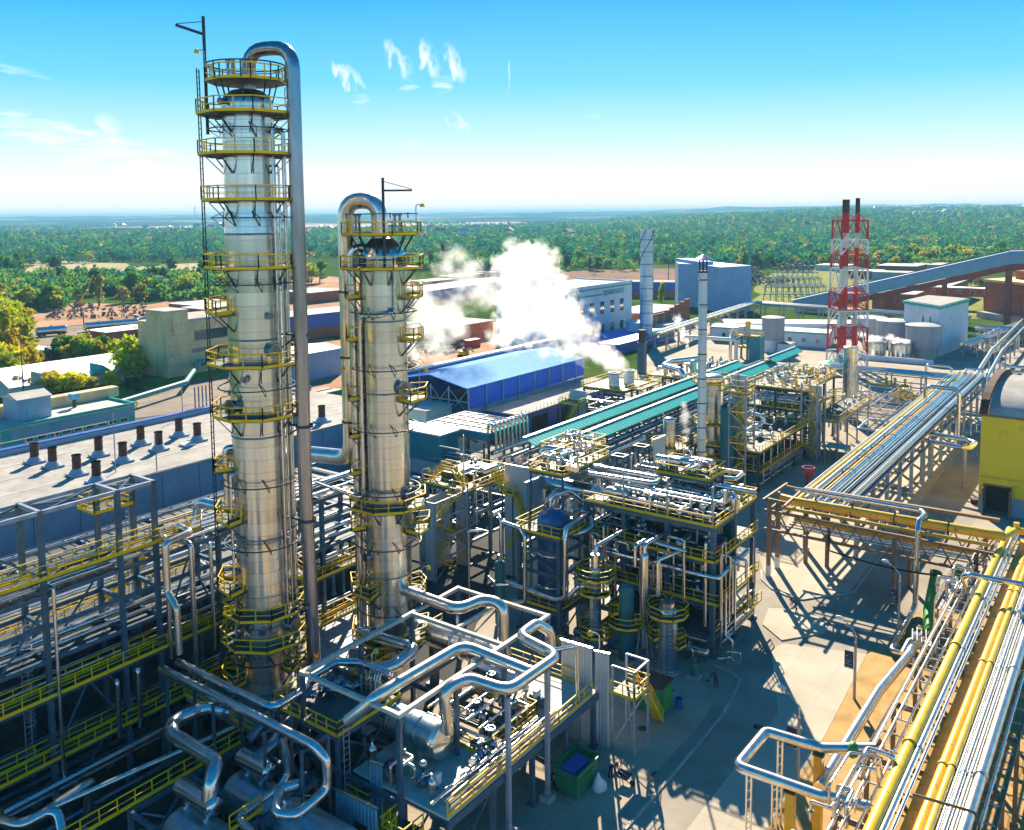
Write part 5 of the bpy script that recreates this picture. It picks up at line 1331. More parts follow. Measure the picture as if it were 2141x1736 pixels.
pipe([(-32.8,82.3,2.4),(-32.8,82.3,.8),(-31.8,81.9,.8),(-31.8,81.9,2.0),(-33.0,81.4,2.0),(-33.0,81.4,.6)],.07,'pipe_pale','thin pale sampling tubes standing on the plaza at the block corner',None,8)
t = thing('fire_extinguisher_rack','row of red cylinders on the upper floor at the process block corner','rack',(-35.4,85,10.4))
MB().beam((-35.7,83.9,11.2),(-35.7,86.4,11.2),.06).build('frame',M['steel'],t)
for k in range(6): MB().lathe((-35.55,84.1 + k * .42,10.45),[(.15,0),(.16,.05),(.16,.85),(.06,1.0)],10).build('cylinder',M['red'],t)
# roof platforms of the block
def raised(name,where,label,x0,y0,x1,y1,z,z0,n,seed,mix='lvbss'):
 t = steel(name,label,[x0,x1],[y0,y1],[z - .15],'steel',z0=z0,cat='platform',cw=.22,bw=.2,bh=.25)
 deck(t,x0 - .15,y0 - .15,x1 + .15,y1 + .15,z,'grating','NESW')
 clutter(x0 + .6,x1 - .6,y0 + .6,y1 - .6,z,n,where,seed,mix)
 return t
raised('upper_platform','on the high platform left of the block roof','high yellow railed platform above the left end of the process block with pipe bundle',-57.6,82.4,-53.2,92.6,16.4,0,12,41)
raised('upper_platform','on the square platform above the block roof','square yellow railed platform above the rear of the process block roof with pale pipes',-45.0,89.6,-38.9,94.0,16.5,14.0,14,42,'hllsv')
raised('upper_platform','on the stepped platform by the teal roofs','stepped yellow platform beside the near end of the teal roofs',-62.5,92.0,-57.6,99.5,15.8,0,10,43)
t = thing('pipe_bundle','bundle of three fat open ended silver pipes on the high platform','pipe bundle',(-53.5,84.2,17.2))
for k,dz in enumerate((0,.05,.0)): MB().tube([(-53.0 + k * .55,83.2,17.1 + dz),(-55.5 + k * .55,86.8,17.1 + dz)],.32,14).build('pipe',M['pipe_pale'],t)
pipe([(-58.5,88,14.3),(-58.5,86.2,17.2),(-57.4,85,17.4),(-55.0,84.6,17.4),(-53,84.4,17.2)],.3,'pipe','silver pipe bending up onto the high platform from the left',None,14)
pipe([(-61.2,90,10),(-61.2,90,16.8),(-58,90.3,16.8)],.42,'pipe','fat silver elbow rising left of the high platform',None,16,1.2)
# horizontal exchanger and its four down-bends
t = thing('heat_exchanger','long horizontal silver exchanger under the high platform of the process block','exchanger',(-56,87,0))
MB().lathe((-60.2,88.6,12.9),[(.05,-.5),(.7,-.3),(.95,0),(.95,7.4),(1.1,7.45),(1.1,7.6),(.8,7.65),(.72,8.2),(.4,8.45),(.38,8.7),(.02,8.75)],32,axis='x').build('shell',M['column'],t)
for x in (-58.8,-54.2): MB().box(x - .3,87.8,0,x + .3,89.4,12.1).build('support_leg',M['steel'],t)
for k in range(4):
 x = -58.0 + k * 1.15
 pipe([(x,87.9,12.3),(x,86.6,12.0),(x - .15,86.0,11.0),(x - .1,86.0,9.4),(x + .5,85.4,9.2)],.2,'pipe','silver down bend below the long exchanger, %s of four from the left' % ('first','second','third','last')[k],'four down bends under the long exchanger',14,.5)
# domed tower block left of the process block
TX0,TX1,TY0,TY1 = -55.4,-50.2,77.0,82.6
tw = steel('tower_frame_block','steel frame around the domed blue vessel left of the process block',[TX0,TX1],[TY0,TY1],[3.0,7.2,9.6,11.3],'steel',cat='steel frame',cw=.42,brace=[((TX0,77,3.2),(TX1,77,7.0)),((TX1,77,.3),(TX1,82.4,2.8)),((TX0 + .2,77,9.3),(TX1,77,7.4))])
deck(tw,TX0 - .3,TY0 - .3,TX1 + .4,TY1 + .2,11.45,'grating','SEW','top_platform')
deck(tw,TX0,TY0,TX1,TY1,3.2,'grating','SE','low_platform')
t = thing('domed_vessel','blue domed upright vessel rising through the railed tower platform','vessel',(-52.9,79.9,0))
vessel_v(MB(),(-52.9,79.9),1.75,.5,12.0,32,.75).build('shell',M['blue_vessel'],t)
mb = MB()
for z in (4.6,8.2): mb.lathe((-52.9,79.9,z),[(1.76,0),(1.82,.02),(1.82,.35),(1.76,.37)],30,cap=False)
mb.build('band',M['pipe'],t)
for a in (R(200),R(250)): MB().cyl(pol((-52.9,79.9),1.0,a,12.5),pol((-52.9,79.9),1.0,a,13.3),.3,12).build('nozzle',M['pipe_dark'],t)
pipe([(-53.4,80.2,13.2),(-53.4,80.2,14.6),(-52.4,82.4,14.8),(-51.6,84.0,13.2),(-50.4,84,12.2)],.26,'pipe','silver pipe arching from the dome to the process block',None,14,.9)
pipe([(-51.2,81,13.0),(-51.2,83.0,12.6),(-49.6,82.6,12.6),(-48.8,81.8,11.6),(-49.4,80.4,11.2),(-51.6,79.6,10.4)],.28,'pipe','curling silver pipe beside the tower platform',None,14,.9)
pipe([(-49.5,82.5,12.9),(-49.3,77.0,12.7),(-49.2,76.6,11.6),(-49.2,76.6,5.2),(-50.4,76.5,4.8),(-57,76.5,5.2)],.27,'pipe','silver downpipe at the right front corner of the tower platform',None,14,.6)
pipe([(-57.6,76.9,11.7),(-54.9,76.4,11.7),(-54.2,76.3,11.0),(-54.2,76.3,3.6),(-55.8,76.2,3.2),(-56.6,76.1,2.6),(-56.6,76.1,.4)],.26,'pipe','silver downpipe at the left front corner of the tower platform',None,14,.6)
pipe([(-58.6,77.5,12.2),(-57.6,76.5,12.2),(-57.6,76.5,7.6)],.2,'pipe','thin silver elbow left of the tower platform',None,12)
t = thing('upright_vessel','slim dark upright vessel in the shade left of the domed vessel','vessel',(-57.6,76.3,0)); vessel_v(MB(),(-57.6,76.3),.62,.3,7.2,20).build('shell',M['teal_dark'],t); MB().cyl((-57.6,76.3,7.4),(-57.6,76.3,8.2),.25,12).build('neck',M['pipe'],t)
pipe([(-59.3,76.3,5.2),(-57.6,75.5,5.0),(-56.2,76.0,5.2)],.16,'pipe','bow shaped silver pipe round the slim dark vessel',None,10)
pipe([(-61.8,78.5,9.4),(-63,77.4,9.4),(-63,77.4,.9),(-61.5,77.0,.5)],.13,'pipe','thin long downpipe in the dark gap left of the tower',None,10)
# row of small columns on the plaza in front of the block
def small_col(x,y,r,ztop,rings,label,mat='vessel',neck=0,dome=.5):
 t = thing('small_column',label,'column',(x,y,0))
 vessel_v(MB(),(x,y),r,.3,ztop,26,dome).build('shell',M[mat],t)
 MB().lathe((x,y,0),[(r * 1.35,0),(r * 1.35,.28)],16).build('plinth',M['concrete'],t)
 if neck: MB().lathe((x,y,0),[(r * .7,ztop - .1),(r * .7,ztop + neck)],18).build('neck',M['pipe'],t)
 for (z,ro,a0,a1) in rings: platform(t,(x,y),r + .05,ro,R(a0),R(a1),z,seg=R(36),brackets=False)
 mb = MB()
 top = max([q[0] for q in rings] + [2.0])
 mb.ladder((x + (r + .5) * .55,y - (r + .5) * .83,.2),(x + (r + .5) * .55,y - (r + .5) * .83,top),.5,side=(.83,.55,0),t=.05)
 for k in range(int(top / .7)): mb.ring((x + (r + .85) * .55,y - (r + .85) * .83,.9 + k * .7),.38,.03,8)
 mb.build('ladder',M['blue_paint'],t)
 return t
small_col(-45.3,76.3,.62,9.4,((8.7,2.0,-234,126 - 30),(7.0,1.7,-130,20),(2.6,1.75,-225,30)),'slim silver column with two yellow ring platforms at the left of the plaza row',neck=1.6)
small_col(-42.2,77.3,.78,7.6,((4.1,1.9,-210,15),(5.2,1.7,-230,-120)),'dark domed column with one yellow half ring platform','teal_dark',dome=.9)
small_col(-37.9,78.0,1.0,6.3,((6.0,2.05,-234,100),(3.0,1.9,-30,60),(3.6,1.9,-190,-110)),'stout grey column with a yellow ring platform near the block corner','vessel',neck=.9)
t = thing('tall_pipe_column','tall plain shining pipe on four legs in the plaza row','pipe column',(-40.6,78.2,0))
MB().lathe((-40.6,78.2,0),[(.2,.9),(.46,1.6),(.46,11.2),(.3,11.6),(.05,11.7)],24).build('shell',M['pipe'],t)
for dx,dy in ((-.7,-.5),(.7,-.5),(-.7,.6),(.7,.6)): MB().beam((-40.6 + dx,78.2 + dy,0),(-40.6 + dx * .55,78.2 + dy * .55,3.4),.14).build('leg',M['steel_grey'],t)
MB().box(-41.6,77.3,0,-39.6,79.2,.18).build('plinth',M['concrete'],t)
pipe([(-40.6,78.2,11.4),(-40.6,78.2,12.4),(-40.3,80,12.6),(-40.3,82.5,12.4)],.24,'pipe','silver pipe bending from the top of the tall plain pipe to the block',None,12)
pipe([(-41.8,78.4,9.8),(-41.8,78.4,12.0),(-41.4,80.0,12.2),(-37.0,80.4,11.8)],.2,'pipe','silver pipe hooking left over the tall plain pipe',None,12)
pipe([(-39.3,78.6,7.2),(-39.3,78.6,11.0),(-38.2,81.8,11.2)],.22,'pipe','silver riser hooking right of the tall plain pipe',None,12)
pipe([(-45.3,76.3,11.0),(-45.3,76.6,11.8),(-44.4,79.4,12.4),(-44.2,82.4,12.4)],.2,'pipe','bent pipe from the slim column head into the block',None,12)
pipe([(-48.6,76.4,5.6),(-47.6,76.8,6.8),(-46.2,77.4,7.0)],.28,'pipe','silver goose neck pipe between tower and slim column',None,14,.9)
t = thing('pump_skid','small pump pillar on a square concrete pad at the block corner','pump',(-35.1,78.2,0))
MB().box(-35.7,77.6,0,-34.5,78.8,.3).build('pad',M['concrete'],t); MB().lathe((-35.1,78.2,.3),[(.32,0),(.32,1.0),(.22,1.1),(.22,1.9)],14).build('body',M['teal_dark'],t)
for k,(x,y) in enumerate(((-48.4,78.6),(-46.8,79.2),(-44.0,78.4),(-43.2,79.6))):
 t = thing('tank','small dark blue tank on the plaza floor, %s in the row under the block' % ('first','second','third','fourth')[k],'tank',(x,y,0),'small tanks under the block'); vessel_h(MB(),(x - .7,y,.75),(x + .7,y,.75),.5,16).build('shell',M['blue_vessel'],t); MB().box(x - .5,y - .4,0,x + .5,y + .4,.35).build('base',M['concrete'],t)
t = thing('control_box','yellow control box on a post at the edge of the shaded plaza','control box',(-48.6,74.8,0)); MB().box(-48.65,74.75,0,-48.5,74.9,1.0).build('post',M['steel'],t); MB().box(-48.9,74.5,1.0,-48.3,75.0,1.9).build('box',M['yellow'],t)
# pale screens and stair at the left of the block
screen(-65.6,88.0,0,-60.6,88.15,14.4,'tall pale corrugated screen left of the process block','panel')
screen(-59.9,84.6,0,-59.75,88.0,13.8,'tall blue grey screen panel beside the long exchanger','panel_blue')
hs_ = thing('outside_stair','yellow stair zigzagging down the tall pale screen','stair',(-63,87,0))
deck(hs_,-64.6,86.2,-63.0,87.8,11.2,'grating','SW','landing'); deck(hs_,-61.6,86.0,-60.0,87.8,8.0,'grating','SE','landing')
mb = MB(); mb.stair((-61.6,86.9,8.0),(-63.2,86.9,11.2),.8); mb.stair((-66.6,86.9,13.6),(-64.6,86.9,11.2),.8); mb.stair((-64.0,86.6,4.4),(-61.6,86.9,8),.8); mb.build('flight',M['yellow'],hs_)
for (x,y) in ((-64.6,86.2),(-63,86.2),(-61.6,86),(-60,86)): MB().box(x - .08,y - .08,0,x + .08,y + .08,11.1 if x < -62 else 7.9).build('post',M['steel'],hs_)
# deck block between the columns and the process block, with its corrugated stair tower
dc_ = steel('cooler_deck_block','dark steel deck block with yellow rails behind the shorter column',[-78.2,-71.2],[87.5,92.2,97.2],[3.2,6.6,9.8],'steel',cat='process structure',cw=.4)
deck(dc_,-78.6,87.2,-71.0,97.4,10.0,'grating','SEN','top_deck')
clutter(-77.8,-72,88,96.6,10.0,12,'on the deck behind the shorter column',51)
clutter(-77.8,-72,88,96.6,3.3,8,'inside the dark deck block',52,'phc')
risers(6,-71.6,-70.6,88,97,5,11.5,'on the side of the dark deck block',53,.12)
MB().box(-77.9,90.0,10.05,-74.2,96.5,11.0).build('fan_box',M['steel_dark'],dc_)
t = thing('outside_stair','yellow arched stepover stair on the deck behind the shorter column','stair',(-75,88.5,10))
mb = MB(); mb.stair((-78.4,88.6,10.0),(-76.2,88.6,12.0),.9); mb.stair((-72.4,88.6,10.0),(-74.4,88.6,12.0),.9); mb.build('flight',M['yellow'],t); deck(t,-76.2,88.1,-74.4,89.1,12.0,'grating','NS','landing')
sw = thing('stair_tower','stair tower with grey corrugated side panels and yellow flights behind the shorter column','stair tower',(-72,84,0))
MB().box(-72.9,80.9,0,-71.2,81.05,10.0).build('side_panel',M['panel'],sw); MB().box(-72.9,87.0,0,-71.3,87.15,9.6).build('side_panel',M['panel'],sw); MB().box(-74.0,81.0,0,-73.85,87.0,9.9).build('back_panel',M['panel'],sw)
mb = MB()
for z in (2.6,5.2,7.8,10.1): mb.beam((-71.2,80.9,z),(-71.2,87.1,z),.16)
for z in (0,2.6,5.2,7.8): mb.beam((-71.2,81,z + .1),(-71.2,84,z + 2.4),.1); mb.beam((-71.2,87,z + .1),(-71.2,84,z + 2.4),.1)
mb.beam((-73.9,80.9,10.1),(-71.2,80.9,10.1),.14); mb.beam((-73.9,87.1,10.1),(-71.2,87.1,10.1),.14)
for y in (80.9,87.1): mb.beam((-71.15,y,0),(-71.15,y,10.2),.2)
mb.build('bracing',M['steel_grey'],sw)
for k in range(4):
 mb = MB(); a,b_ = (81.8,85.9) if k % 2 else (85.9,81.8); mb.stair((-72.2,a,k * 2.4),(-72.2,b_,k * 2.4 + 2.4),.8); mb.build('flight',M['yellow'],sw)
 deck(sw,-73.4,(85.9 if k % 2 else 80.95),-71.6,(86.95 if k % 2 else 81.8),k * 2.4 + 2.4,'grating','E','landing')
t = thing('lamp_mast','pale slim lamp mast rising from the deck behind the shorter column','mast',(-72.3,88.1,10)); MB().tube([(-72.3,88.1,10),(-72.3,88.1,17.2)],.13,8,r2=.08).build('pole',M['pipe_pale'],t)
# ---------------------------------------------------------------- air coolers
t = thing('air_cooler','flat topped air cooler with a white grid roof and a row of pipe bends','air cooler',(-94,118,0))
CX0,CX1,CY0,CY1 = -101,-87.5,113.2,123.6
MB().box(CX0,CY0,8.6,CX1,CY1,9.9).build('casing',M['teal_mid'],t)
mb = MB()
for i in range(6): mb.beam((CX0 + (CX1 - CX0) * i / 5,CY0,10.0),(CX0 + (CX1 - CX0) * i / 5,CY1,10.0),.22,.2)
for i in range(5): mb.beam((CX0,CY0 + (CY1 - CY0) * i / 4,10.01),(CX1,CY0 + (CY1 - CY0) * i / 4,10.01),.22,.2)
mb.build('grid',M['white'],t)
MB().box(CX0 + .2,CY0 + .2,9.88,CX1 - .2,CY1 - .2,9.94).build('fan_deck',M['brown'],t)
for i in range(3):
 x = CX0 + 2.4 + i * 4.3
 mb = MB(); v_ = [(x - 2,CY0 + .2,8.6),(x + 2,CY0 + .2,8.6),(x + 2,CY1 - .2,8.6),(x - 2,CY1 - .2,8.6),(x,118.4,6.2)]
 mb._add(v_,[(0,1,4),(1,2,4),(2,3,4),(3,0,4)]); mb.build('hopper',M['teal_dark'],t)
for x in (CX0 + .2,-96.5,-92,CX1 - .2):
 for y in (CY0 + .2,CY1 - .2): MB().box(x - .16,y - .16,0,x + .16,y + .16,8.6).build('leg',M['steel'],t)
mb = MB()
for a,b_ in ((CX0,-96.5),(-96.5,-92),(-92,CX1)): mb.beam((a,CY0,.5),(b_,CY0,6.5),.12); mb.beam((b_,CY0,.5),(a,CY0,6.5),.12)
mb.build('bracing',M['steel'],t)
for k in range(9):
 y = CY0 + .6 + k * 1.13
 pipe([(-88.2,y,9.9),(-88.0,y,11.4),(-86.6,y,11.4),(-86.4,y,7.2)],.25,'pipe_pale','bright upside down U bend on the air cooler edge, %s from the front' % ORD[k].replace('outermost','first'),'U bends on the air cooler',12,.45)
pipe([(-86.4,112.5,7.0),(-86.4,124,7.0)],.38,'pipe_pale','fat pale collector pipe below the U bends of the air cooler',None,16)
pipe([(-86.4,118,7.0),(-86.2,118,4.0),(-86.2,118,.2)],.3,'pipe','silver downpipe from the air cooler collector',None,12)
pipe([(-85.2,113,6.2),(-85.2,122,6.2),(-85.2,122,.3)],.3,'pipe_pale','second pale collector pipe standing before the air cooler',None,12)
t = thing('cooler_house','teal box shaped cooler house with louvred dark lower wall behind the shorter column','cooler house',(-103,110,0))
MB().box(-116,107.8,5.2,-93.4,112.4,9.8).build('casing',M['teal_mid'],t); MB().box(-116.2,107.6,9.8,-93.2,112.6,10.05).build('roof',M['white'],t)
MB().box(-116,107.82,2.9,-93.42,112.38,5.18).build('pale_band',M['panel'],t); MB().box(-116,107.86,0,-93.46,112.34,2.88).build('lower_wall',M['teal_mid'],t)
for k in range(3):
 x = -97.0 - k * 6; mb = MB()
 for i in range(9): mb.beam((x - 2,107.8,.35 + i * .28),(x + 2,107.8,.35 + i * .28),.1,.2)
 mb.build('louvre',M['steel_dark'],t)
mb = MB()
for k in range(14): mb.box(-115 + k * 1.6,108.6,10.06,-114.4 + k * 1.6,109.0,10.14)
mb.build('roof_vent',M['steel_dark'],t)
runs(10,'x',-94,-86,106,112,4,9.5,'at the end of the teal cooler house',61,('pipe_pale','pipe'))
runs(14,'y',100,124,-90,-80,1,6,'on the ground below the air cooler',62,('pipe_pale','pipe'))
risers(12,-90,-82,98,122,.3,6,'around the air cooler legs',63)
# ---------------------------------------------------------------- teal roofed double pipe rack
tr = thing('roofed_pipe_rack','long double pipe rack under two teal sheet roofs','pipe rack',(-76,160,0))
def gable(x0,x1,y0,y1,ze,zr):
 mb = MB(); xm = (x0 + x1) / 2
 v_ = [(x0,y0,ze),(x0,y1,ze),(xm,y0,zr),(xm,y1,zr),(x1,y0,ze),(x1,y1,ze),(x0,y0,ze - .12),(x0,y1,ze - .12),(xm,y0,zr - .12),(xm,y1,zr - .12),(x1,y0,ze - .12),(x1,y1,ze - .12)]
 mb._add(v_,[(0,2,3,1),(2,4,5,3),(6,7,9,8),(8,9,11,10),(0,1,7,6),(4,10,11,5),(0,6,8,2),(2,8,10,4),(1,3,9,7),(3,5,11,9)])
 o = mb.build('roof',M['teal'],tr)
 mb = MB(); mb.beam((xm,y0,zr + .05),(xm,y1,zr + .05),.5,.08); mb.build('ridge_cap',M['pipe_pale'],o)
gable(-81.6,-77.5,112,200,9.7,10.7); gable(-75.9,-71.6,114.6,206,9.6,10.6); gable(-75.4,-71.3,203,223,10.6,11.6)
for y in range(116,224,9):
 for x in (-81.2,-77.9,-75.5,-72.0):
  if x < -77 and y > 200: continue
  MB().box(x - .15,y - .15,0,x + .15,y + .15,9.6).build('column',M['steel'],tr)
for z in (3.2,5.4,7.4):
 mb = MB()
 for y in range(116,224,9): mb.beam((-81.2,y,z),(-72,y,z),.2,.26)
 for x in (-81.2,-72.0): mb.beam((x,114,z + .25),(x,222,z + .25),.16,.24)
 mb.build('beam_layer',M['steel'],tr)
g = random.Random(8)
for z,tier in ((3.45,'low'),(5.65,'middle'),(7.65,'upper')):
 for k in range(7):
  x = -80.6 + k * 1.35 + g.uniform(-.2,.2); r = g.choice((.12,.18,.25,.33))
  pipe([(x,110 + g.uniform(0,5),z + r),(x,222 - g.uniform(0,12),z + r)],r,g.choice(('pipe','pipe_dark','pipe')),'silver pipe number %d on the %s tier below the teal roofs' % (k + 1,tier),'pipes below the teal roofs',9)
for k in range(12): pipe([(-71.75,116,1.3 + k * .62),(-71.75,218,1.3 + k * .62)],.09,g.choice(('pipe','pipe_pale','steel_grey')),'thin line number %d stacked on the open side of the teal roofed rack' % (k + 1),'thin lines on the open side of the teal roofed rack',6)
# ground between the rack and the blocks: dark plant with odd pipes
risers(16,-70.5,-62,100,126,.3,8,'in the yard right of the teal roofs',65,.28)
runs(14,'y',98,132,-70,-58,.8,6.5,'in the yard right of the teal roofs',66,('pipe','pipe_dark','pipe_pale'),.3)
pipe([(-69.8,108,7.2),(-69.8,134,7.2)],.42,'pipe','fat dark blue silver pipe beside the teal roofed rack',None,14)
pipe([(-63.0,107,3),(-63.0,107,8.8),(-65.5,107,9.2),(-66.8,107,8),(-68,108.5,6.5)],.4,'pipe','fat silver goose neck pipe behind the process block',None,14,1.2)
for k,(x,y) in enumerate(((-66.5,110),(-66.5,117),(-66.5,124))):
 t = steel('portal','slim dark portal frame beside the teal roofs, %s from the front' % ORD[k].replace('outermost','first'),[x,x + 2.0],[y,y + 1.6],[8.8],'steel',cat='steel frame',cw=.22,bw=.2,bh=.22,group='portals beside the teal roofs')
# stacks, absorbers and platforms behind the process block
t = thing('chimney_stack','tall slim grey banded chimney with a conical rain cap behind the process block','chimney',(-46,104,0))
SB = (-46.0,104.0)
MB().lathe((*SB,0),[(1.0,0),(1.0,.4),(.54,.6),(.54,38.6)],26).build('shaft',M['stack'],t)
mb = MB()
for k in range(12): mb.lathe((*SB,2.8 + k * 3.15),[(.55,0),(.62,.01),(.62,.12),(.55,.13)],24,cap=False)
mb.build('flange_ring',M['steel_dark'],t)
c_ = MB().lathe((*SB,0),[(1.22,40.0),(1.2,40.08),(.15,40.65),(.05,40.7)],20).build('rain_cap',M['pipe_pale'],t)
mb = MB(); mb.lathe((*SB,0),[(.62,38.4),(.62,38.65)],20)
for a in range(0,360,60): mb.beam(pol(SB,.5,R(a),38.6),pol(SB,.52,R(a),40.05),.08)
mb.build('cap_post',M['rust'],t)
def absorber(label,c,r,z,mat,plats):
 t = thing('absorber',label,'absorber',(*c,0))
 vessel_v(MB(),c,r,.3,z,30,.4).build('shell',M[mat],t)
 for (zz,ro,a0,a1) in plats: platform(t,c,r + .05,ro,R(a0),R(a1),zz,seg=R(40),brackets=False)
 return t
absorber('wide silver absorber with three yellow platforms beside the slim chimney',(-60.6,141.5),1.9,17.6,'column',((17.0,3.3,-234,126),(9.8,3.2,-200,90),(4.0,3.3,-200,90)))
absorber('upright silver vessel with a yellow platform left of the slim chimney',(-61.4,126.4),.95,13.2,'column',((8.9,2.7,-234,126),))
t = thing('green_absorber','tall dark green upright vessel with a ribbed top behind the process block','absorber',(-56.6,138.6,0))
MB().lathe((-56.6,138.6,0),[(1.25,0),(1.25,13.2),(1.1,13.5)],28).build('shell',M['teal_dark'],t)
mb = MB()
for a in range(0,360,45): mb.beam(pol((-56.6,138.6),1.2,R(a),13.4),pol((-56.6,138.6),.4,R(a),14.1),.16,.4)
mb.build('cap_fin',M['steel'],t)
sw = thing('stair_tower','tall lattice stair tower with yellow flights between green vessel and yellow decks','stair tower',(-54.4,139.5,0))
for x in (-56.0,-53.1):
 for y in (137.6,141.4): MB().box(x - .12,y - .12,0,x + .12,y + .12,18.8).build('post',M['steel_grey'],sw)
mb = MB()
for k in range(7):
 z = .2 + k * 2.6
 for (a,b_) in (((-56,137.6),(-53.1,137.6)),((-53.1,137.6),(-53.1,141.4))):
  s_ = 1 if k % 2 else -1
  p_,q_ = (a,b_) if s_ > 0 else (b_,a)
  mb.beam((*p_,z),(*q_,z + 2.5),.1); mb.beam((*a,z + 2.6),(*b_,z + 2.6),.12)
mb.build('bracing',M['pipe_pale'],sw)
MB().box(-57.2,141.5,6.0,-54.6,141.62,18.6).build('back_panel',M['panel'],sw)
for k in range(6):
 mb = MB(); a,b_ = (138,141) if k % 2 else (141,138); mb.stair((-54.6,a,k * 2.6),(-54.6,b_,k * 2.6 + 2.6),.9); mb.build('flight',M['yellow'],sw)
 deck(sw,-55.8,137.6 if k % 2 == 0 else 140.6,-53.2,138.4 if k % 2 == 0 else 141.4,k * 2.6 + 2.6,'grating','ES','landing')
deck(sw,-57.4,137.4,-53.0,141.4,16.4,'grating','SEW','top_landing')
screen(-51.6,101.5,10,-51.4,104.6,16.6,'pale screen panel rising behind the square roof platform','panel')
# yellow railed block right of the stair tower
y2 = steel('process_structure','long low process block with two tiers of yellow rails beside the road',[-62.6,-57,-51.4],[139,145,151,157,163],[3.0,6.3],'steel_dark',cat='process structure',cw=.36)
deck(y2,-62.8,138.7,-51.1,163.2,6.5,'grating','SENW','roof_deck'); deck(y2,-62.6,138.9,-50.9,163,3.2,'grating','SE','middle_floor')
MB().box(-62,139.6,0,-52.2,163,2.7).build('ground_wall',M['teal_dark'],y2)
clutter(-62,-52,139.6,162,6.5,26,'on the roof of the low yellow railed block',71,'plvhcs'); clutter(-60,-51.4,139.6,162,3.2,12,'inside the low yellow railed block',72,'lvc')
runs(9,'y',139,165,-52,-50.6,.8,2.8,'along the foot of the low yellow railed block',73,('pipe','pipe_dark','pipe_pale'),.2)
pipe([(-57.6,143,7.2),(-56.0,150,8.0),(-55.6,152.4,8.2),(-55.6,152.4,9.4),(-58.0,153,9.6)],.4,'pipe_pale','fat pale bent pipe on the roof of the low yellow railed block',None,16,.8)
for k in range(7): pipe([(-51.05,140.5 + k * 3.3,.2),(-51.05,140.5 + k * 3.3,6.3)],.09,'pipe_pale','slim pale upright on the road side of the low yellow block, %s' % ORD[k].replace('outermost','first'),'uprights of the low yellow block',8)
y3 = steel('process_structure','taller process block crowded with yellow pipework beyond the low yellow block',[-63,-57.4,-52],[163.6,170,176,182.6],[4.2,8.6,12.4],'steel_dark',cat='process structure',cw=.36)
deck(y3,-63.2,163.4,-51.7,183,12.6,'grating','SENW','roof_deck'); deck(y3,-63,163.5,-51.5,182.8,8.8,'grating','SE','upper_floor')
clutter(-62.4,-52.4,164,182,12.6,46,'on the roof of the taller yellow block',74,'yyylvcsb'); clutter(-62.4,-52.4,164,182,8.8,18,'on the upper floor of the taller yellow block',75,'lvcph')
runs(12,'x',-63,-52,163,172,9.2,12,'inside the taller yellow block',76,('pipe','pipe_pale'),.18)
sw = thing('stair_tower','stair tower with pale side panel at the road end of the yellow blocks','stair tower',(-50.2,163.5,0))
MB().box(-51.8,165.9,0,-49.4,166.05,13.4).build('side_panel',M['panel'],sw)
for x in (-51.6,-48.7):
 for y in (161,165.8): MB().box(x - .12,y - .12,0,x + .12,y + .12,14.6).build('post',M['steel_grey'],sw)
mb = MB()
for k in range(5):
 z = .2 + k * 2.8; mb.beam((-51.6,161,z),(-48.7,161,z + 2.7),.09); mb.beam((-48.7,161,z),(-51.6,161,z + 2.7),.09); mb.beam((-51.6,161,z + 2.8),(-48.7,161,z + 2.8),.12); mb.beam((-48.7,161,z + 2.8),(-48.7,165.8,z + 2.8),.12)
mb.build('bracing',M['steel_grey'],sw)
for k in range(5):
 mb = MB(); a,b_ = (161.8,165) if k % 2 else (165,161.8); mb.stair((-50.2,a,k * 2.6),(-50.2,b_,k * 2.6 + 2.6),.9); mb.build('flight',M['yellow'],sw)
 deck(sw,-51.4,161.1 if k % 2 == 0 else 165,-48.9,161.9 if k % 2 == 0 else 165.7,k * 2.6 + 2.6,'grating','ES','landing')
y4 = steel('process_structure','open yellow railed gallery ending at the tall silver silo',[-51,-46.5],[166.5,173,180,188],[6.8],'steel_grey',cat='process structure',cw=.26)
deck(y4,-51.2,166.3,-46.2,188.3,7.0,'grating','SEW','gallery_deck'); clutter(-50.6,-46.8,167,187.5,7.0,10,'on the gallery by the silver silo',77,'lvb'); risers(8,-50.5,-46.5,167,188,.3,6.6,'under the gallery by the silver silo',78)
t = thing('canopy','small pale green canopy on posts below the gallery','canopy',(-45.6,163.5,0)); MB().box(-47.6,162,2.9,-43.6,165.2,3.1).build('roof',M['teal'],t)
for x in (-47.4,-43.8):
 for y in (162.2,165): MB().box(x - .08,y - .08,0,x + .08,y + .08,2.9).build('post',M['steel_grey'],t)
t = thing('silo','tall plain shining silver silo at the head of the pipe rack','silo',(-53.6,200.5,0)); MB().lathe((-53.6,200.5,0),[(1.7,0),(1.7,.3),(1.55,.4),(1.55,16),(1.4,16.1),(.02,16.3)],32).build('shell',M['column'],t); MB().cyl((-52.2,199.3,2.5),(-51.9,199.0,2.5),.5,14).build('manway',M['yellow'],t)
def funnel(x,y,s,label):
 t = thing('drain_funnel',label,'funnel',(x,y,0)); MB().lathe((x,y,0),[(.3,0),(.3,1.3),(.9,2.0),(.95,2.05)],20,cap=False).build('bowl',M['red'],t)
 mb = MB(); mb.ring((x,y,3.1),1.0,.09,20)
 for a in range(0,360,45): mb.beam(pol((x,y),.95,R(a),2.0),pol((x,y),1.0,R(a),3.1),.05)
 mb.build('guard_ring',M['red'],t)
funnel(-45.6,146.8,1,'red funnel with a ring guard beside the long pipe rack'); funnel(-41.8,201,1,'red funnel farther off, left of the far end of the pipe rack')
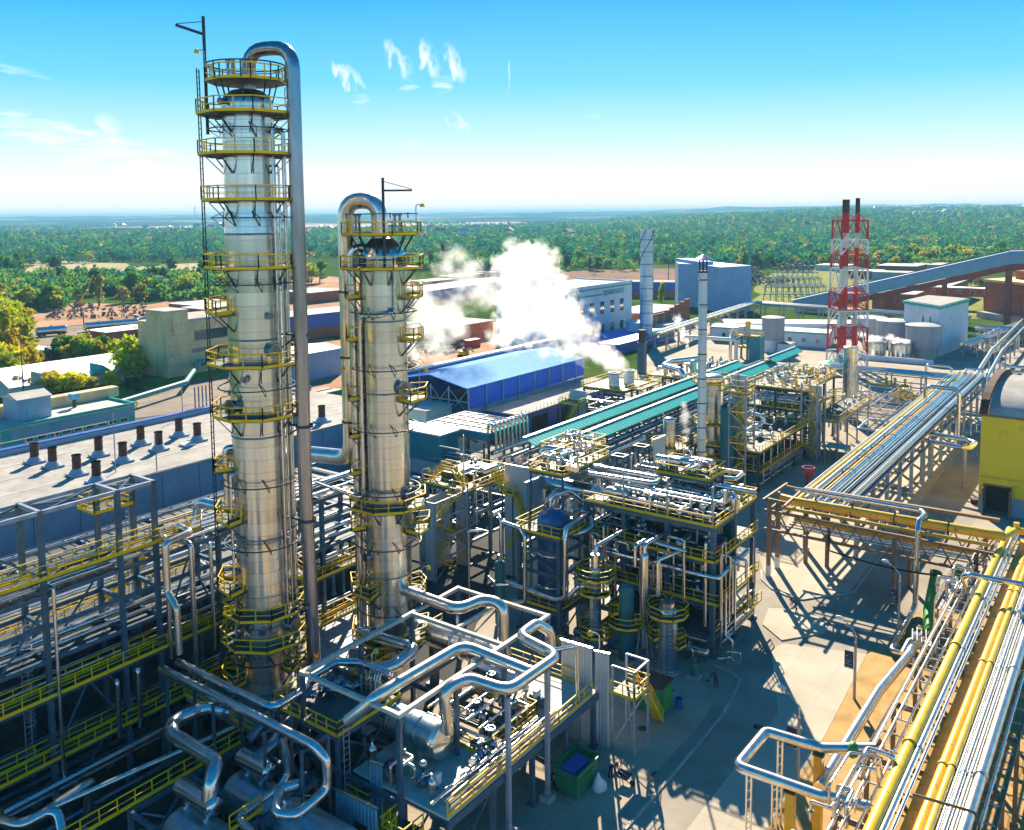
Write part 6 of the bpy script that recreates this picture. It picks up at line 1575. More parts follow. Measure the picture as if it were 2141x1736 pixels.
# ---------------------------------------------------------------- long pipe rack on the right
rk = steel('pipe_rack','long right hand pipe rack carrying silver and yellow pipes away from the brown bridge',[-36.9,-30.2],[118,126,134,142,150,158,166,174,182,190,198,206,214,222],[5.9,8.05],'steel_grey',cat='pipe rack',cw=.5,bw=.26,bh=.3)
mb = MB()
for y in range(118,223,2): mb.beam((-36.9,y,8.1),(-30.2,y,8.1),.14,.1)
mb.build('cross_bar',M['steel'],rk)
MB().box(-36.7,118,7.62,-30.4,222,7.68).build('shade_floor',M['grating'],rk)  # dark floor added to hide sunlit ground between the pipes
MB().box(-36.9,150,-.02,-30,151,.5).build('footing',M['concrete'],rk)
def rackpipe(x,z,r,mat,label,y0=113,y1=223,extra=None):
 pipe(extra or [(x,y0,z + r),(x,y1,z + r)],r,mat,label,'pipes on the long right rack',14,flanges=0 if extra else 3)
rackpipe(0,8.2,.2,'pipe_pale','slim pale pipe with a square bypass loop, leftmost on the right rack',extra=[(-37.0,112,8.5),(-37.0,156.6,8.5),(-40.3,156.6,8.5),(-40.6,164.6,8.5),(-37.0,164.6,8.5),(-37.0,223,8.5)])
rackpipe(-36.3,8.2,.3,'yellow_pipe','yellow pipe beside the left edge of the right rack')
rackpipe(-35.35,8.2,.42,'pipe_pale','fattest pale pipe on the right rack')
rackpipe(-34.6,8.2,.2,'orange_pipe','thin ochre pipe between the fat pipes of the right rack')
rackpipe(-33.85,8.2,.34,'pipe','blue reflecting pipe in the middle of the right rack')
rackpipe(-32.95,8.2,.36,'pipe','fat silver pipe right of the middle of the right rack')
rackpipe(-32.1,8.2,.26,'pipe_dark','dull dark pipe right of the fat pale pair')
rackpipe(-31.4,8.2,.15,'pipe','thin silver pipe near the right edge of the right rack')
rackpipe(-30.9,8.2,.22,'pipe_pale','pale pipe second from the right edge of the right rack',y1=226)
rackpipe(-30.4,8.2,.16,'pipe_dark','thin dark pipe on the right edge of the right rack')
for k,(x,r,m_) in enumerate(((-36.4,.16,'pipe_dark'),(-35.2,.2,'pipe'),(-34,.14,'pipe_pale'),(-32.8,.22,'pipe'),(-31.6,.26,'yellow_pipe'),(-30.7,.16,'pipe'),(-29.6,.14,'pipe_dark'))):
 pipe([(x,116,6.1 + r),(x,222,6.1 + r)],r,m_,'%s pipe on the lower tier of the right rack' % ('thin dark','silver','thin pale','stout silver','yellow','slim silver','outer dark')[k],'lower pipes on the long right rack',10)
for k,y in enumerate((128,136,144,152,160,168)):
 t = thing('pipe_clamp','small black hoop over the pipes of the right rack, %s from the bridge' % ORD[k].replace('outermost','first'),'clamp',(-34.3,y,9),'hoops on the right rack'); MB().tube([(-34.9,y,8.3),(-34.9,y,9.3),(-33.2,y,9.3),(-33.2,y,8.3)],.06,6,.1).build('hoop',M['steel_dark'],t)
pipe([(-35.4,186.5,9.2),(-35.4,186.5,11.2),(-34.6,186,11.6),(-30.2,186,11.6),(-29.4,186,10.8),(-29.4,186,.2)],.42,'pipe','fat silver pipe arching over the right rack and dropping beside it',None,18,1.0)
pipe([(-34.0,221,9),(-34.0,224,9.6),(-29.8,224.5,9.6),(-29.6,222,9.2),(-29.6,221,3)],.24,'pipe','silver pipe hooking over the far end of the right rack',None,14,.6)
pipe([(-31.0,165.3,7.2),(-24.2,163.6,7.2),(-22.9,162.4,7.2),(-23.2,158.6,7.2),(-24.4,158.0,7.2),(-31,159.8,7.2)],.4,'pipe','fat silver hairpin loop reaching from the right rack towards the yellow building',None,18,1.0)
pipe([(-31.0,162.6,6.6),(-24.0,160.6,6.6)],.2,'yellow_pipe','thin yellow pipe inside the hairpin loop',None,10)
t = thing('loop_trestle','pale post frame under the hairpin loop','trestle',(-24.1,160.5,0))
for (x,y) in ((-24.1,159.4),(-24.4,162.6)): MB().box(x - .16,y - .16,0,x + .16,y + .16,6.7).build('post',M['pipe_pale'],t)
MB().beam((-24.0,158.0,6.7),(-24.4,164,6.7),.2,.2).build('cross_beam',M['pipe_pale'],t)
t = thing('loop_trestle','twin brown grey posts carrying the right rack side of the hairpin loop','trestle',(-29.9,160,0))
for (x,y) in ((-29.9,157.4),(-29.9,162.8)): MB().box(x - .28,y - .28,0,x + .28,y + .28,6.6).build('post',M['steel_grey'],t)
for k,(x,y) in enumerate(((-33.5,128),(-33.5,140),(-33.5,152))):
 t = thing('footing_block','long low concrete footing under the right rack, %s' % ORD[k].replace('outermost','nearest'),'footing',(x,y,0),'footings under the right rack'); MB().box(x - 3.0,y - .5,.1,x + 3.0,y + .5,.95).build('block',M['concrete'],t)
# ---------------------------------------------------------------- brown bridge across
BR = 'brown'
bs = thing('pipe_bridge','brown lattice pipe bridge crossing from the process block road to the yellow pipes','pipe bridge',(-25,109,0))
for (x,y,zb_) in ((-37.75,106.2,1.6),(-37.75,109.4,1.6),(-35.3,113.2,.1),(-32.6,113.4,.1),(-23.0,106.5,.1),(-22.6,113,.1),(-14.5,106.5,.1),(-14.5,113,.1)):
 MB().box(x - .22,y - .22,zb_,x + .22,y + .22,10.2 if y < 110 and x < -37 else 8.0).build('leg',M[BR],bs)
 if zb_ > 1: MB().box(x - .26,y - .26,0,x + .26,y + .26,zb_).build('white_base',M['white'],bs)
for y in (106.2,112.9):
 for z in (6.2,8.6): MB().beam((-38.4,y,z),(-12.8,y,z),.26,.3).build('chord',M[BR],bs)
 mb = MB()
 for k in range(11):
  x = -37.6 + k * 2.3; mb.beam((x,y,6.35),(x + 1.15,y,8.45),.14); mb.beam((x + 1.15,y,8.45),(x + 2.3,y,6.35),.14)
 mb.build('lattice',M[BR],bs)
mb = MB()
for k in range(12): mb.beam((-38 + k * 2.25,106.2,8.55),(-38 + k * 2.25,112.9,8.55),.18,.22); mb.beam((-38 + k * 2.25,106.2,6.15),(-38 + k * 2.25,112.9,6.15),.14,.18)
mb.build('cross_beam',M[BR],bs)
mb = MB()
for (a,b_) in (((-38.2,105.2,10.2),(-38.0,113.4,10.2)),((-35.4,104.8,10.0),(-35.7,112.6,10.0)),((-38.1,106.2,10.1),(-35.4,106.2,10.0)),((-37.9,112.6,10.1),(-35.6,112.4,10.0))): mb.beam(a,b_,.24,.28)
mb.build('end_portal',M[BR],bs)
mb = MB(); mb.beam((-37.7,106.3,2.2),(-37.7,109.3,6),.14); mb.beam((-35.3,113.2,4.8),(-32.6,113.4,4.8),.2); mb.beam((-35.3,113.2,8),(-32.6,113.4,4.9),.14); mb.build('bracing',M[BR],bs)
MB().beam((-36.6,116.1,9.1),(-13.6,116.9,9.1),.5,.35).build('cable_tray',M['brown'],bs)
mb = MB();
for x in (-32.9,-28.5,-23.6,-17.8): mb.beam((x,109,8.6),(x,109,10.6),.16); mb.beam((x,107.8,8.7),(x,109,10.5),.1)
mb.build('pipe_bracket',M['steel_dark'],bs)
pipe([(-37.2,109.0,9.6),(-35.4,108.6,9.6),(-13.4,109.6,9.6),(-12.5,110.4,9.4)],.55,'orange_pipe','fat ochre yellow pipe along the brown bridge',None,22)
pipe([(-36.4,106.9,9.1),(-13.4,107.4,9.1)],.22,'orange_pipe','thin ochre pipe on the near side of the brown bridge',None,12)
pipe([(-36.4,112.0,10.1),(-21.3,112.2,10.1),(-20.6,110.6,10.2),(-20.55,107.0,10.6),(-20.5,106.2,9.6),(-20.5,106.2,1.0),(-20.5,105.0,.6),(-20.3,95.0,.6),(-20.3,94.0,.6),(-18.6,93.7,.6),(-18.2,93.0,.6),(-17.6,92.2,1.0)],.3,'pipe','bright silver pipe leaving the brown bridge, dropping to the ground and jogging to the gravel',None,18,.6)
pipe([(-33.5,107.2,7.0),(-14.4,107.9,7.0)],.24,'pipe','blue silver pipe inside the lower half of the brown bridge',None,12)
pipe([(-36,110.6,6.6),(-14,111,6.6)],.3,'orange_pipe','second ochre pipe low inside the brown bridge',None,12)
for k in range(5): pipe([(-36,107.6 + k * 1.0,6.5),(-14,107.9 + k * 1.0,6.5)],.1,'pipe','thin line number %d on the lower floor of the brown bridge' % (k + 1),'thin lines in the brown bridge',6)
t = thing('cable_bundle','sagging black cable bundle hung below the brown bridge','cables',(-23,105,5))
for k in range(4):
 P_ = [(-30 + i * 1.72,105.0 + k * .22,5.6 - .5 * sin(pi * i / 8) - k * .12) for i in range(9)]; MB().tube(P_,.06,5,0).build('cable',M['black'],t)
mb = MB()
for k in range(3): mb.tube([(-30.3 + k * .15,105.3,8.3),(-30.2 + k * .1,105.3,6.4),(-30,105.2,5.5)],.06,5)
mb.build('drop_cable',M['black'],t)
# ---------------------------------------------------------------- yellow pipes in the right foreground
FG = [(-15.0,7.0,.12,'pipe_pale','thin pale rail pipe left of the yellow pipe'),(-14.5,7.0,.1,'pipe_pale','thinnest pale pipe left of the yellow pipe'),(-13.5,7.3,.1,'pipe_pale','thin pale pipe hugging the yellow pipe'),
 (-12.55,7.6,.42,'yellow_pipe','fat lemon yellow pipe running to the bottom edge'),(-11.95,7.8,.22,'pipe_pale','silver pipe right beside the fat yellow pipe'),(-11.5,7.8,.14,'pipe','thin blue silver pipe beside the yellow pair'),
 (-10.3,7.1,.34,'orange_pipe','ochre pipe in the middle of the right foreground'),(-9.75,7.4,.26,'yellow_pipe','second slimmer yellow pipe right of the ochre duct'),(-9.3,7.5,.13,'pipe_pale','thin pale pipe left of the white pipe group'),
 (-8.95,7.5,.2,'pipe_pale','slim white pipe in the right foreground group'),(-8.5,7.6,.2,'pipe_pale','second slim white pipe in the right foreground group'),(-7.9,7.6,.36,'pipe_pale','fattest white pipe at the right of the foreground group'),(-7.3,7.2,.12,'pipe','thin pipe outside the white pipes')]
for k,(x,z,r,m_,lb) in enumerate(FG):
 pipe([(x,30,z + r),(x,118.2 - .3 * k if x < -6 else 104,z + r)],r,m_,lb,'foreground pipes',18,flanges=4 if r > .15 else 0)
mb = MB(); mb.box(-11.35,30,6.7,-10.75,117,7.25); tag(mb.build('cable_duct',M['orange_pipe']),'flat ochre cable duct between the foreground pipes','duct')
mb = MB(); mb.box(-11.3,30,5.4,-9.0,117,5.5); tag(mb.build('cable_tray',M['yellow_wall']),'wide flat dull yellow tray below the foreground pipes','tray')
fr_ = steel('pipe_rack','low pale rack under the yellow and white foreground pipes',[-15.2,-10.9,-6.6],[32,40,48,56,64,72,80,88,96,104,112,118],[6.9],'brown',cat='pipe rack',cw=.3,bw=.24,bh=.28)
mb = MB()
for k in range(38): mb.beam((-15.2,33 + k * 2.3,6.95),(-6.6,33 + k * 2.3,6.95),.1,.1)
mb.build('cross_bar',M['steel_grey'],fr_)
mb = MB()
for y0,y1 in ((44,62),(64,84),(86,100)): mb.rail([(-14.1,y0,7.1),(-14.1,y1,7.1)],1.0,False,1.8,0,.05)
mb.build('handrail',M['pipe_pale'],fr_)
pipe([(-17.4,60,5.6),(-17.3,76,5.4),(-16.9,86,4.6),(-17.2,90,4.2)],.42,'pipe_pale','fat white pipe slanting down beside the gravel strip',None,18)
pipe([(-16.5,60,4.4),(-16.2,88,4.0)],.16,'pipe','thin silver pipe under the slanting white pipe',None,10)
pipe([(-15.9,60,5.2),(-15.7,86,5.0)],.12,'yellow_pipe','thin yellow pipe beside the slanting white pipe',None,10)
pipe([(-13.9,96.6,7.6),(-14.3,96.3,9.2),(-13.6,96.0,9.6),(-9.0,96.4,9.6),(-8.3,95.6,9.4),(-8.3,92.6,9.2),(-8.5,92,8.6),(-8.5,92,5),(-10.0,92.6,4.6)],.27,'pipe','silver hoop pipe bridging over the foreground pipes',None,16,.5)
pipe([(-10.9,57.6,9.1),(-7.4,58,9.1),(-7.1,57.6,8.6),(-7.1,55,7)],.1,'brown','thin brown pipe frame arched over the foreground pipes near the bottom edge',None,10,.3)
t = thing('yellow_manifold','yellow pipe manifold with flanges at the elbow where bridge and foreground pipes meet','manifold',(-10.5,114,8))
mb = MB(); mb.tube([(-12.5,110.4,9.2),(-11.6,114.6,9.0),(-7.5,115.6,8.6)],.4,16,1.2); mb.cyl((-9.6,113,7.6),(-9.6,113,9.6),.45,14); mb.cyl((-11.6,114.6,8.6),(-11.6,114.6,9.9),.32,14); mb.build('body',M['yellow_pipe'],t)
mb = MB(); mb.tube([(-8.8,114,9.6),(-6.2,114.5,9.6),(-4,111.5,9.2)],.14,8); mb.tube([(-8.8,113,9.2),(-6.2,113.5,9.2),(-4,110.5,9.0)],.14,8); mb.build('branch',M['yellow_pipe'],t)
# flow metering nest with its little platforms
t = thing('metering_platform','small grated platform with thin rails and pale instruments beside the yellow pipe','platform',(-14.8,99,5))
deck(t,-16.4,94.5,-13.4,103.5,6.0,'deck_pale','NEW','deck',rail_mat='pipe_pale')
for x in (-16.2,-13.6):
 for y in (95,103): MB().box(x - .1,y - .1,0,x + .1,y + .1,5.9).build('post',M['steel_grey'],t)
mb = MB(); mb.ladder((-16.6,95.5,0),(-16.6,95.5,6.6),.5,side=(0,1,0)); mb.build('ladder',M['pipe_pale'],t)
clutter(-16,-13.8,95.2,103,6.0,9,'on the metering platform beside the yellow pipe',81,'lvb')
clutter(-16.6,-13.6,44,62,7.0,8,'among the thin rails at the bottom right',82,'lvb')
t = thing('valve_station','pale pipe elbow cluster with thin tubes on the gravel strip','valve station',(-16.2,88,3))
mb = MB(); mb.tube([(-17.6,86.5,4.2),(-17.4,88.2,4.8),(-16.2,88.6,4.8),(-15.4,87.8,4.8)],.34,14,.5); mb.cyl((-16.8,88.5,4.2),(-16.8,88.5,5.6),.42,14); mb.build('body',M['pipe_pale'],t)
mb = MB()
for k in range(6): mb.tube([(-17.6 + k * .4,89.6,4.2),(-17.4 + k * .4,89.3,5.6 + .3 * (k % 2)),(-17.0 + k * .4,87.4,5.4)],.04,5)
mb.build('thin_tube',M['steel_grey'],t)
for y in (86.5,89): MB().box(-16.6,y - .1,0,-16.4,y + .1,4.2).build('stand',M['brown'],t)
t = thing('green_pipe','stout bright green capped pipe rising from the ground beside the metering platform','pipe',(-18.5,104,0))
MB().tube([(-17.0,97.0,-.1),(-17.6,99.4,.3),(-18.6,103.4,1.6),(-18.7,106,3.2),(-18.7,107.5,4.4)],.55,20,1.4).build('body',M['green'],t); MB().cyl((-18.7,107.4,4.3),(-18.7,107.75,4.62),.66,20).build('flange',M['green_dark'],t)
t = thing('green_pipe','shorter green capped pipe half hidden behind the metering platform','pipe',(-16.4,107.5,0)); MB().tube([(-16.4,104,2.5),(-16.5,108.6,5.2)],.42,18).build('body',M['green'],t); MB().cyl((-16.5,108.5,5.1),(-16.5,108.9,5.35),.52,18).build('flange',M['green_dark'],t)
# hairpin loop at the bottom edge
pipe([(-14.6,63.8,7.6),(-18.0,62.6,7.0),(-22.1,62.3,7.0),(-22.25,57.0,7.0),(-16.6,57.2,7.0),(-13.4,57.6,7.2)],.38,'pipe_pale','fat bright hairpin loop at the bottom edge right of the road',None,22,.55)
t = thing('loop_trestle','pair of slim pale lattice posts under the bottom hairpin loop','trestle',(-21,60,0))
for (x,y) in ((-21.0,62.3),(-21.4,57.1),(-19.6,57.2)):
 mb = MB()
 for dx in (-.17,.17): mb.beam((x + dx,y,0),(x + dx,y,6.6),.09,.16)
 for k in range(9): mb.beam((x - .17,y,.4 + k * .7),(x + .17,y,.75 + k * .7),.06)
 mb.build('post',M['pipe_pale'],t)
for k,(x,y,h) in enumerate(((-18.2,62.5,6.5),(-18.5,57.2,6.5))):
 t = thing('brown_post','stout ochre brown post under the %s arm of the bottom hairpin loop' % ('far','near')[k],'post',(x,y,0),'brown posts at the bottom edge'); MB().box(x - .3,y - .3,0,x + .3,y + .3,h).build('shaft',M['orange_pipe'],t); MB().box(x - .4,y - .4,h,x + .4,y + .4,h + .08).build('cap_plate',M['brown'],t)
t = thing('pipe_end_plug','round green end cap on the bottom hairpin loop','pipe cap',(-16.0,63.2,7.2)); MB().lathe((-16.2,63.1,7.35),[(.02,-.1),(.55,0),(.6,.3),(.4,.55),(.02,.6)],18,axis='x').build('cap',M['green'],t)
pipe([(-15.6,56.0,7.2),(-15.6,56.0,8.8),(-15.4,60.0,9.0),(-13.6,60.6,9.0),(-13.4,60.6,7.6)],.09,'pipe_pale','thin pale tube frame arched over the thin rails at the bottom',None,8,.3)
pipe([(-14.9,55.0,7.2),(-14.9,55.0,8.6),(-14.8,59.0,8.8),(-13.5,59.4,8.8),(-13.3,59.4,7.6)],.09,'pipe_pale','second thin pale tube frame close to the bottom edge',None,8,.3)
# street lamps with banners
def street_lamp(x,y,label,lab2):
 t = thing('street_lamp',label,'street lamp',(x,y,0),'street lamps along the pavement')
 MB().tube([(x,y,0),(x,y,5.6)],.15,10,r2=.11).build('pole',M['concrete'],t)
 a = MB().tube([(x,y,5.2),(x,y,6.4),(x - 1.0,y + .55,7.0),(x - 1.7,y + .9,7.05)],.06,8,.5).build('arm',M['pipe_pale'],t)
 MB().lathe((x - 2.2,y + 1.15,7.05),[(.03,-.05),(.16,.1),(.2,.4),(.1,.7)],10,axis='x').build('lamp_head',M['white'],a)
 b = MB().box(x - .98,y - .02,2.9,x - .16,y + .02,4.55).build('banner',M['purple'],t)
 mb = MB()
 mb.box(x - .86,y - .034,4.0,x - .66,y - .024,4.15)
 for k in range(4): mb.box(x - .86,y - .034,3.66 - k * .14,x - .3 - .1 * (k % 3),y - .024,3.71 - k * .14)
 mb.box(x - .86,y - .034,3.0,x - .3,y - .024,3.04)
 mb.build('lettering',M['panel_blue'],b)
 mb = MB(); mb.beam((x - 1.0,y,4.6),(x,y,4.6),.04); mb.beam((x - 1.0,y,2.85),(x,y,2.85),.04); mb.build('banner_rod',M['steel_grey'],t)
 return t
street_lamp(-21.15,83.4,'concrete street lamp with a dark banner, standing free on the gravel edge','')
street_lamp(-21.4,67.9,'concrete street lamp with a dark banner behind the bottom hairpin loop','')
street_lamp(-21.0,100.4,'concrete street lamp with a dark banner under the brown bridge','')
# yellow gate building
yb = thing('gate_building','bright yellow building with a curved grey roof and an open dark gateway','building',(-8,156,0))
wl_ = MB(); wl_.box(-20.25,148.2,4.4,12,176,15.1); wl_.box(-20.25,148.2,2.9,-19.5,176,4.4); wl_.box(-15.9,148.2,2.9,12,176,4.4); wl_.build('wall',M['yellow_wall'],yb)
mb = MB(); mb.box(-20.24,148.21,0,-19.5,176,2.9); mb.box(-15.9,148.21,0,12,176,2.9); mb.build('base_wall',M['blue_grey_wall'],yb)
MB().box(-19.5,150.5,0,-15.9,151,4.4).build('gateway',M['black'],yb); MB().box(-19.6,148.1,4.35,-15.8,148.25,4.6).build('lintel',M['brown'],yb)
for x,a in ((-19.5,.9),(-15.9,-.9)): MB().box(x - .08,146.6,.1,x + .08,148.15,4.3).build('gate_leaf',M['brown'],yb)
MB().beam((-20.0,148.1,5.6),(-14.2,148.1,5.6),.1,.22).build('gate_rail',M['orange_pipe'],yb)
mb = MB(); vs,fs = [],[]
n_ = 14
for i in range(n_ + 1):
 a = pi * i / n_; yy,zz = 162.1 - 14.3 * cos(a),15.1 + 3.5 * sin(a)
 vs += [(-19.3,yy,zz),(12,yy,zz),(-20.4,yy - .0,zz + .75),(-19.3,yy,zz + .75)]
for i in range(n_): k = i * 4; fs.append((k,k + 1,k + 5,k + 4))
mb._add(vs,fs,True); mb.build('roof',M['felt'],yb)
mb = MB()
for i in range(n_):
 a,b_ = pi * i / n_,pi * (i + 1) / n_
 p,q = (-19.9,162.1 - 14.4 * cos(a),15.3 + 3.7 * sin(a)),(-19.9,162.1 - 14.4 * cos(b_),15.3 + 3.7 * sin(b_)); mb.beam(p,q,1.1,.9)
mb.build('gable_parapet',M['rust'],yb)
MB().beam((-20.3,148.0,15.12),(12,148.0,15.12),.5,.3).build('gutter',M['brown'],yb)
t = thing('drum_bin','dark round bin against the foot of the yellow building','bin',(-21.2,152,0)); MB().lathe((-21.2,152,0),[(.6,0),(.7,.7),(.65,.8)],14).build('body',M['rust'],t)
# rack and lines across the far end
xr = steel('pipe_rack','cross pipe rack at the far end of the long right rack',[-60,-52,-44,-36,-28,-20,-12],[226,232],[3.6,6.2],'steel_grey',cat='pipe rack',cw=.3,bw=.2,bh=.25)
deck(xr,-56,224.2,-46,226,3.8,'grating','SEW','valve_walkway'); deck(xr,-46,208,-41,212,4.2,'grating','SEWN','valve_walkway')
for k,(y,r,m_) in enumerate(((226.4,.3,'pipe_pale'),(227.4,.35,'pipe'),(228.6,.4,'pipe_pale'),(230,.25,'pipe'),(231.2,.3,'pipe_pale'))):
 pipe([(-66,y,6.3 + r),(-4,y,6.3 + r)],r,m_,'%s silver pipe of the far cross rack' % ('nearest','second','fattest third','thin fourth','farthest')[k],'pipes on the far cross rack',10,flanges=4)
runs(16,'x',-62,-40,196,224,.8,4.5,'in the pipe yard left of the long rack end',91,('pipe','pipe_pale','steel_grey'),.16)
runs(12,'y',190,224,-58,-40,.8,4.5,'in the pipe yard before the far cross rack',92,('pipe','pipe_dark','steel_grey'),.14)
risers(22,-60,-40,196,226,.2,5.5,'in the pipe yard before the far cross rack',93,.16)
clutter(-55,-47,224.4,225.8,3.8,7,'on the far valve walkway',94,'yyv'); clutter(-45.6,-41.4,208.4,211.6,4.2,8,'on the yellow valve walkway in the pipe yard',95,'yyv')
runs(10,'x',-28,-18,178,216,.8,5.5,'in the pipe yard behind the yellow building',96,('pipe','steel_grey'),.16)
risers(12,-28,-20,178,222,.2,6,'in the pipe yard behind the yellow building',97,.14)
# two long lines going on to the works beyond
for k,(dx,r) in enumerate(((0,.5),(2.6,.42))):
 pipe([(-34 + dx,234,5.5),(-37 + dx,285,5.5),(-38.5 + dx,380,5.5)],r,'pipe_pale','fat pale pipe on stilts running on beyond the rack, %s of two' % ('left','right')[k],'pipes on stilts beyond the rack',12)
 for j in range(9):
  y = 240 + j * 15
  t = thing('pipe_stilt','short grey stilt under the pale pipes beyond the rack','post',(-34.3 + dx - (y - 234) * .035,y,0),'stilts under the far pale pipes'); MB().box(-.2,-.2,0,.2,.2,4.9).build('shaft',M['steel_grey']).parent = t
pipe([(-31.6,262,5.0),(-22,262,5.0),(-21,258,5.0),(-22,254,5.0),(-31.6,254,5.0)],.4,'pipe','silver hairpin loop beside the far pipes on stilts',None,12,1.5)
pipe([(-47,247,.2),(-47,247,6),(-41,247,6),(-41,247,.2)],.32,'pipe','silver portal shaped pipe left of the far stilts',None,12,.8)
# ---------------------------------------------------------------- buildings
def win(par,face,c,lo,hi,z0,z1,frame='white',d=.04,sub=2):
 """one window: frame proud of the wall, pane with a glazing cross; face 'E' (+x) at x=c or 'S' (-y) at y=c"""
 f = MB(); p = MB()
 if face == 'E':
  f.box(c,lo - .12,z0 - .12,c + d,hi + .12,z1 + .12); p.box(c + d,lo,z0,c + d + .02,hi,z1)
 else:
  f.box(lo - .12,c - d,z0 - .12,hi + .12,c,z1 + .12); p.box(lo,c - d - .02,z0,hi,c - d,z1)
 w = f.build('window',M[frame],par); p.build('pane',M['glass'],w)
 if sub:
  b = MB()
  for i in range(1,sub):
   m = lo + (hi - lo) * i / sub
   if face == 'E': b.box(c + d + .02,m - .05,z0,c + d + .05,m + .05,z1)
   else: b.box(m - .05,c - d - .05,z0,m + .05,c - d - .02,z1)
  for i in (1,2):
   m = z0 + (z1 - z0) * i / 3
   if face == 'E': b.box(c + d + .022,lo,m - .04,c + d + .048,hi,m + .04)
   else: b.box(lo,c - d - .048,m - .04,hi,c - d - .022,m + .04)
  b.build('glazing_bar',M[frame],w)
def hall(name,label,x0,y0,x1,y1,h,wall,roof,cat='building',parapet=0,over=.3,base=None):
 t = thing(name,label,cat,((x0 + x1) / 2,(y0 + y1) / 2,0))
 MB().box(x0,y0,0,x1,y1,h).build('wall',M[wall],t)
 MB().box(x0 - over,y0 - over,h,x1 + over,y1 + over,h + .25).build('roof',M[roof],t)
 if base: MB().box(x0 - .06,y0 - .06,0,x1 + .06,y1 + .06,base[1]).build('plinth',M[base[0]],t)
 if parapet:
  mb = MB()
  for a,b_ in (((x0,y0),(x1,y0)),((x1,y0),(x1,y1)),((x1,y1),(x0,y1)),((x0,y1),(x0,y0))): mb.beam((*a,h + .25 + parapet / 2),(*b_,h + .25 + parapet / 2),.3,parapet)
  mb.build('parapet',M[wall],t)
 return t
# hall with the row of rusty vents
vh = hall('hall','long low hall with a wide grey felt roof behind the left pipe racks',-140.5,6,-113,121,9.75,'blue_grey_wall','felt',over=0)
mb = MB(); mb.box(-141.4,5,9.6,-140.2,121.5,10.75); mb.build('back_parapet',M['blue_grey_wall'],vh)
MB().beam((-140.9,5,10.85),(-140.9,121.5,10.85),1.3,.2).build('coping',M['blue_paint'],vh)
MB().beam((-112.95,5,10.03),(-112.95,121.2,10.03),.24,.16).build('eaves_trim',M['pipe_pale'],vh)
mb = MB()
for y in range(10,120,6): mb.box(-112.99,y,0,-112.96,y + .08,9.7)
mb.build('wall_joint',M['steel'],vh)
for y0,y1 in ((26,46),(60,78),(92,108)):
 mb = MB(); mb.beam((-140.9,y0,11.9),(-140.9,y1,11.9),.1)
 for k in range(5): mb.beam((-140.9,y0 + (y1 - y0) * k / 4,10.9),(-140.9,y0 + (y1 - y0) * k / 4,11.9),.08)
 mb.build('roof_rail',M['pipe_pale'],vh)
mb = MB()
for x in (-120,-127,-134): mb.beam((x,6.5,10.02),(x,120.5,10.02),.5,.03)
mb.build('felt_lap',M['concrete'],vh)
def vent():
 t = thing('roof_vent','rusty round roof vent','roof vent',(0,0,0),'rusty vents on the grey felt roof')
 mb = MB(); mb.box(-1.15,-1.15,.05,1.15,1.15,.32); mb.lathe((0,0,.3),[(1.15,0),(.85,.35),(.62,.7)],20); mb.build('base',M['blue_grey_wall'],t)
 mb = MB(); mb.lathe((0,0,0),[(.60,.9),(.58,2.75),(.66,2.78),(.66,2.95)],20,cap=False); mb.lathe((0,0,0),[(.55,2.0),(.01,2.02)],16,cap=False)
 for z in (1.2,2.1): mb.lathe((0,0,z),[(.6,0),(.65,.02),(.65,.1),(.6,.12)],18,cap=False)
 mb.build('flue',M['rust'],t)
 return t
VT = None
for k,(px_,py_,lb) in enumerate(((267,600,'rusty round roof vent nearest the left, at the back of the roof'),(405,635,'rusty round roof vent second from the left'),(590,695,'rusty round roof vent third from the left, nearer the wall'),(740,750,'rusty round roof vent nearest the hall wall, by the rack frame'),
  (757,550,'rusty round roof vent alone in the middle at the back'),(942,595,'rusty round roof vent in the middle of the roof'),(1078,465,'rusty round roof vent behind the thin masts'),(1215,505,'rusty round roof vent right of the thin masts'),
  (1370,400,'rusty round roof vent with a bright skylight at its foot'),(1510,435,'rusty round roof vent just left of the tall column'))):
 p = spot(px_ / 3.654,803.3 + py_ / 3.654,10.0)
 if VT is None: VT = vent(); v = VT; v['label'] = lb
 else: v = dup(VT,(0,0,0),lb)
 v.location = (p.x,p.y,10.0)
for u,vv,lb in ((1995 / 2.963,401.7 + 1425 / 2.963,'rusty round roof vent between the two columns'),(1850 / 2.963,401.7 + 1410 / 2.963,'rusty round roof vent half hidden behind the overhead pipe')):
 p = spot(u,vv,10.0); dup(VT,(p.x,p.y,10.0),lb)
t = thing('skylight','small bright skylight hood on the grey felt roof','skylight',(-122.5,80.5,10)); MB().box(-123.4,79.6,10.05,-121.6,81.4,10.35).build('hood',M['white'],t)
for k,(x,y,z0,h) in enumerate(((-118,66,10,8.5),(-113.4,69.5,10,5.5),(-113.4,88,10,6),(-141,92,10.8,4.5))):
 t = thing('mast','thin grey mast on the vent hall roof, %s from the left' % ORD[k].replace('outermost','first'),'mast',(x,y,z0),'masts on the vent hall'); MB().cyl((x,y,z0),(x,y,z0 + h),.09,6).build('pole',M['steel_grey'],t)
for k in range(5):
 t = thing('vent_pipe','thin upright vent pipe in the cluster behind the vent roof, %s' % ORD[k].replace('outermost','first'),'vent pipe',(-143,96 + k * .8,0),'thin vent pipes behind the roof'); MB().cyl((-143,96 + k * .8,0),(-143,96 + k * .8,14.5),.14,6).build('pole',M['steel'],t)
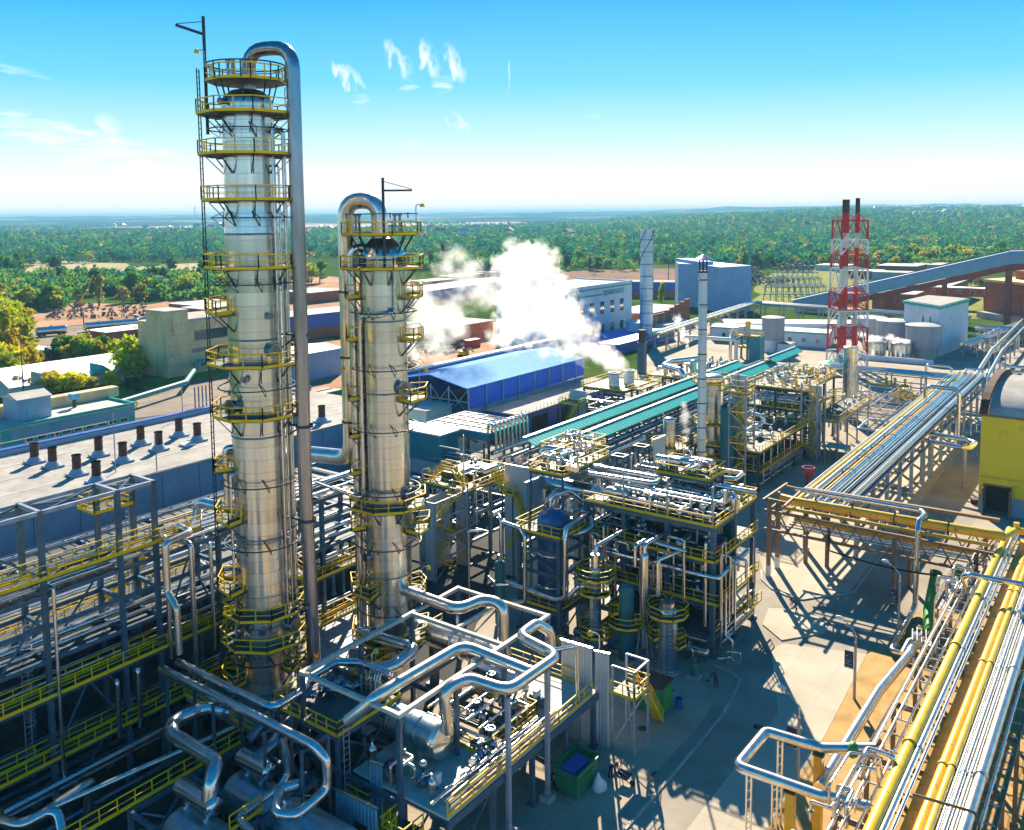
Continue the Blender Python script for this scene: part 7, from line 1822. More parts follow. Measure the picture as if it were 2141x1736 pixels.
# teal office block on the left
tb_ = hall('office_block','long low teal and grey block with strip windows at the left edge',-186,40,-172,101,6.6,'teal_wall','roof_pale',parapet=.5)
MB().box(-171.97,76,4.5,-171.94,101,6.5).build('grey_band',M['blue_grey_wall'],tb_); MB().box(-171.97,40,4.9,-171.94,66,6.5).build('grey_band',M['blue_grey_wall'],tb_)
MB().box(-171.965,68,.1,-171.935,74.5,6.5).build('grey_panel',M['blue_grey_wall'],tb_)
for k in range(9): win(tb_,'E',-171.94,78.5 + k * 2.4,80.1 + k * 2.4,3.75,4.4,sub=0)
for k in range(8): win(tb_,'E',-171.94,44 + k * 2.6,45.9 + k * 2.6,3.8,4.7,sub=0)
win(tb_,'E',-171.93,72.6,74.2,4.6,5.9); win(tb_,'E',-171.93,68.6,70.4,2.9,4.2)
mb = MB(); mb.box(-185.6,72,6.9,-183,104,9.0); mb.build('roof_box',M['tan'],tb_)
t = thing('roof_house','blue grey ventilator house on the teal block roof','roof house',(-178.5,82,6.8)); MB().box(-181.5,79.2,6.8,-175.6,85.6,11.2).build('wall',M['blue_grey_wall'],t); mb = MB(); mb._add([(-181.8,79,11.2),(-175.3,79,11.2),(-175.3,85.8,11.2),(-181.8,85.8,11.2),(-178.5,79,12.2),(-178.5,85.8,12.2)],[(0,1,4),(1,2,5,4),(2,3,5),(3,0,4,5),(0,3,2,1)]); mb.build('roof',M['roof_pale'],t); MB().box(-175.58,81,6.9,-175.52,82,9.2).build('door',M['panel_blue'],t)
for (x,y,s,lb) in ((-180,92.5,1.0,'small blue roof fan on a stem on the teal block'),(-184.5,84.5,1.6,'blue square ventilator cap behind the ventilator house')):
 t = thing('roof_fan',lb,'roof fan',(x,y,6.8)); MB().cyl((x,y,6.8),(x,y,8.2 + s * .4),.4 * s,12).build('stem',M['steel_dark'],t); MB().box(x - .8 * s,y - .8 * s,8.2 + s * .4,x + .8 * s,y + .8 * s,9 + s * .8).build('cap',M['panel_blue'],t)
# tan building with stair tower
tn = thing('works_building','tan concrete panel building with a square stair tower beyond the gravel','building',(-235,155,0))
MB().box(-243,145,0,-227.6,176,15.6).build('wall',M['tan'],tn); MB().box(-237.0,144.0,0,-227.0,151.2,18.9).build('stair_tower',M['tan'],tn)
mb = MB(); mb.box(-237.3,143.7,18.9,-226.7,151.5,19.3); mb.build('tower_cap',M['concrete'],tn)
MB().box(-243.3,151.5,15.6,-227.3,176.3,16.3).build('parapet',M['concrete'],tn); MB().box(-242,152,16.3,-229,175,16.35).build('roof',M['felt'],tn)
for (y0,y1,z0,z1) in ((153.5,175,9.6,12.6),(152.5,174,6.2,7.4),(152.5,174,2.0,3.1)): MB().box(-227.58,y0,z0,-227.53,y1,z1).build('window_band',M['glass'],tn)
mb = MB()
for z in (3.2,6,9,12,15): mb.box(-227.0,144.1,z,-226.97,151.1,z + .06)
mb.build('panel_joint',M['brown'],tn)
pipe([(-190,96,2.5),(-205,135,2.6),(-222,150.5,3.4),(-225,153,3.6),(-225,175,3.6)],.7,'teal_mid','fat teal insulated pipe on trestles running past the tan building',None,14)
# sheds, wagons, houses on the left
sb_ = hall('shed','long low red brick shed with a pale flat roof behind the wagons',-372,238,-330,262,5.6,'brick','roof_pale'); hall('shed','higher brick shed with pale roof behind the tan building',-344,226,-318,246,6.4,'brick','roof_pale')
for k,(px_,py_) in enumerate(((320,890),(612,858),(775,843),(900,828))):
 p = spot(*px2(px_,py_)); t = thing('tank_wagon','silver railway tank wagon, %s from the left in the broken train' % ('first','second','third','last')[k],'tank wagon',(p.x,p.y,0),'tank wagons on the siding')
 W_ = []; W_.append(vessel_h(MB(),(0,-5.2,2.3),(0,5.2,2.3),1.5,22,.3).build('tank',M['pipe']))
 W_.append(MB().box(-1.3,-5.8,.75,1.3,5.8,1.0).build('chassis',M['steel_dark']))
 for y in (-4.4,-2.8,2.8,4.4): W_.append(MB().lathe((-.9,y,.48),[(.48,0),(.48,1.8)],14,axis='x').build('wheel',M['steel_dark']))
 W_.append(MB().cyl((0,0,3.7),(0,0,4.2),.45,12).build('dome',M['pipe_pale']))
 for ch in W_: ch.parent = t
 t.rotation_euler.z = R(-8)
gh = thing('gabled_house','long building with a pale gabled roof and dormers among the golden bushes','house',(-244,122,0))
MB().box(-252,104,0,-234,140,3.3).build('wall',M['cream'],gh)
mb = MB(); mb._add([(-253,103.3,3.2),(-233,103.3,3.2),(-233,140.7,3.2),(-253,140.7,3.2),(-243,103.3,7.0),(-243,140.7,7.0)],[(0,1,4),(1,2,5,4),(2,3,5),(3,0,4,5),(0,3,2,1)]); mb.build('roof',M['panel'],gh)
for y in (112,128):
 mb = MB(); mb._add([(-232.6,y - 3,3.4),(-232.6,y + 3,3.4),(-232.6,y,5.6),(-240,y,5.7),(-235,y - 3,3.9),(-235,y + 3,3.9)],[(0,1,2),(0,2,3),(0,3,4),(2,1,3),(1,5,3)]); mb.build('dormer',M['teal_wall' if y > 120 else 'tan'],gh)
for (x0,y0,x1,y1,h,w,r,lb) in ((-306,134,-290,150,2.9,'brick','panel','small shed with a shiny grey roof left of the grove row'),(-312,146,-300,164,3.0,'brick','brown','small shed with a brown roof behind the shiny shed'),(-330,176,-316,196,3.0,'brick','panel','low white roofed shed below the tank wagons'),(-298,190,-276,206,4.6,'brick','brown','brick lean-to shed left of the tan tower'),(-360,126,-345,150,3.2,'cream','roof_pale','pale shed in the trees left of the first tank wagon')):
 hall('shed',lb,x0,y0,x1,y1,h,w,r)
t = thing('boiler_tank','blue horizontal tank beside the tan stair tower','tank',(-262,164,0)); vessel_h(MB(),(-274,166,4.2),(-246,166,4.2),2.6,26).build('shell',M['blue_vessel'],t)
for x in (-268,-252): MB().box(x - .6,164,0,x + .6,168,2.2).build('saddle',M['concrete'],t)
def lattice_mast(x,y,h,w,label,arms=0,mat='steel'):
 t = thing('pylon' if arms else 'mast',label,'pylon' if arms else 'mast',(x,y,0))
 mb = MB()
 n = max(3,int(h / 3))
 for i in range(n):
  z0,z1 = h * i / n,h * (i + 1) / n; a,b_ = w / 2 * (1 - i / n * .85),w / 2 * (1 - (i + 1) / n * .85)
  for sx,sy in ((-1,-1),(1,-1),(1,1),(-1,1)): mb.beam((x + sx * a,y + sy * a,z0),(x + sx * b_,y + sy * b_,z1),.16)
  mb.beam((x - a,y - a,z0),(x + b_,y - b_,z1),.1); mb.beam((x + a,y - a,z0),(x + a,y + a,z0),.1); mb.beam((x + a,y - a,z0),(x + b_,y + b_,z1),.1)
 mb.build('lattice',M[mat],t)
 for k in range(arms):
  z = h * (.62 + .15 * k); L = (4.8,3.6,2.4)[k]; mb = MB(); mb.beam((x - L * .8,y - L * .6,z),(x + L * .8,y + L * .6,z),.22)
  for q in (-1,-.5,.5,1): mb.cyl((x + q * L * .8,y + q * L * .6,z),(x + q * L * .8,y + q * L * .6,z - 1.2),.16,6)
  mb.build('cross_arm',M['steel_grey'],t)
 return t
t = thing('mast','thin dark mast rising behind the teal block','mast',(-230.6,105.7,0)); MB().tube([(-230.6,105.7,0),(-230.6,105.7,19.5)],.22,6,r2=.06).build('pole',M['steel_dark'],t)
lattice_mast(-384.8,223,13.5,1.6,'short lattice lamp mast standing among the wagons',0)
for (u,v,f,h,lb) in ((935,480,px2,22,'grey lattice pylon in front of the far woods, left of the tall column'),(40,500,px2,20,'grey lattice pylon in the trees at the left edge'),(1690,600,px3,20,'lattice pylon at the wood edge behind the white office block'),(730,655,px4,19,'lattice pylon between the spiral chimney and the slim chimney'),(1330,660,px4,20,'lattice pylon right of the slim chimney'),(1660,600,px4,20,'lattice pylon left of the red and white tower')):
 p = spot(*f(u,v)); lattice_mast(p.x,p.y,h,4,lb,3)
for (u,v,f,h,lb) in ((1665,680,px4,17,'dark pole by the scrap heaps left of the red and white tower'),(712,740,px5,16,'dark pole right of the red and white tower'),(605,790,px4,15,'dark pole left of the blue grey block'),(1105,700,px4,12,'short dark pole above the blue grey block'),(1240,700,px5,12,'thin pole behind the conveyor bridge'),(520,840,px2,6,'short post among the dirt yard scrap')):
 p = spot(*f(u,v)); t = thing('utility_pole',lb,'pole',(p.x,p.y,0)); MB().tube([(p.x,p.y,0),(p.x,p.y,h)],.3,6,r2=.15).build('pole',M['steel_dark'],t); MB().beam((p.x - 1.4,p.y - 1,h - .6),(p.x + 1.4,p.y + 1,h - .6),.2).build('cross_arm',M['steel_dark'],t)
# halls behind the columns and the steam
def long_hall(label,a,b_,w,h,wall,base,roof,name='hall'):
 """hall whose near wall runs from ground point a to b_"""
 a,b_ = Vector((a[0],a[1],0)),Vector((b_[0],b_[1],0)); d = (b_ - a).normalized(); n = Vector((-d.y,d.x,0))
 if n.x > 0: n = -n
 t = thing(name,label,'building',((a.x + b_.x) / 2,(a.y + b_.y) / 2,0))
 q = [a,b_,b_ + n * w,a + n * w]
 MB().poly([(p.x,p.y) for p in q],h * .42,h).build('wall',M[wall],t)
 q2 = [a - n * .03,b_ - n * .03,b_ + n * w,a + n * w]
 MB().poly([(p.x,p.y) for p in q2],0,h * .42 - .02).build('base_wall',M[base],t)
 e = d * .4; o_ = n * .4
 mb = MB(); v = [a - e - o_,b_ + e - o_,b_ + e + n * w + o_,a - e + n * w + o_,a - e + n * w * .5,b_ + e + n * w * .5]
 mb._add([(p.x,p.y,h + (.9 if i > 3 else .02)) for i,p in enumerate(v)],[(0,1,5,4),(2,3,4,5),(0,4,3),(1,2,5),(0,3,2,1)]); mb.build('roof',M[roof],t)
 return t
long_hall('long blue walled hall with a brick base, seen between the two columns',(-259,180),(-252,243),16,9.2,'blue_paint','brick','roof_pale')
long_hall('long blue and brick conveyor hall running into the steam',(-296,334),(-306,420),22,7.6,'blue_paint','brick','roof_pale')
long_hall('low hall with a pale roof and grey blue wall behind the looping pipe',(-189.5,152),(-189.8,176),14,7.8,'blue_grey_wall','blue_grey_wall','panel')
hall('shed','small brick shed with a flat pale roof under the left steam cloud',-222,236,-200,262,6.2,'brick','roof_pale')
for k,(u,v,w,d_,h,mt) in enumerate(((660,700,26,14,4.5,'brick'),(820,660,40,12,4,'brick'),(1050,640,44,12,5,'tan'),(1220,660,30,16,6,'brick'),(-60,790,24,22,5.5,'brick'))):
 p = spot(*px3(u,v)); hall('shed','distant low brick shed behind the steam and columns, %s from the left' % ORD[k].replace('outermost','first'),p.x - d_,p.y,p.x,p.y + w,h,mt,'roof_pale')
# white office block with the green emblem
ob = thing('office_block','white flat roofed office block with a green emblem and lettering beside the steam','building',(-175,276,0))
OX = -162.9
MB().box(-188,251,0,OX,302,19.4).build('wall',M['white_wall'],ob); MB().box(-187.6,251.4,19.4,OX - .4,301.6,19.6).build('roof',M['roof_pale'],ob)
mb = MB(); mb.box(OX - .35,250.8,19.4,OX + .15,302.2,20.2); mb.box(-188.2,301.7,19.4,OX,302.2,20.2); mb.box(-188.3,250.8,19.4,-186,290,22.2); mb.build('parapet',M['white_wall'],ob)
MB().box(OX + .01,250.9,18.5,OX + .2,302.1,18.95).build('cornice',M['teal_wall'],ob)
MB().box(-186,246,0,OX - .4,250.9,22.8).build('corner_tower',M['white_wall'],ob)
for k in range(5): win(ob,'E',OX,263.5 + k * 7.3,266.1 + k * 7.3,9.3,13.7,'blue_grey_wall',.05,3)
for k in range(5): win(ob,'E',OX,263.5 + k * 7.3,266.1 + k * 7.3,1.2,5.4,'blue_grey_wall',.05,3)
sgn = MB(); sgn.box(OX + .01,264.5,16.1,OX + .12,279.5,16.7)
sgn.build('sign_bar',M['teal_wall'],ob)
em = MB()
for a0,a1 in ((70,290),(-80,50)):
 for i in range(14):
  a,b_ = R(a0 + (a1 - a0) * i / 14),R(a0 + (a1 - a0) * (i + 1) / 14)
  em.beam((OX + .08,261.6 + 1.7 * cos(a),15.8 + 2.1 * sin(a)),(OX + .08,261.6 + 1.7 * cos(b_),15.8 + 2.1 * sin(b_)),.45,.14)
em.beam((OX + .08,261.0,14.2),(OX + .08,261.0,17.4),.4,.12); em.beam((OX + .08,262.2,15.0),(OX + .08,262.2,17.9),.35,.12); em.beam((OX + .08,261.0,15.8),(OX + .08,262.2,15.4),.3,.12)
em.build('emblem',M['teal_wall'],ob)
fc = bpy.data.curves.new('letters','FONT'); fc.body = 'ЩЕКИНОАЗОТ'; fc.size = 2.6; fc.extrude = .05
fo = bpy.data.objects.new('letters',fc); COL.objects.link(fo); bpy.context.view_layer.update()
lm = bpy.data.meshes.new_from_object(fo.evaluated_get(bpy.context.evaluated_depsgraph_get())); bpy.data.objects.remove(fo)
xs_ = [v.co.x for v in lm.vertices]; wd = max(xs_) - min(xs_)
lo_ = bpy.data.objects.new('lettering',lm); COL.objects.link(lo_); lm.materials.clear(); lm.materials.append(M['teal_wall']); lo_.parent = ob
lo_.rotation_euler = (pi / 2,0,pi / 2); lo_.scale = (15.5 / wd,1,1); lo_.location = (OX + .1 + 175,280.2 - 276,15.9)
# blue shed with open gable
bsd = thing('blue_shed','big open ended blue sheet shed with a light blue roof below the steam','shed',(-123,163,0))
mb = MB(); v = [(-114.2,140.5,10),(-114.2,187,10),(-124.5,140.5,12.0),(-124.5,187,12.0),(-135,141,10),(-135,187,10)]
mb._add(v + [(x,y,z - .15) for x,y,z in v],[(0,1,3,2),(2,3,5,4),(6,8,9,7),(8,10,11,9),(0,6,7,1),(4,5,11,10),(0,2,8,6),(2,4,10,8)]); mb.build('roof',M['blue_roof'],bsd)
MB().box(-114.5,141,5.6,-114.3,187,9.83).build('wall',M['blue_wall'],bsd)
for y in range(141,188,6): MB().beam((-114.2,y,0),(-114.2,y,9.8),.26).build('wall_post',M['steel_grey'],bsd)
mb = MB()
for x in (-119.5,-124.5,-130,-134.8): mb.beam((x,141,0),(x,141,9.9),.28)
mb.beam((-114.3,141,7),(-134.8,141,7),.22); mb.beam((-114.3,141,4.2),(-134.8,141,4.2),.22)
for a,b_ in ((-114.3,-119.5),(-119.5,-124.5),(-124.5,-130),(-130,-134.8)): mb.beam((a,141,4.2),(b_,141,9.6),.14); mb.beam((b_,141,4.2),(a,141,9.6),.14)
mb.build('gable_truss',M['steel_grey'],bsd)
MB().box(-134.6,141.4,0,-114.6,186.8,4.1).build('lower_hall',M['concrete'],bsd); MB().box(-114.55,141.2,.1,-114.32,187,5.5).build('lower_wall',M['blue_grey_wall'],bsd)
MB().box(-136.8,141.6,0,-136.5,208,10.2).build('rear_wall',M['blue_wall'],bsd); MB().beam((-136.6,141,10.6),(-136.6,208.5,10.6),1.5,.5).build('rear_gutter',M['white'],bsd)
dh = hall('hall','dark blue low hall in the shade in front of the blue shed',-113.6,146,-104.5,190,4.4,'blue_paint','felt')
mb = MB(); mb.rail([(-104.3,146,4.7),(-104.3,189,4.7)],1.0,toe=0); mb.build('roof_rail',M['steel_grey'],dh)
for k in range(4): MB().box(-104.48,150 + k * 10,.3,-104.42,156 + k * 10,3.4).build('door',M['black'],dh)
hall('service_block','pale tiled service block under the left end of the blue shed',-126,132,-118,140,6.2,'cream','roof_pale')
# cooling stack platform that makes the steam
yp = steel('vent_platform','yellow railed platform on dark legs with two short white vent stacks, source of the steam',[-98,-93,-88.4],[160.5,166.5,172.5],[4.6,8.75],'steel',cat='platform',cw=.4,brace=[((-88.4,160.7,.3),(-88.4,166.3,4.3)),((-93,160.5,4.8),(-88.6,160.5,8.4))])
deck(yp,-98.6,160,-87.8,173,9.0,'grating','NESW','deck'); deck(yp,-87.8,163,-85.8,173,9.0,'grating','NES','side_deck')
clutter(-97,-89,161,172,0,10,'on the ground below the vent platform',111,'plhcv'); runs(9,'x',-100,-86,156,172,1,8,'around the vent platform',112,('pipe','pipe_pale'),.2); risers(10,-98,-86,154,162,1,8,'in front of the vent platform',113)
for (x,y,lb) in ((-92.8,164.2,'near short white vent stack on the yellow platform'),(-91.6,168.6,'far short white vent stack on the yellow platform')):
 t = thing('vent_stack',lb,'vent stack',(x,y,9),'white vent stacks'); MB().lathe((x,y,9),[(1.15,0),(1.15,2.7),(1.3,2.75),(1.3,2.95),(1.1,2.95),(1.05,1.2),(.01,1.2)],24,cap=False).build('drum',M['white'],t); MB().lathe((x,y,11.68),[(1.32,0),(1.32,.12)],20,cap=False).build('rim_band',M['rust'],t)
sw = thing('stair_tower','yellow stair tower with pale panels left of the vent platform','stair tower',(-88.8,143,0))
MB().box(-91.8,144.8,0,-88.0,145,11.6).build('side_panel',M['panel'],sw)
for x in (-91.6,-87.6):
 for y in (141.2,144.6): MB().box(x - .14,y - .14,0,x + .14,y + .14,9.8).build('post',M['steel'],sw)
deck(sw,-91.8,141,-87.4,144.7,9.6,'grating','SEW','top_landing'); deck(sw,-91.8,141,-87.4,144.7,5.6,'grating','E','landing')
for z in (1.6,5.6): mb = MB(); mb.stair((-91,142.6,z),(-88,142.6,z + 4),.9); mb.build('flight',M['yellow'],sw)
for k in range(6): pipe([(-94 + k * .5,152,8.4),(-88.5 + k * .5,152.4,8.4),(-87.6 + k * .5,152.4,7.8),(-87.6 + k * .5,152.4,3.4)],.15,'pipe_pale' if k % 2 else 'pipe','pipe number %d of the row bending down before the vent platform' % (k + 1),'bent pipes before the vent platform',9,.6)
for k in range(4): pipe([(-85.6 + k * .55,147,3.0),(-85.6 + k * .55,147,6.4)],.22,'panel_blue','pale green upright cylinder number %d in the row beside the teal roofs' % (k + 1),'pale green cylinders',10)
# machinery between vent platform and slim chimney
mz = steel('process_structure','dark tangle of steel and silver pipe behind the vent platform',[-94,-88,-82],[182,190,198,206],[4,8.4],'steel_dark',cat='process structure',cw=.34)
deck(mz,-94.2,181.8,-81.8,206,8.6,'grating','SE','deck'); clutter(-93,-83,183,205,8.6,20,'on the dark steel tangle behind the vent platform',114); risers(14,-94,-80,178,184,1,11,'before the dark steel tangle',115,.34)
pipe([(-88,196,11),(-90,186,11.5),(-89,180,11.5),(-83.5,177,11.5),(-82.6,176.6,10.8),(-82.6,176.6,3)],.62,'pipe_pale','fat bright pipe bending down behind the teal roofs',None,18,1.4)
for k,(x,y) in enumerate(((-79.5,184),(-78.4,187),(-77.2,190))): t = thing('upright_vessel','slim blue grey upright vessel behind the teal roofs, %s of three' % ('left','middle','right')[k],'vessel',(x - 4,y,0),'slim vessels behind the teal roofs'); vessel_v(MB(),(x - 4,y),.75,.3,12.4 - k,18).build('shell',M['vessel'],t)
t = thing('chimney_stack','short rusty brown topped exhaust stack behind the vent platform','chimney',(-118,225,0)); MB().box(-119,224,0,-117,226,9).build('tower',M['steel'],t); MB().lathe((-118,225,0),[(1.1,9),(1.1,12.6)],16).build('cap',M['rust'],t)
hall('canopy_hall','low bright blue roofed canopy before the white office block',-158,250,-140,292,3.2,'blue_paint','blue_wall')
t = thing('storage_tank','low white round tank beside the spiral chimney','tank',(-150,286,0)); MB().lathe((-151.5,285,0),[(4.2,0),(4.2,6.2),(4.5,6.3),(4.4,6.5),(.1,7.3)],30).build('shell',M['white_wall'],t)
# spiral strake chimney
t = thing('chimney_stack','wide blue grey chimney with a spiral strake and black soot marks','chimney',(-145.2,280,0))
MB().lathe((-145.2,280,0),[(2.3,0),(2.3,40.2),(2.15,40.2),(2.15,36),(.01,36)],36,cap=False).build('shaft',M['stack'],t)
mb = MB()
for k in range(4):
 P_ = [(-145.2 + 2.42 * cos(R(30 + k * 90) + i * .16),280 + 2.42 * sin(R(30 + k * 90) + i * .16),22 + i * .62) for i in range(30)] if k < 2 else None
 if P_: mb.tube(P_,.14,5,0)
mb.build('spiral_strake',M['steel'],t)
mb = MB()
for k in range(9): mb.lathe((-145.2,280,2 + k * 4.3),[(2.31,0),(2.4,.02),(2.4,.2),(2.31,.22)],30,cap=False)
mb.build('flange_ring',M['steel_dark'],t)
# blue grey block, brick house, gallery
t = thing('tower_block','windowless blue grey tower block behind the slim chimney','building',(-178,395,0))
MB().poly([(-159.5,379.3),(-152,398),(-190,428),(-200.3,418),(-189,398),(-176,396)],0,21).build('wall',M['block_blue'],t); MB().poly([(-176,392),(-170,396),(-192,420),(-198,414)],21,22.6).build('roof_box',M['block_blue'],t)
long_hall('dark blue conveyor gallery with a red underside left of the blue grey block',(-232,428),(-200,440),6,8.4,'blue_paint','brick','roof_pale','conveyor_gallery')
bm = thing('brick_house','red brick house with a stepped gable and curved pale roof left of the slim chimney','building',(-150,330,0))
MB().box(-175,306,0,-156,340,6.6).build('wall',M['brick'],bm)
mb = MB()
for k in range(5): mb.box(-157,318 + k * 4.4,6.6,-156,322.4 + k * 4.4 if k < 4 else 340,7.2 + k * .75)
mb.build('stepped_gable',M['brick'],bm); MB().box(-175.4,305.6,6.6,-157.1,340.3,7.1).build('roof',M['roof_pale'],bm)
for k in range(4): win(bm,'E',-156,308 + k * 7,310.4 + k * 7,3.2,5.2,sub=2)
hall('shop','small white front with tall windows at the foot of the brick house',-156,308,-151,330,2.6,'white_wall','roof_pale')
# white sheds, tanks and stair frame in the middle distance
wr = long_hall('nearer long white shed with green trimmed roof before the red and white tower',(-128,297),(-88,300.5),12,4.8,'white_wall','white_wall','cream','shed')
for k in range(8): q = Vector((-124 + k * 4.6,297.35 + k * .40,0)); MB().box(q.x,q.y - .12,1.6,q.x + 1.2,q.y - .02,3.0).build('window',M['glass'],wr)
MB().beam((-128,296.7,4.85),(-87.6,300.2,4.85),.5,.5).build('green_trim',M['teal_wall'],wr)
wr2 = long_hall('long white shed with tiny windows, farther row before the red and white tower',(-129,312),(-84,336),12,4.6,'white_wall','white_wall','cream','shed')
for k in range(8): q = Vector((-124 + k * 5,314.7 + k * 2.67,0)); MB().box(q.x,q.y - .14,2.2,q.x + 1.3,q.y + .3,3.2).build('window',M['glass'],wr2)
def tank(x,y,r,z0,z1,mat,label,base=None,rim=None,steam=False):
 t = thing('storage_tank',label,'tank',(x,y,0))
 MB().lathe((x,y,0),[(r,z0),(r,z1 - .3),(r * 1.05,z1 - .28),(r * 1.05,z1),(r * .6,z1 + .35),(.02,z1 + .55)],32).build('shell',M[mat],t)
 if base: MB().lathe((x,y,0),[(base[0],0),(base[0],z0 - .02)],30).build('base',M[base[1]],t)
 mb = MB(); mb.ladder((x + (r + .2) * .6,y - (r + .2) * .8,.2),(x + (r + .2) * .6,y - (r + .2) * .8,z1),.5,side=(.8,.6,0)); mb.build('ladder',M['steel_grey'],t)
 return t
tank(-100.9,284.4,3.6,3.9,11.3,'tank_grey','grey streaked tank on a round white base above the white sheds',(3.5,'white_wall'))
t = thing('service_box','low white annexe at the foot of the grey streaked tank','annexe',(-96,283,0)); MB().box(-98.0,280.5,0,-94.0,285.5,3.3).build('wall',M['white_wall'],t); MB().box(-98.2,280.3,3.3,-93.8,285.7,3.45).build('roof',M['steel_dark'],t)
tank(-83,333,6.0,.3,7.6,'tank_grey','wide dark grey tank half behind the red and white tower'); tank(-70.5,316,5.4,.3,9.0,'tank_grey','wide dark grey tank right of the red and white tower')
tank(-57.6,297.5,5.2,3.3,10.3,'tank_grey','grey blue tank on a round concrete base against the white tower house',(4.0,'concrete'))
for (x,y,lb) in ((-70.2,291,'left small shining steel vat letting off steam'),(-62.6,291.5,'right small shining steel vat letting off steam')):
 t = tank(x,y,3.0,.4,5.0,'column',lb); MB().box(x - 3.9,y - .3,0,x - 3.3,y + .3,5.2).build('side_duct',M['pipe_pale'],t)
t = thing('low_wall','long low white retaining wall in front of the steaming vats','wall',(-62,284,0)); MB().box(-74,283,0,-52,283.4,1.6).build('wall',M['white_wall'],t)
wb = thing('tower_house','square white tower house with a green roof edge right of the red and white tower','building',(-56,320,0))
q = [(-54,300.5),(-51.5,338),(-66,340),(-68.5,310)]
MB().poly([(-54.0,301.5),(-50.6,332),(-64.6,338),(-67.3,315)],0,15.0).build('wall',M['white_wall'],wb); MB().poly([(-53.7,300.9),(-50.2,332.3),(-64.8,338.6),(-67.9,314.8)],15.0,15.9).build('green_edge',M['teal_wall'],wb); MB().poly([(-54.0,301.8),(-50.7,331.9),(-64.5,337.8),(-67.1,315.2)],15.9,16.1).build('roof',M['felt'],wb)
d_ = (Vector((-67.3,315,0)) - Vector((-54,301.5,0))).normalized(); n_ = Vector((-d_.y,d_.x,0)); n_ = n_ if n_.y < 0 else -n_
for (s_,z0) in ((4.6,10.0),(8.4,10.0),(4.2,5.6),(8.2,5.6),(12.6,5.6)):
 c = Vector((-54,301.5,0)) + d_ * s_; f = MB(); p0,p1 = c - d_ * .65,c + d_ * .65
 f.poly([(p0.x,p0.y),(p1.x,p1.y),(p1.x + n_.x * .06,p1.y + n_.y * .06),(p0.x + n_.x * .06,p0.y + n_.y * .06)],z0 - .15,z0 + 2.3); w_ = f.build('window',M['white'],wb)
 f = MB(); p0,p1 = c - d_ * .45 + n_ * .06,c + d_ * .45 + n_ * .06; f.poly([(p0.x,p0.y),(p1.x,p1.y),(p1.x + n_.x * .03,p1.y + n_.y * .03),(p0.x + n_.x * .03,p0.y + n_.y * .03)],z0,z0 + 2.1); f.build('pane',M['glass'],w_)
tt = steel('stair_frame_house','teal clad steel tower with yellow platforms on top before the white sheds',[-104.5,-101],[262,266],[4.2,7.0],'teal_dark',cat='platform',cw=.5)
MB().box(-100.6,262,0,-97,266,7.6).build('cladding',M['teal_mid'],tt); deck(tt,-105,261.5,-97.5,266.5,7.7,'grating','NESW','top_deck'); deck(tt,-105,261.5,-100.8,266.5,4.3,'grating','SEW','lower_deck')
t = thing('filter_vessel','pale filter vessel with a yellow cap on the teal clad tower','vessel',(-102,264,7.7)); vessel_v(MB(),(-102,264),1.1,7.7,10.2,18).build('shell',M['panel'],t); MB().lathe((-101.4,263.4,0),[(.8,10.4),(.8,12.2)],12).build('cap',M['yellow'],t)
pipe([(-106.5,262,.3),(-106.5,262,9.4),(-104,262.6,9.8),(-102.5,263,9.8)],.5,'pipe','grey duct bending into the filter vessel on the teal tower',None,12,1)
pipe([(-121,258,6.6),(-104,259.6,6.6),(-103.6,259.4,6),(-103.6,259.4,.3)],.55,'white','white duct crossing and dropping left of the teal tower',None,12,.7)
# red and white flare tower
ft = thing('flare_tower','tall red and white striped lattice tower carrying two flue pipes','tower',(-71,266,0))
FC = (-72.0,265.2)
BANDS = [(0,5.0,'white'),(5.0,12.6,'red'),(12.6,17.4,'white'),(17.4,22.4,'red'),(22.4,29.4,'white'),(29.4,33.4,'red'),(33.4,37.8,'white'),(37.8,43.2,'red')]
def corner(k,z):
 h = 4.35 - z * .016; a = _r0 * (h if k in (1,2) else -h) + _f0 * (h if k in (2,3) else -h)
 return Vector((FC[0] + a.x,FC[1] + a.y,z))
for z0,z1,m_ in BANDS:
 mb = MB()
 for k in range(4):
  mb.beam(corner(k,z0),corner(k,z1),.5); k2 = (k + 1) % 4
  mb.beam(corner(k,z1 - .15),corner(k2,z1 - .15),.3)
  zm = (z0 + z1) / 2; mid = (corner(k,z1) + corner(k2,z1)) / 2
  mb.beam(corner(k,z0),mid,.22); mb.beam(corner(k2,z0),mid,.22)
 mb.build('lattice_band',M[m_],ft)
for (du,dv,r,top) in ((-1.7,-1.0,1.0,49.2),(1.9,-.4,.62,49.6)):
 x,y = FC[0] + _r0.x * du + _f0.x * dv,FC[1] + _r0.y * du + _f0.y * dv
 fl = MB().lathe((x,y,0),[(r,43.2),(r,top)],18).build('flue',M['rust'],ft)
 for z0,z1,m_ in ((0,6,'white'),(6,12.6,'red'),(12.6,18,'cream'),(18,24,'red'),(24,30,'cream'),(30,35.4,'red'),(35.4,39.6,'cream'),(39.6,45.4,'red')):
  MB().lathe((x,y,0),[(r + .02,z0),(r + .02,z1 - .01)],18).build('painted_section',M[m_],fl)
for z in (17.6,22.2,33.2,43.2):
 mb = MB(); c = [corner(k,z) for k in range(4)]; mb.poly([(p.x,p.y) for p in c],z - .12,z); d_ = mb.build('landing',M['red'],ft); mb = MB(); mb.rail(c,1.3,True,1.6,.2,.09); mb.build('handrail',M['red'],d_)
t = thing('flue_base_vessel','pale blue conical vessel under the flues of the red and white tower','vessel',(FC[0] - 1.4,FC[1] - 2,0)); MB().lathe((FC[0] - 1.2,FC[1] - 1.8,0),[(1.6,0),(1.6,2.6),(1.0,4.2),(.6,5)],20).build('shell',M['panel_blue'],t)
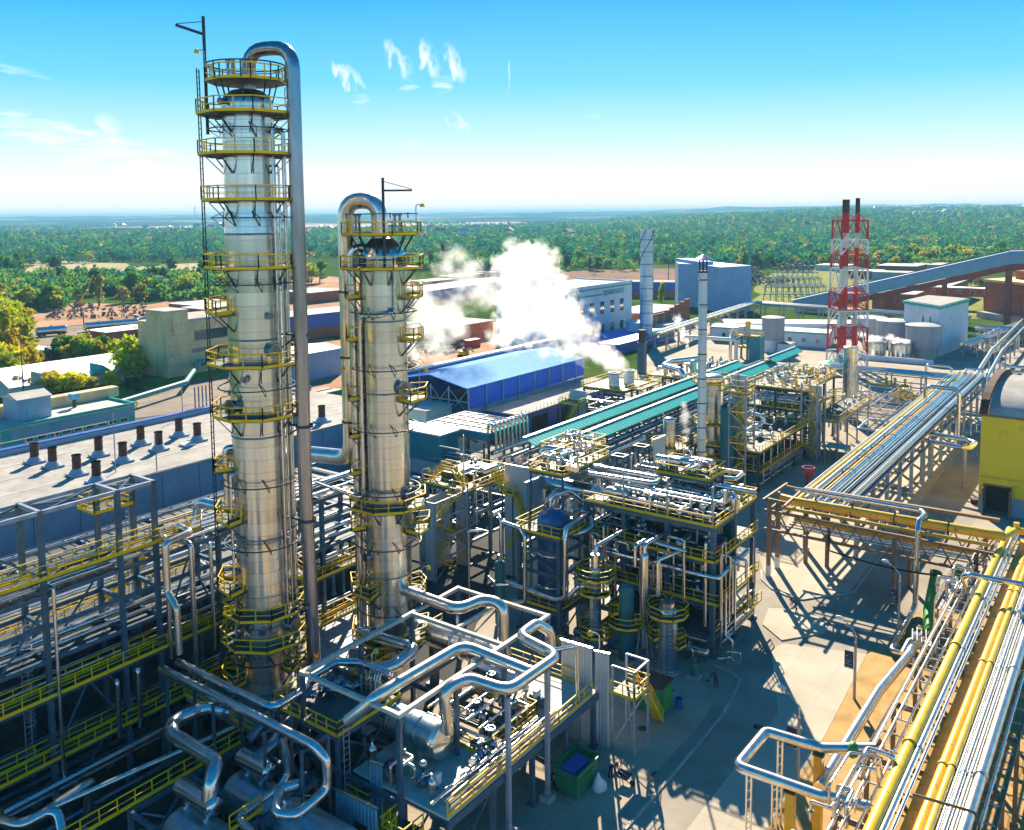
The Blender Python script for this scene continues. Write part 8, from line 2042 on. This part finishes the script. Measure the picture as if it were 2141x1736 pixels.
t = thing('canopy','small pale teal peaked roof at the foot of the red and white tower','canopy',(-74,252,0)); MB().lathe((-73.4,253.5,0),[(3.2,3.0),(.1,3.9)],4).build('roof',M['teal'],t)
for a in (45,135,225,315): p = pol((-73.4,253.5),2.8,R(a),0); MB().cyl((p[0],p[1],0),(p[0],p[1],3.05),.12,6).build('post',M['steel_grey'],t)
# covered conveyor bridge
cv = thing('conveyor_bridge','long covered conveyor bridge climbing to the right over the brick works','conveyor bridge',(-80,470,0))
A_,B_,C_ = Vector((-133.4,406,3.0)),Vector((-46.3,401.5,27.0)),Vector((-20,392,28.5))
nv = (B_ - A_).cross(Vector((0,0,1))).normalized()
for p,q in ((A_,B_),(B_,C_)):
 mb = MB()
 d = (q - p); L = d.length; d.normalize(); side = d.cross(Vector((0,0,1))).normalized(); up_ = side.cross(d).normalized()
 prof = [(-3.0,-2.6),(3.0,-2.6),(3.0,1.2),(2.2,2.4),(0,2.8),(-2.2,2.4),(-3.0,1.2)]
 vs = [c + side * a + up_ * b_ for c in (p - d * .2,q + d * .2) for a,b_ in prof]; n7 = 7
 mb._add(vs,[tuple(reversed(range(7))),tuple(range(7,14))] + [(i,(i + 1) % 7,7 + (i + 1) % 7,7 + i) for i in range(7)]); mb.build('gallery',M['blue_grey_wall'],cv)
 mb = MB(); mb.beam(p - up_ * 3.9,q - up_ * 3.9,3.6,2.3,up_); mb.build('girder',M['brick_red'],cv)
 mb = MB(); mb.beam(p + up_ * 2.85,q + up_ * 2.85,1.2,.35,up_); mb.build('roof_walk',M['brown'],cv)
for w_,lbw in ((.99,2.3),(.47,2.6),(.72,1.8),(.25,1.8)):
 p = A_.lerp(B_,w_); MB().box(p.x - lbw / 2,p.y - lbw / 2,0,p.x + lbw / 2,p.y + lbw / 2,max(.5,p.z - 4.6)).build('pier',M['brick_red'],cv)
# brick works on the right
bw = thing('brick_works','large orange brick works hall with tall windows at the right edge','building',(-40,445,0))
MB().poly([(-58.5,424),(-12,384),(10,420),(-36,470)],0,15.4).build('wall',M['brick'],bw); MB().poly([(-59.3,423.6),(-12,383),(11,420),(-36,471)],15.4,16.4).build('parapet',M['tan'],bw); MB().poly([(-48,430),(-14,400),(4,420),(-34,460)],16.4,20.0).build('upper_hall',M['brick'],bw)
e = (Vector((-12,384,0)) - Vector((-58.5,424,0))).normalized(); n_ = Vector((e.y,-e.x,0)); n_ = n_ if n_.y < 0 else -n_
for s_ in (10,21,32,43):
 p0,p1 = Vector((-58.5,424,0)) + e * s_,Vector((-58.5,424,0)) + e * (s_ + 4.2); MB().poly([(p0.x,p0.y),(p1.x,p1.y),(p1.x + n_.x * .1,p1.y + n_.y * .1),(p0.x + n_.x * .1,p0.y + n_.y * .1)],2.5,12).build('tall_window',M['teal_dark'],bw)
p0,p1 = Vector((-61,421,0)),Vector((-14,380,0)); MB().poly([(p0.x,p0.y),(p1.x,p1.y),(p1.x + 4,p1.y + 4),(p0.x + 4,p0.y + 3)],0,2.6).build('plinth',M['concrete'],bw)
hall('brick_house','small orange brick house under the conveyor bridge left of the white tower house',-104,422,-86,440,8.4,'brick','roof_pale'); hall('brick_house','brick block with a tan upper wall behind the white tower house',-100,470,-80,520,9,'brick','roof_pale')
t = thing('link_bridge','brick link bridge with small square windows between the works buildings','link bridge',(-75,455,0)); MB().box(-88,452,6,-58,457,9.6).build('wall',M['brick'],t); MB().box(-88.3,451.6,9.6,-57.7,457.4,10.1).build('roof',M['panel'],t)
for x in (-84,-62): MB().box(x - 1,453.5,0,x + 1,455.5,6).build('pier',M['brick'],t)
for k in range(5): win(t,'S',452,-85 + k * 5.6,-83.4 + k * 5.6,7.2,8.6,sub=0)
for k,(u,v,w,d_,h,mt) in enumerate(((960,800,16,12,6,'blue_grey_wall'),(1000,720,34,14,5,'brick'),(1240,700,40,12,4.5,'cream'),(700,770,20,10,5,'brick'),(420,700,24,12,4,'cream'))):
 p = spot(*px5(u,v)); hall('shed','distant low works shed behind the conveyor bridge, %s along' % ORD[k].replace('outermost','first'),p.x - d_,p.y,p.x + d_,p.y + w,h,mt,'roof_pale')
# elevated pipe bands in the middle distance
def band(name,label,a,b_,z,n,mats,rr,posts=9,w=4.0):
 a,b_ = Vector((*a,z)),Vector((*b_,z)); d = (b_ - a).normalized(); s_ = d.cross(Vector((0,0,1)))
 t = thing(name,label,'pipe rack',(*((a + b_) / 2).xy,0))
 for k in range(posts):
  p = a.lerp(b_,(k + .5) / posts)
  mb = MB()
  for q in (-1,1): mb.box(p.x + s_.x * q * w / 2 - .2,p.y + s_.y * q * w / 2 - .2,0,p.x + s_.x * q * w / 2 + .2,p.y + s_.y * q * w / 2 + .2,z)
  mb.beam(p - s_ * w / 2 - Vector((0,0,.2)),p + s_ * w / 2 - Vector((0,0,.2)),.3,.3); mb.build('trestle',M['steel_grey'],t)
 mb = MB()
 for q in (-1,1):
  mb.beam(a + s_ * q * w / 2 - Vector((0,0,.4)),b_ + s_ * q * w / 2 - Vector((0,0,.4)),.2,.3); mb.beam(a + s_ * q * w / 2 - Vector((0,0,2)),b_ + s_ * q * w / 2 - Vector((0,0,2)),.15,.2)
  for k in range(posts * 3):
   p,r_ = a.lerp(b_,k / (posts * 3)),a.lerp(b_,(k + 1) / (posts * 3)); mb.beam(p + s_ * q * w / 2 - Vector((0,0,.4 if k % 2 else 2)),r_ + s_ * q * w / 2 - Vector((0,0,2 if k % 2 else .4)),.12)
 mb.build('girder',M['steel_grey'],t)
 for k in range(n):
  o_ = s_ * (-w / 2 + w * (k + .5) / n); r = rr[k % len(rr)]
  pipe([a + o_ + Vector((0,0,r)),b_ + o_ + Vector((0,0,r))],r,mats[k % len(mats)],'%s pipe number %d on the %s' % ('yellow' if mats[k % len(mats)] == 'yellow_pipe' else 'silver',k + 1,label.split(' with')[0].split(' past')[0]),'pipes on the ' + name + ' ' + label.split()[0],9)
band('pipe_band','rising pipe band with a yellow line behind the two chimneys',(-133,262),(-143,377),5.6,6,('pipe_pale','pipe','pipe_pale','pipe','pipe_pale','yellow_pipe'),(.42,.3,.5,.25,.4,.35),10)
band('pipe_band','level pipe band past the red and white tower',(-143,378),(-55,364),5.6,4,('pipe_pale','pipe','pipe_pale','pipe'),(.5,.35,.4,.3),10)
band('pipe_band','right pipe band in front of the brick works',(-50,345),(-12,345),4.6,4,('pipe','pipe_pale','pipe','pipe_pale'),(.5,.35,.5,.3),5); band('pipe_band','slanting pipe band before the brick works',(-46,300),(-38,372),4.2,3,('pipe_pale','pipe','pipe_pale'),(.5,.4,.35),7)
risers(14,-48,-34,296,345,.2,6,'among the stilts before the brick works',121,.4)
# electrical switchyard
sy = random.Random(4)
p00,p10,p01 = spot(*px5(-160,985)),spot(*px5(380,985)),spot(*px5(-120,760))
for i in range(9):
 for j in range(6):
  p = p00 + (p10 - p00) * ((i + .5) / 9) + (p01 - p00) * ((j + .3) / 6)
  t = thing('switchyard_gantry','grey gantry with white insulators in the electrical switchyard','gantry',(p.x,p.y,0),'gantries in the switchyard')
  h = 4.8 if j % 2 else 3.4
  mb = MB()
  for s_ in (-3,3): mb.box(s_ * .8 - .15,s_ * .6 - .15,0,s_ * .8 + .15,s_ * .6 + .15,h)
  mb.beam((-3.2,-2.4,h),(3.2,2.4,h),.3,.4); f = mb.build('frame',M['teal_dark']); f.parent = t
  mb = MB()
  for s_ in (-2,0,2): mb.lathe((s_ * .8,s_ * .6,h + .2),[(.14,0),(.26,.2),(.14,.4),(.26,.6),(.14,.8),(.26,1.0),(.1,1.4)],8)
  f = mb.build('insulator_row',M['white']); f.parent = t
# scrap, machines, containers
m_,t_,b_ = newmat('scrap'); nz = noise(t_,.6,4)
t_.links.new(ramp(t_,nz,[(.35,(.03,.03,.04)),(.48,(.10,.07,.06)),(.55,(.25,.24,.25)),(.66,(.22,.10,.05))]),b_.inputs['Base Color']); b_.inputs['Roughness'].default_value = .8
M['scrap'] = m_
def heap(u0,v0,u1,v1,f,n,s,label,seed,h=1.6):
 g = random.Random(seed); mb = MB()
 for i in range(n):
  p = spot(*f(g.uniform(u0,u1),g.uniform(v0,v1))); a = Vector((g.uniform(-1,1),g.uniform(-1,1),g.uniform(-.3,.6))) * s * g.uniform(.4,1.3)
  mb.beam((p.x,p.y,g.uniform(0,h)),(p.x + a.x,p.y + a.y,max(.1,g.uniform(0,h) + a.z)),g.uniform(.4,1.4),g.uniform(.3,1.1))
 tag(mb.build('scrap',M['scrap']),label,'scrap heap',None,'stuff')
heap(260,700,900,790,px2,150,1.5,'dark scattered scrap and rubble in the sandy yard',1); heap(1080,700,1420,790,px4,220,3.0,'heaps of grey scrap metal beyond the blue grey block',2,4); heap(1600,660,1900,720,px4,220,3.2,'blue white scrap heap left of the red and white tower',3,5); heap(1240,780,1650,840,px4,120,2.6,'dark scrap row before the switchyard',4,3)
heap(300,1080,560,1140,px3,60,1.6,'dark debris pile in the orange yard under the steam',5,2); heap(560,1010,900,1110,px3,90,1.8,'planks and debris strewn over the orange yard',6,1.2); heap(-30,1180,60,1220,px3,40,1.4,'rusty metal parts left of the looping pipe',7,1.2)
def excavator(x,y,label,s=1.0,boom=6.0):
 t = thing('excavator',label,'excavator',(x,y,0))
 for k in (-1,1): MB().box(x - 1.8 * s,y + k * .9 * s - .3,.05,x + 1.8 * s,y + k * .9 * s + .3,.8 * s).build('track',M['black'],t)
 MB().box(x - 1.4 * s,y - 1.1 * s,.8 * s,x + 1.2 * s,y + 1.1 * s,2.0 * s).build('body',M['orange_pipe'],t); MB().box(x + .2 * s,y - 1.0 * s,2.0 * s,x + 1.2 * s,y - .1 * s,2.9 * s).build('cab',M['glass'],t)
 mb = MB(); mb.beam((x + 1 * s,y,1.8 * s),(x + boom * .6,y + boom * .3,boom),.45 * s,.6 * s); mb.beam((x + boom * .6,y + boom * .3,boom),(x + boom,y + boom * .5,boom * 1.9 if boom > 7 else 1.6),.3 * s,.4 * s); mb.build('boom',M['orange_pipe'],t)
p = spot(*px2(485,705)); excavator(p.x,p.y,'orange crane excavator with a raised boom in the sandy yard',1.3,8.5)
p = spot(*px3(-10,1215)); excavator(p.x,p.y,'yellow excavator parked left of the looping pipe',.9,3.4); p = spot(*px3(575,1190)); excavator(p.x,p.y,'yellow loader in the orange yard right of the shorter column',.9,3.2); p = spot(*px3(890,1120)); excavator(p.x,p.y,'orange machine under the edge of the steam',1.0,3)
for (u,v,f,mt,lb) in ((20,1390,px3,'red','red shipping container in the orange yard left of the looping pipe'),(80,1400,px3,'green_dark','dark green container next to the red container'),(960,1060,px3,'red','red container under the steam')):
 p = spot(*f(u,v)); t = thing('container',lb,'container',(p.x,p.y,0)); MB().box(p.x - 2.6,p.y - 3,.1,p.x,p.y + 3,2.7).build('box',M[mt],t); MB().box(p.x - 2.5,p.y - 3.06,.2,p.x - .1,p.y - 3.0,2.6).build('door',M[mt],t)
t = thing('water_tower_crane','dark framed hopper on tall legs between the two columns','hopper',(-290,236,0)); MB().lathe((-290,236,0),[(.6,9),(3.2,11),(3.2,14.5),(.2,15.4)],18).build('hopper',M['blue_vessel'],t)
for sx,sy_ in ((-2.4,-2.4),(2.4,-2.4),(2.4,2.4),(-2.4,2.4)): MB().box(-290 + sx - .25,236 + sy_ - .25,0,-290 + sx + .25,236 + sy_ + .25,10.6).build('leg',M['steel_dark'],t)
# villages and far chimneys
g = random.Random(12)
hm = []
for k,(wl_,rf_) in enumerate((('white','roof_pale'),('cream','brown'),('white_wall','steel_grey'))):
 a = MB().box(-5,-4,0,5,4,4.2).build('wall',M[wl_]); b2 = MB(); b2._add([(-5.6,-4.6,4.2),(5.6,-4.6,4.2),(5.6,4.6,4.2),(-5.6,4.6,4.2),(-5.6,0,7.2),(5.6,0,7.2)],[(0,1,5,4),(2,3,4,5),(0,4,3),(1,2,5),(0,3,2,1)]); b2 = b2.build('roof',M[rf_])
 hm.append((a.data,b2.data)); bpy.data.objects.remove(a); bpy.data.objects.remove(b2)
for k in range(70):
 if k < 30: u,v,wh = g.uniform(1800,2141),g.uniform(440,470),'on the wooded slope at the right skyline'
 elif k < 50: u,v,wh = g.uniform(640,1250),g.uniform(478,500),'in the village among the woods behind the shorter column'
 else: u,v,wh = g.uniform(180,480),g.uniform(474,486),'in the far village left of the tall column'
 p = spot(u,v + 8 if k < 30 else v); d = p.length
 if d > 4200: p *= 4200 / d
 z = float(terrain_h(p.x,p.y)); t = thing('house','tiny pale house ' + wh,'house',(p.x,p.y,z + (3 if k > 29 else 5)),'houses ' + wh); t.rotation_euler.z = g.uniform(0,3); s = g.uniform(1.0,2.2); t.scale = (s,s,s * 1.1)
 for n_,me_ in zip(('wall','roof'),g.choice(hm)): o = bpy.data.objects.new(n_,me_); COL.objects.link(o); o.parent = t
for k,(x,y,h) in enumerate(((-6100,4252,150),(-6162,4207,125))): t = thing('far_chimney','hair thin far chimney on the left horizon, %s of two' % ('taller right','shorter left')[k],'chimney',(x,y,0),'far chimneys'); MB().tube([(x,y,0),(x,y,h)],5,8,r2=3).build('shaft',M['tank_grey'],t)
# the countless small lines inside and around the process blocks: one mesh, three jackets
def merge_small():
 v,f,sm,mi,mats = [],[],[],[],[]
 for k,(m,mb) in enumerate(SMALL.items()):
  b = len(v); v += mb.v; f += [tuple(b + i for i in q) for q in mb.f]; sm += mb.sm; mi += [k] * len(mb.f); mats.append(M[m])
 me = bpy.data.meshes.new('small_pipework'); me.from_pydata(v,[],f)
 for m in mats: me.materials.append(m)
 me.polygons.foreach_set('use_smooth',sm); me.polygons.foreach_set('material_index',mi); me.update()
 o = bpy.data.objects.new('small_pipework',me); COL.objects.link(o)
 tag(o,'countless small silver pipes threading through and around the process blocks','pipework',None,'stuff')
merge_small()
# ---------------------------------------------------------------- steam and haze
def steam_mat(name,dens,scale):
 m,t,b = newmat(name); t.nodes.remove(b)
 tc_ = node(t,'ShaderNodeTexCoord'); ln = node(t,'ShaderNodeVectorMath',operation='LENGTH'); t.links.new(tc_.outputs['Object'],ln.inputs[0])
 n = node(t,'ShaderNodeTexNoise'); n.inputs['Scale'].default_value = scale; n.inputs['Detail'].default_value = 5; n.inputs['Roughness'].default_value = .6
 gm = node(t,'ShaderNodeNewGeometry'); t.links.new(gm.outputs['Position'],n.inputs['Vector'])
 f = math_(t,'SUBTRACT',1.0,ln.outputs['Value'],True)
 d = math_(t,'ADD',math_(t,'MULTIPLY',f,1.5),math_(t,'MULTIPLY',math_(t,'SUBTRACT',n.outputs[0],.60),4.2),True)
 v = node(t,'ShaderNodeVolumePrincipled'); v.inputs['Color'].default_value = (1,1,1,1); v.inputs['Anisotropy'].default_value = .55
 t.links.new(math_(t,'MULTIPLY',d,dens),v.inputs['Density'])
 t.links.new(v.outputs[0],t.nodes['Material Output'].inputs['Volume'])
 return m
def puff_mesh(mat):
 mb = MB().lathe((0,0,0),[(sin(pi * i / 10),-cos(pi * i / 10)) for i in range(11)],16); o = mb.build('puff',mat); d = o.data; bpy.data.objects.remove(o); return d
S_THICK,S_THIN,S_WISP = puff_mesh(steam_mat('steam_thick',.30,.30)),puff_mesh(steam_mat('steam_thin',.10,.22)),puff_mesh(steam_mat('steam_wisp',.6,.8))
def steam(label,puffs,mesh):
 r = thing('steam',label,'steam',puffs[0][:3],None,'stuff')
 for (x,y,z,s) in puffs:
  o = bpy.data.objects.new('puff',mesh); COL.objects.link(o); o.parent = r; o.location = (x - puffs[0][0],y - puffs[0][1],z - puffs[0][2])
  s = s if isinstance(s,tuple) else (s,s,s); o.scale = s; o.rotation_euler.z = x
def at3(x,y,dep):
 return Vector((0,0,CAM_H)) + ray(*px3(x,y)) * dep
P_ = []
for (x,y,dep,s) in ((1850,1185,188,2.6),(1800,1150,189,3.2),(1735,1105,190,4.0),(1660,1050,191,5.0),(1590,980,192,6.0),(1520,1000,191,5.4),(1500,880,193,7.6),(1400,930,194,7.6),(1380,780,195,8.6),(1260,860,196,8.0),(1300,680,196,8.2),(1240,560,197,7.4),(1340,560,197,6.8),(1170,760,197,6.4),(1180,960,197,6.2),(1440,730,195,6.2),(1150,560,198,4.6)):
 q = at3(x,y,dep); P_.append((q.x,q.y,q.z,s))
steam('big white steam plume rolling left from the short white vent stacks',P_,S_THICK)
P_ = []
for (x,y,dep,s) in ((700,900,214,9),(620,960,214,8),(780,850,216,8),(640,800,216,8),(820,960,216,6),(720,1050,212,6),(600,1060,212,5.5),(790,540,225,6),(900,620,222,7),(1000,700,218,7)):
 q = at3(x,y,dep); P_.append((q.x,q.y,q.z,s))
steam('looser drifting steam cloud right of the shorter column',P_,S_THIN)
P_ = [(-44.2 + .25 * (k % 2),95.0,17.2 + k * 1.0,s) for k,s in enumerate((.35,.5,.65,.75,.85,.95,.7))]
steam('thin wisp of steam curling up in front of the slim chimney',P_,S_WISP)
q = spot(*px4(775,1375),7); P_ = [(q.x - k * .8 + .8 * (k % 2),q.y,7 + k * 1.6,.9 + k * .18) for k in range(6)]
steam('small wisp of steam between the two chimneys',P_,S_WISP)
P_ = [(-72,292,5.8,(2.6,2.6,1.4)),(-70,291,6.0,(2.4,2.4,1.2)),(-75,293,6.4,(2.6,2.6,1.6)),(-64,292,5.8,(2.4,2.4,1.2)),(-66.5,292.5,6.3,(2.4,2.4,1.6)),(-61.5,291.5,5.6,(2,2,1.0))]
steam('low steam blowing off the two shining vats',P_,S_WISP)
hz = MB().box(-24000,-24000,-240,24000,24000,98)
hm_,ht,hb = newmat('haze_air'); ht.nodes.remove(hb)
vv = node(ht,'ShaderNodeVolumePrincipled'); vv.inputs['Color'].default_value = (.30,.68,1,1); vv.inputs['Density'].default_value = .00013; vv.inputs['Anisotropy'].default_value = .0
ht.links.new(vv.outputs[0],ht.nodes['Material Output'].inputs['Volume'])
tag(hz.build('haze',hm_),'thin blue haze over the whole plain','haze',None,'stuff')
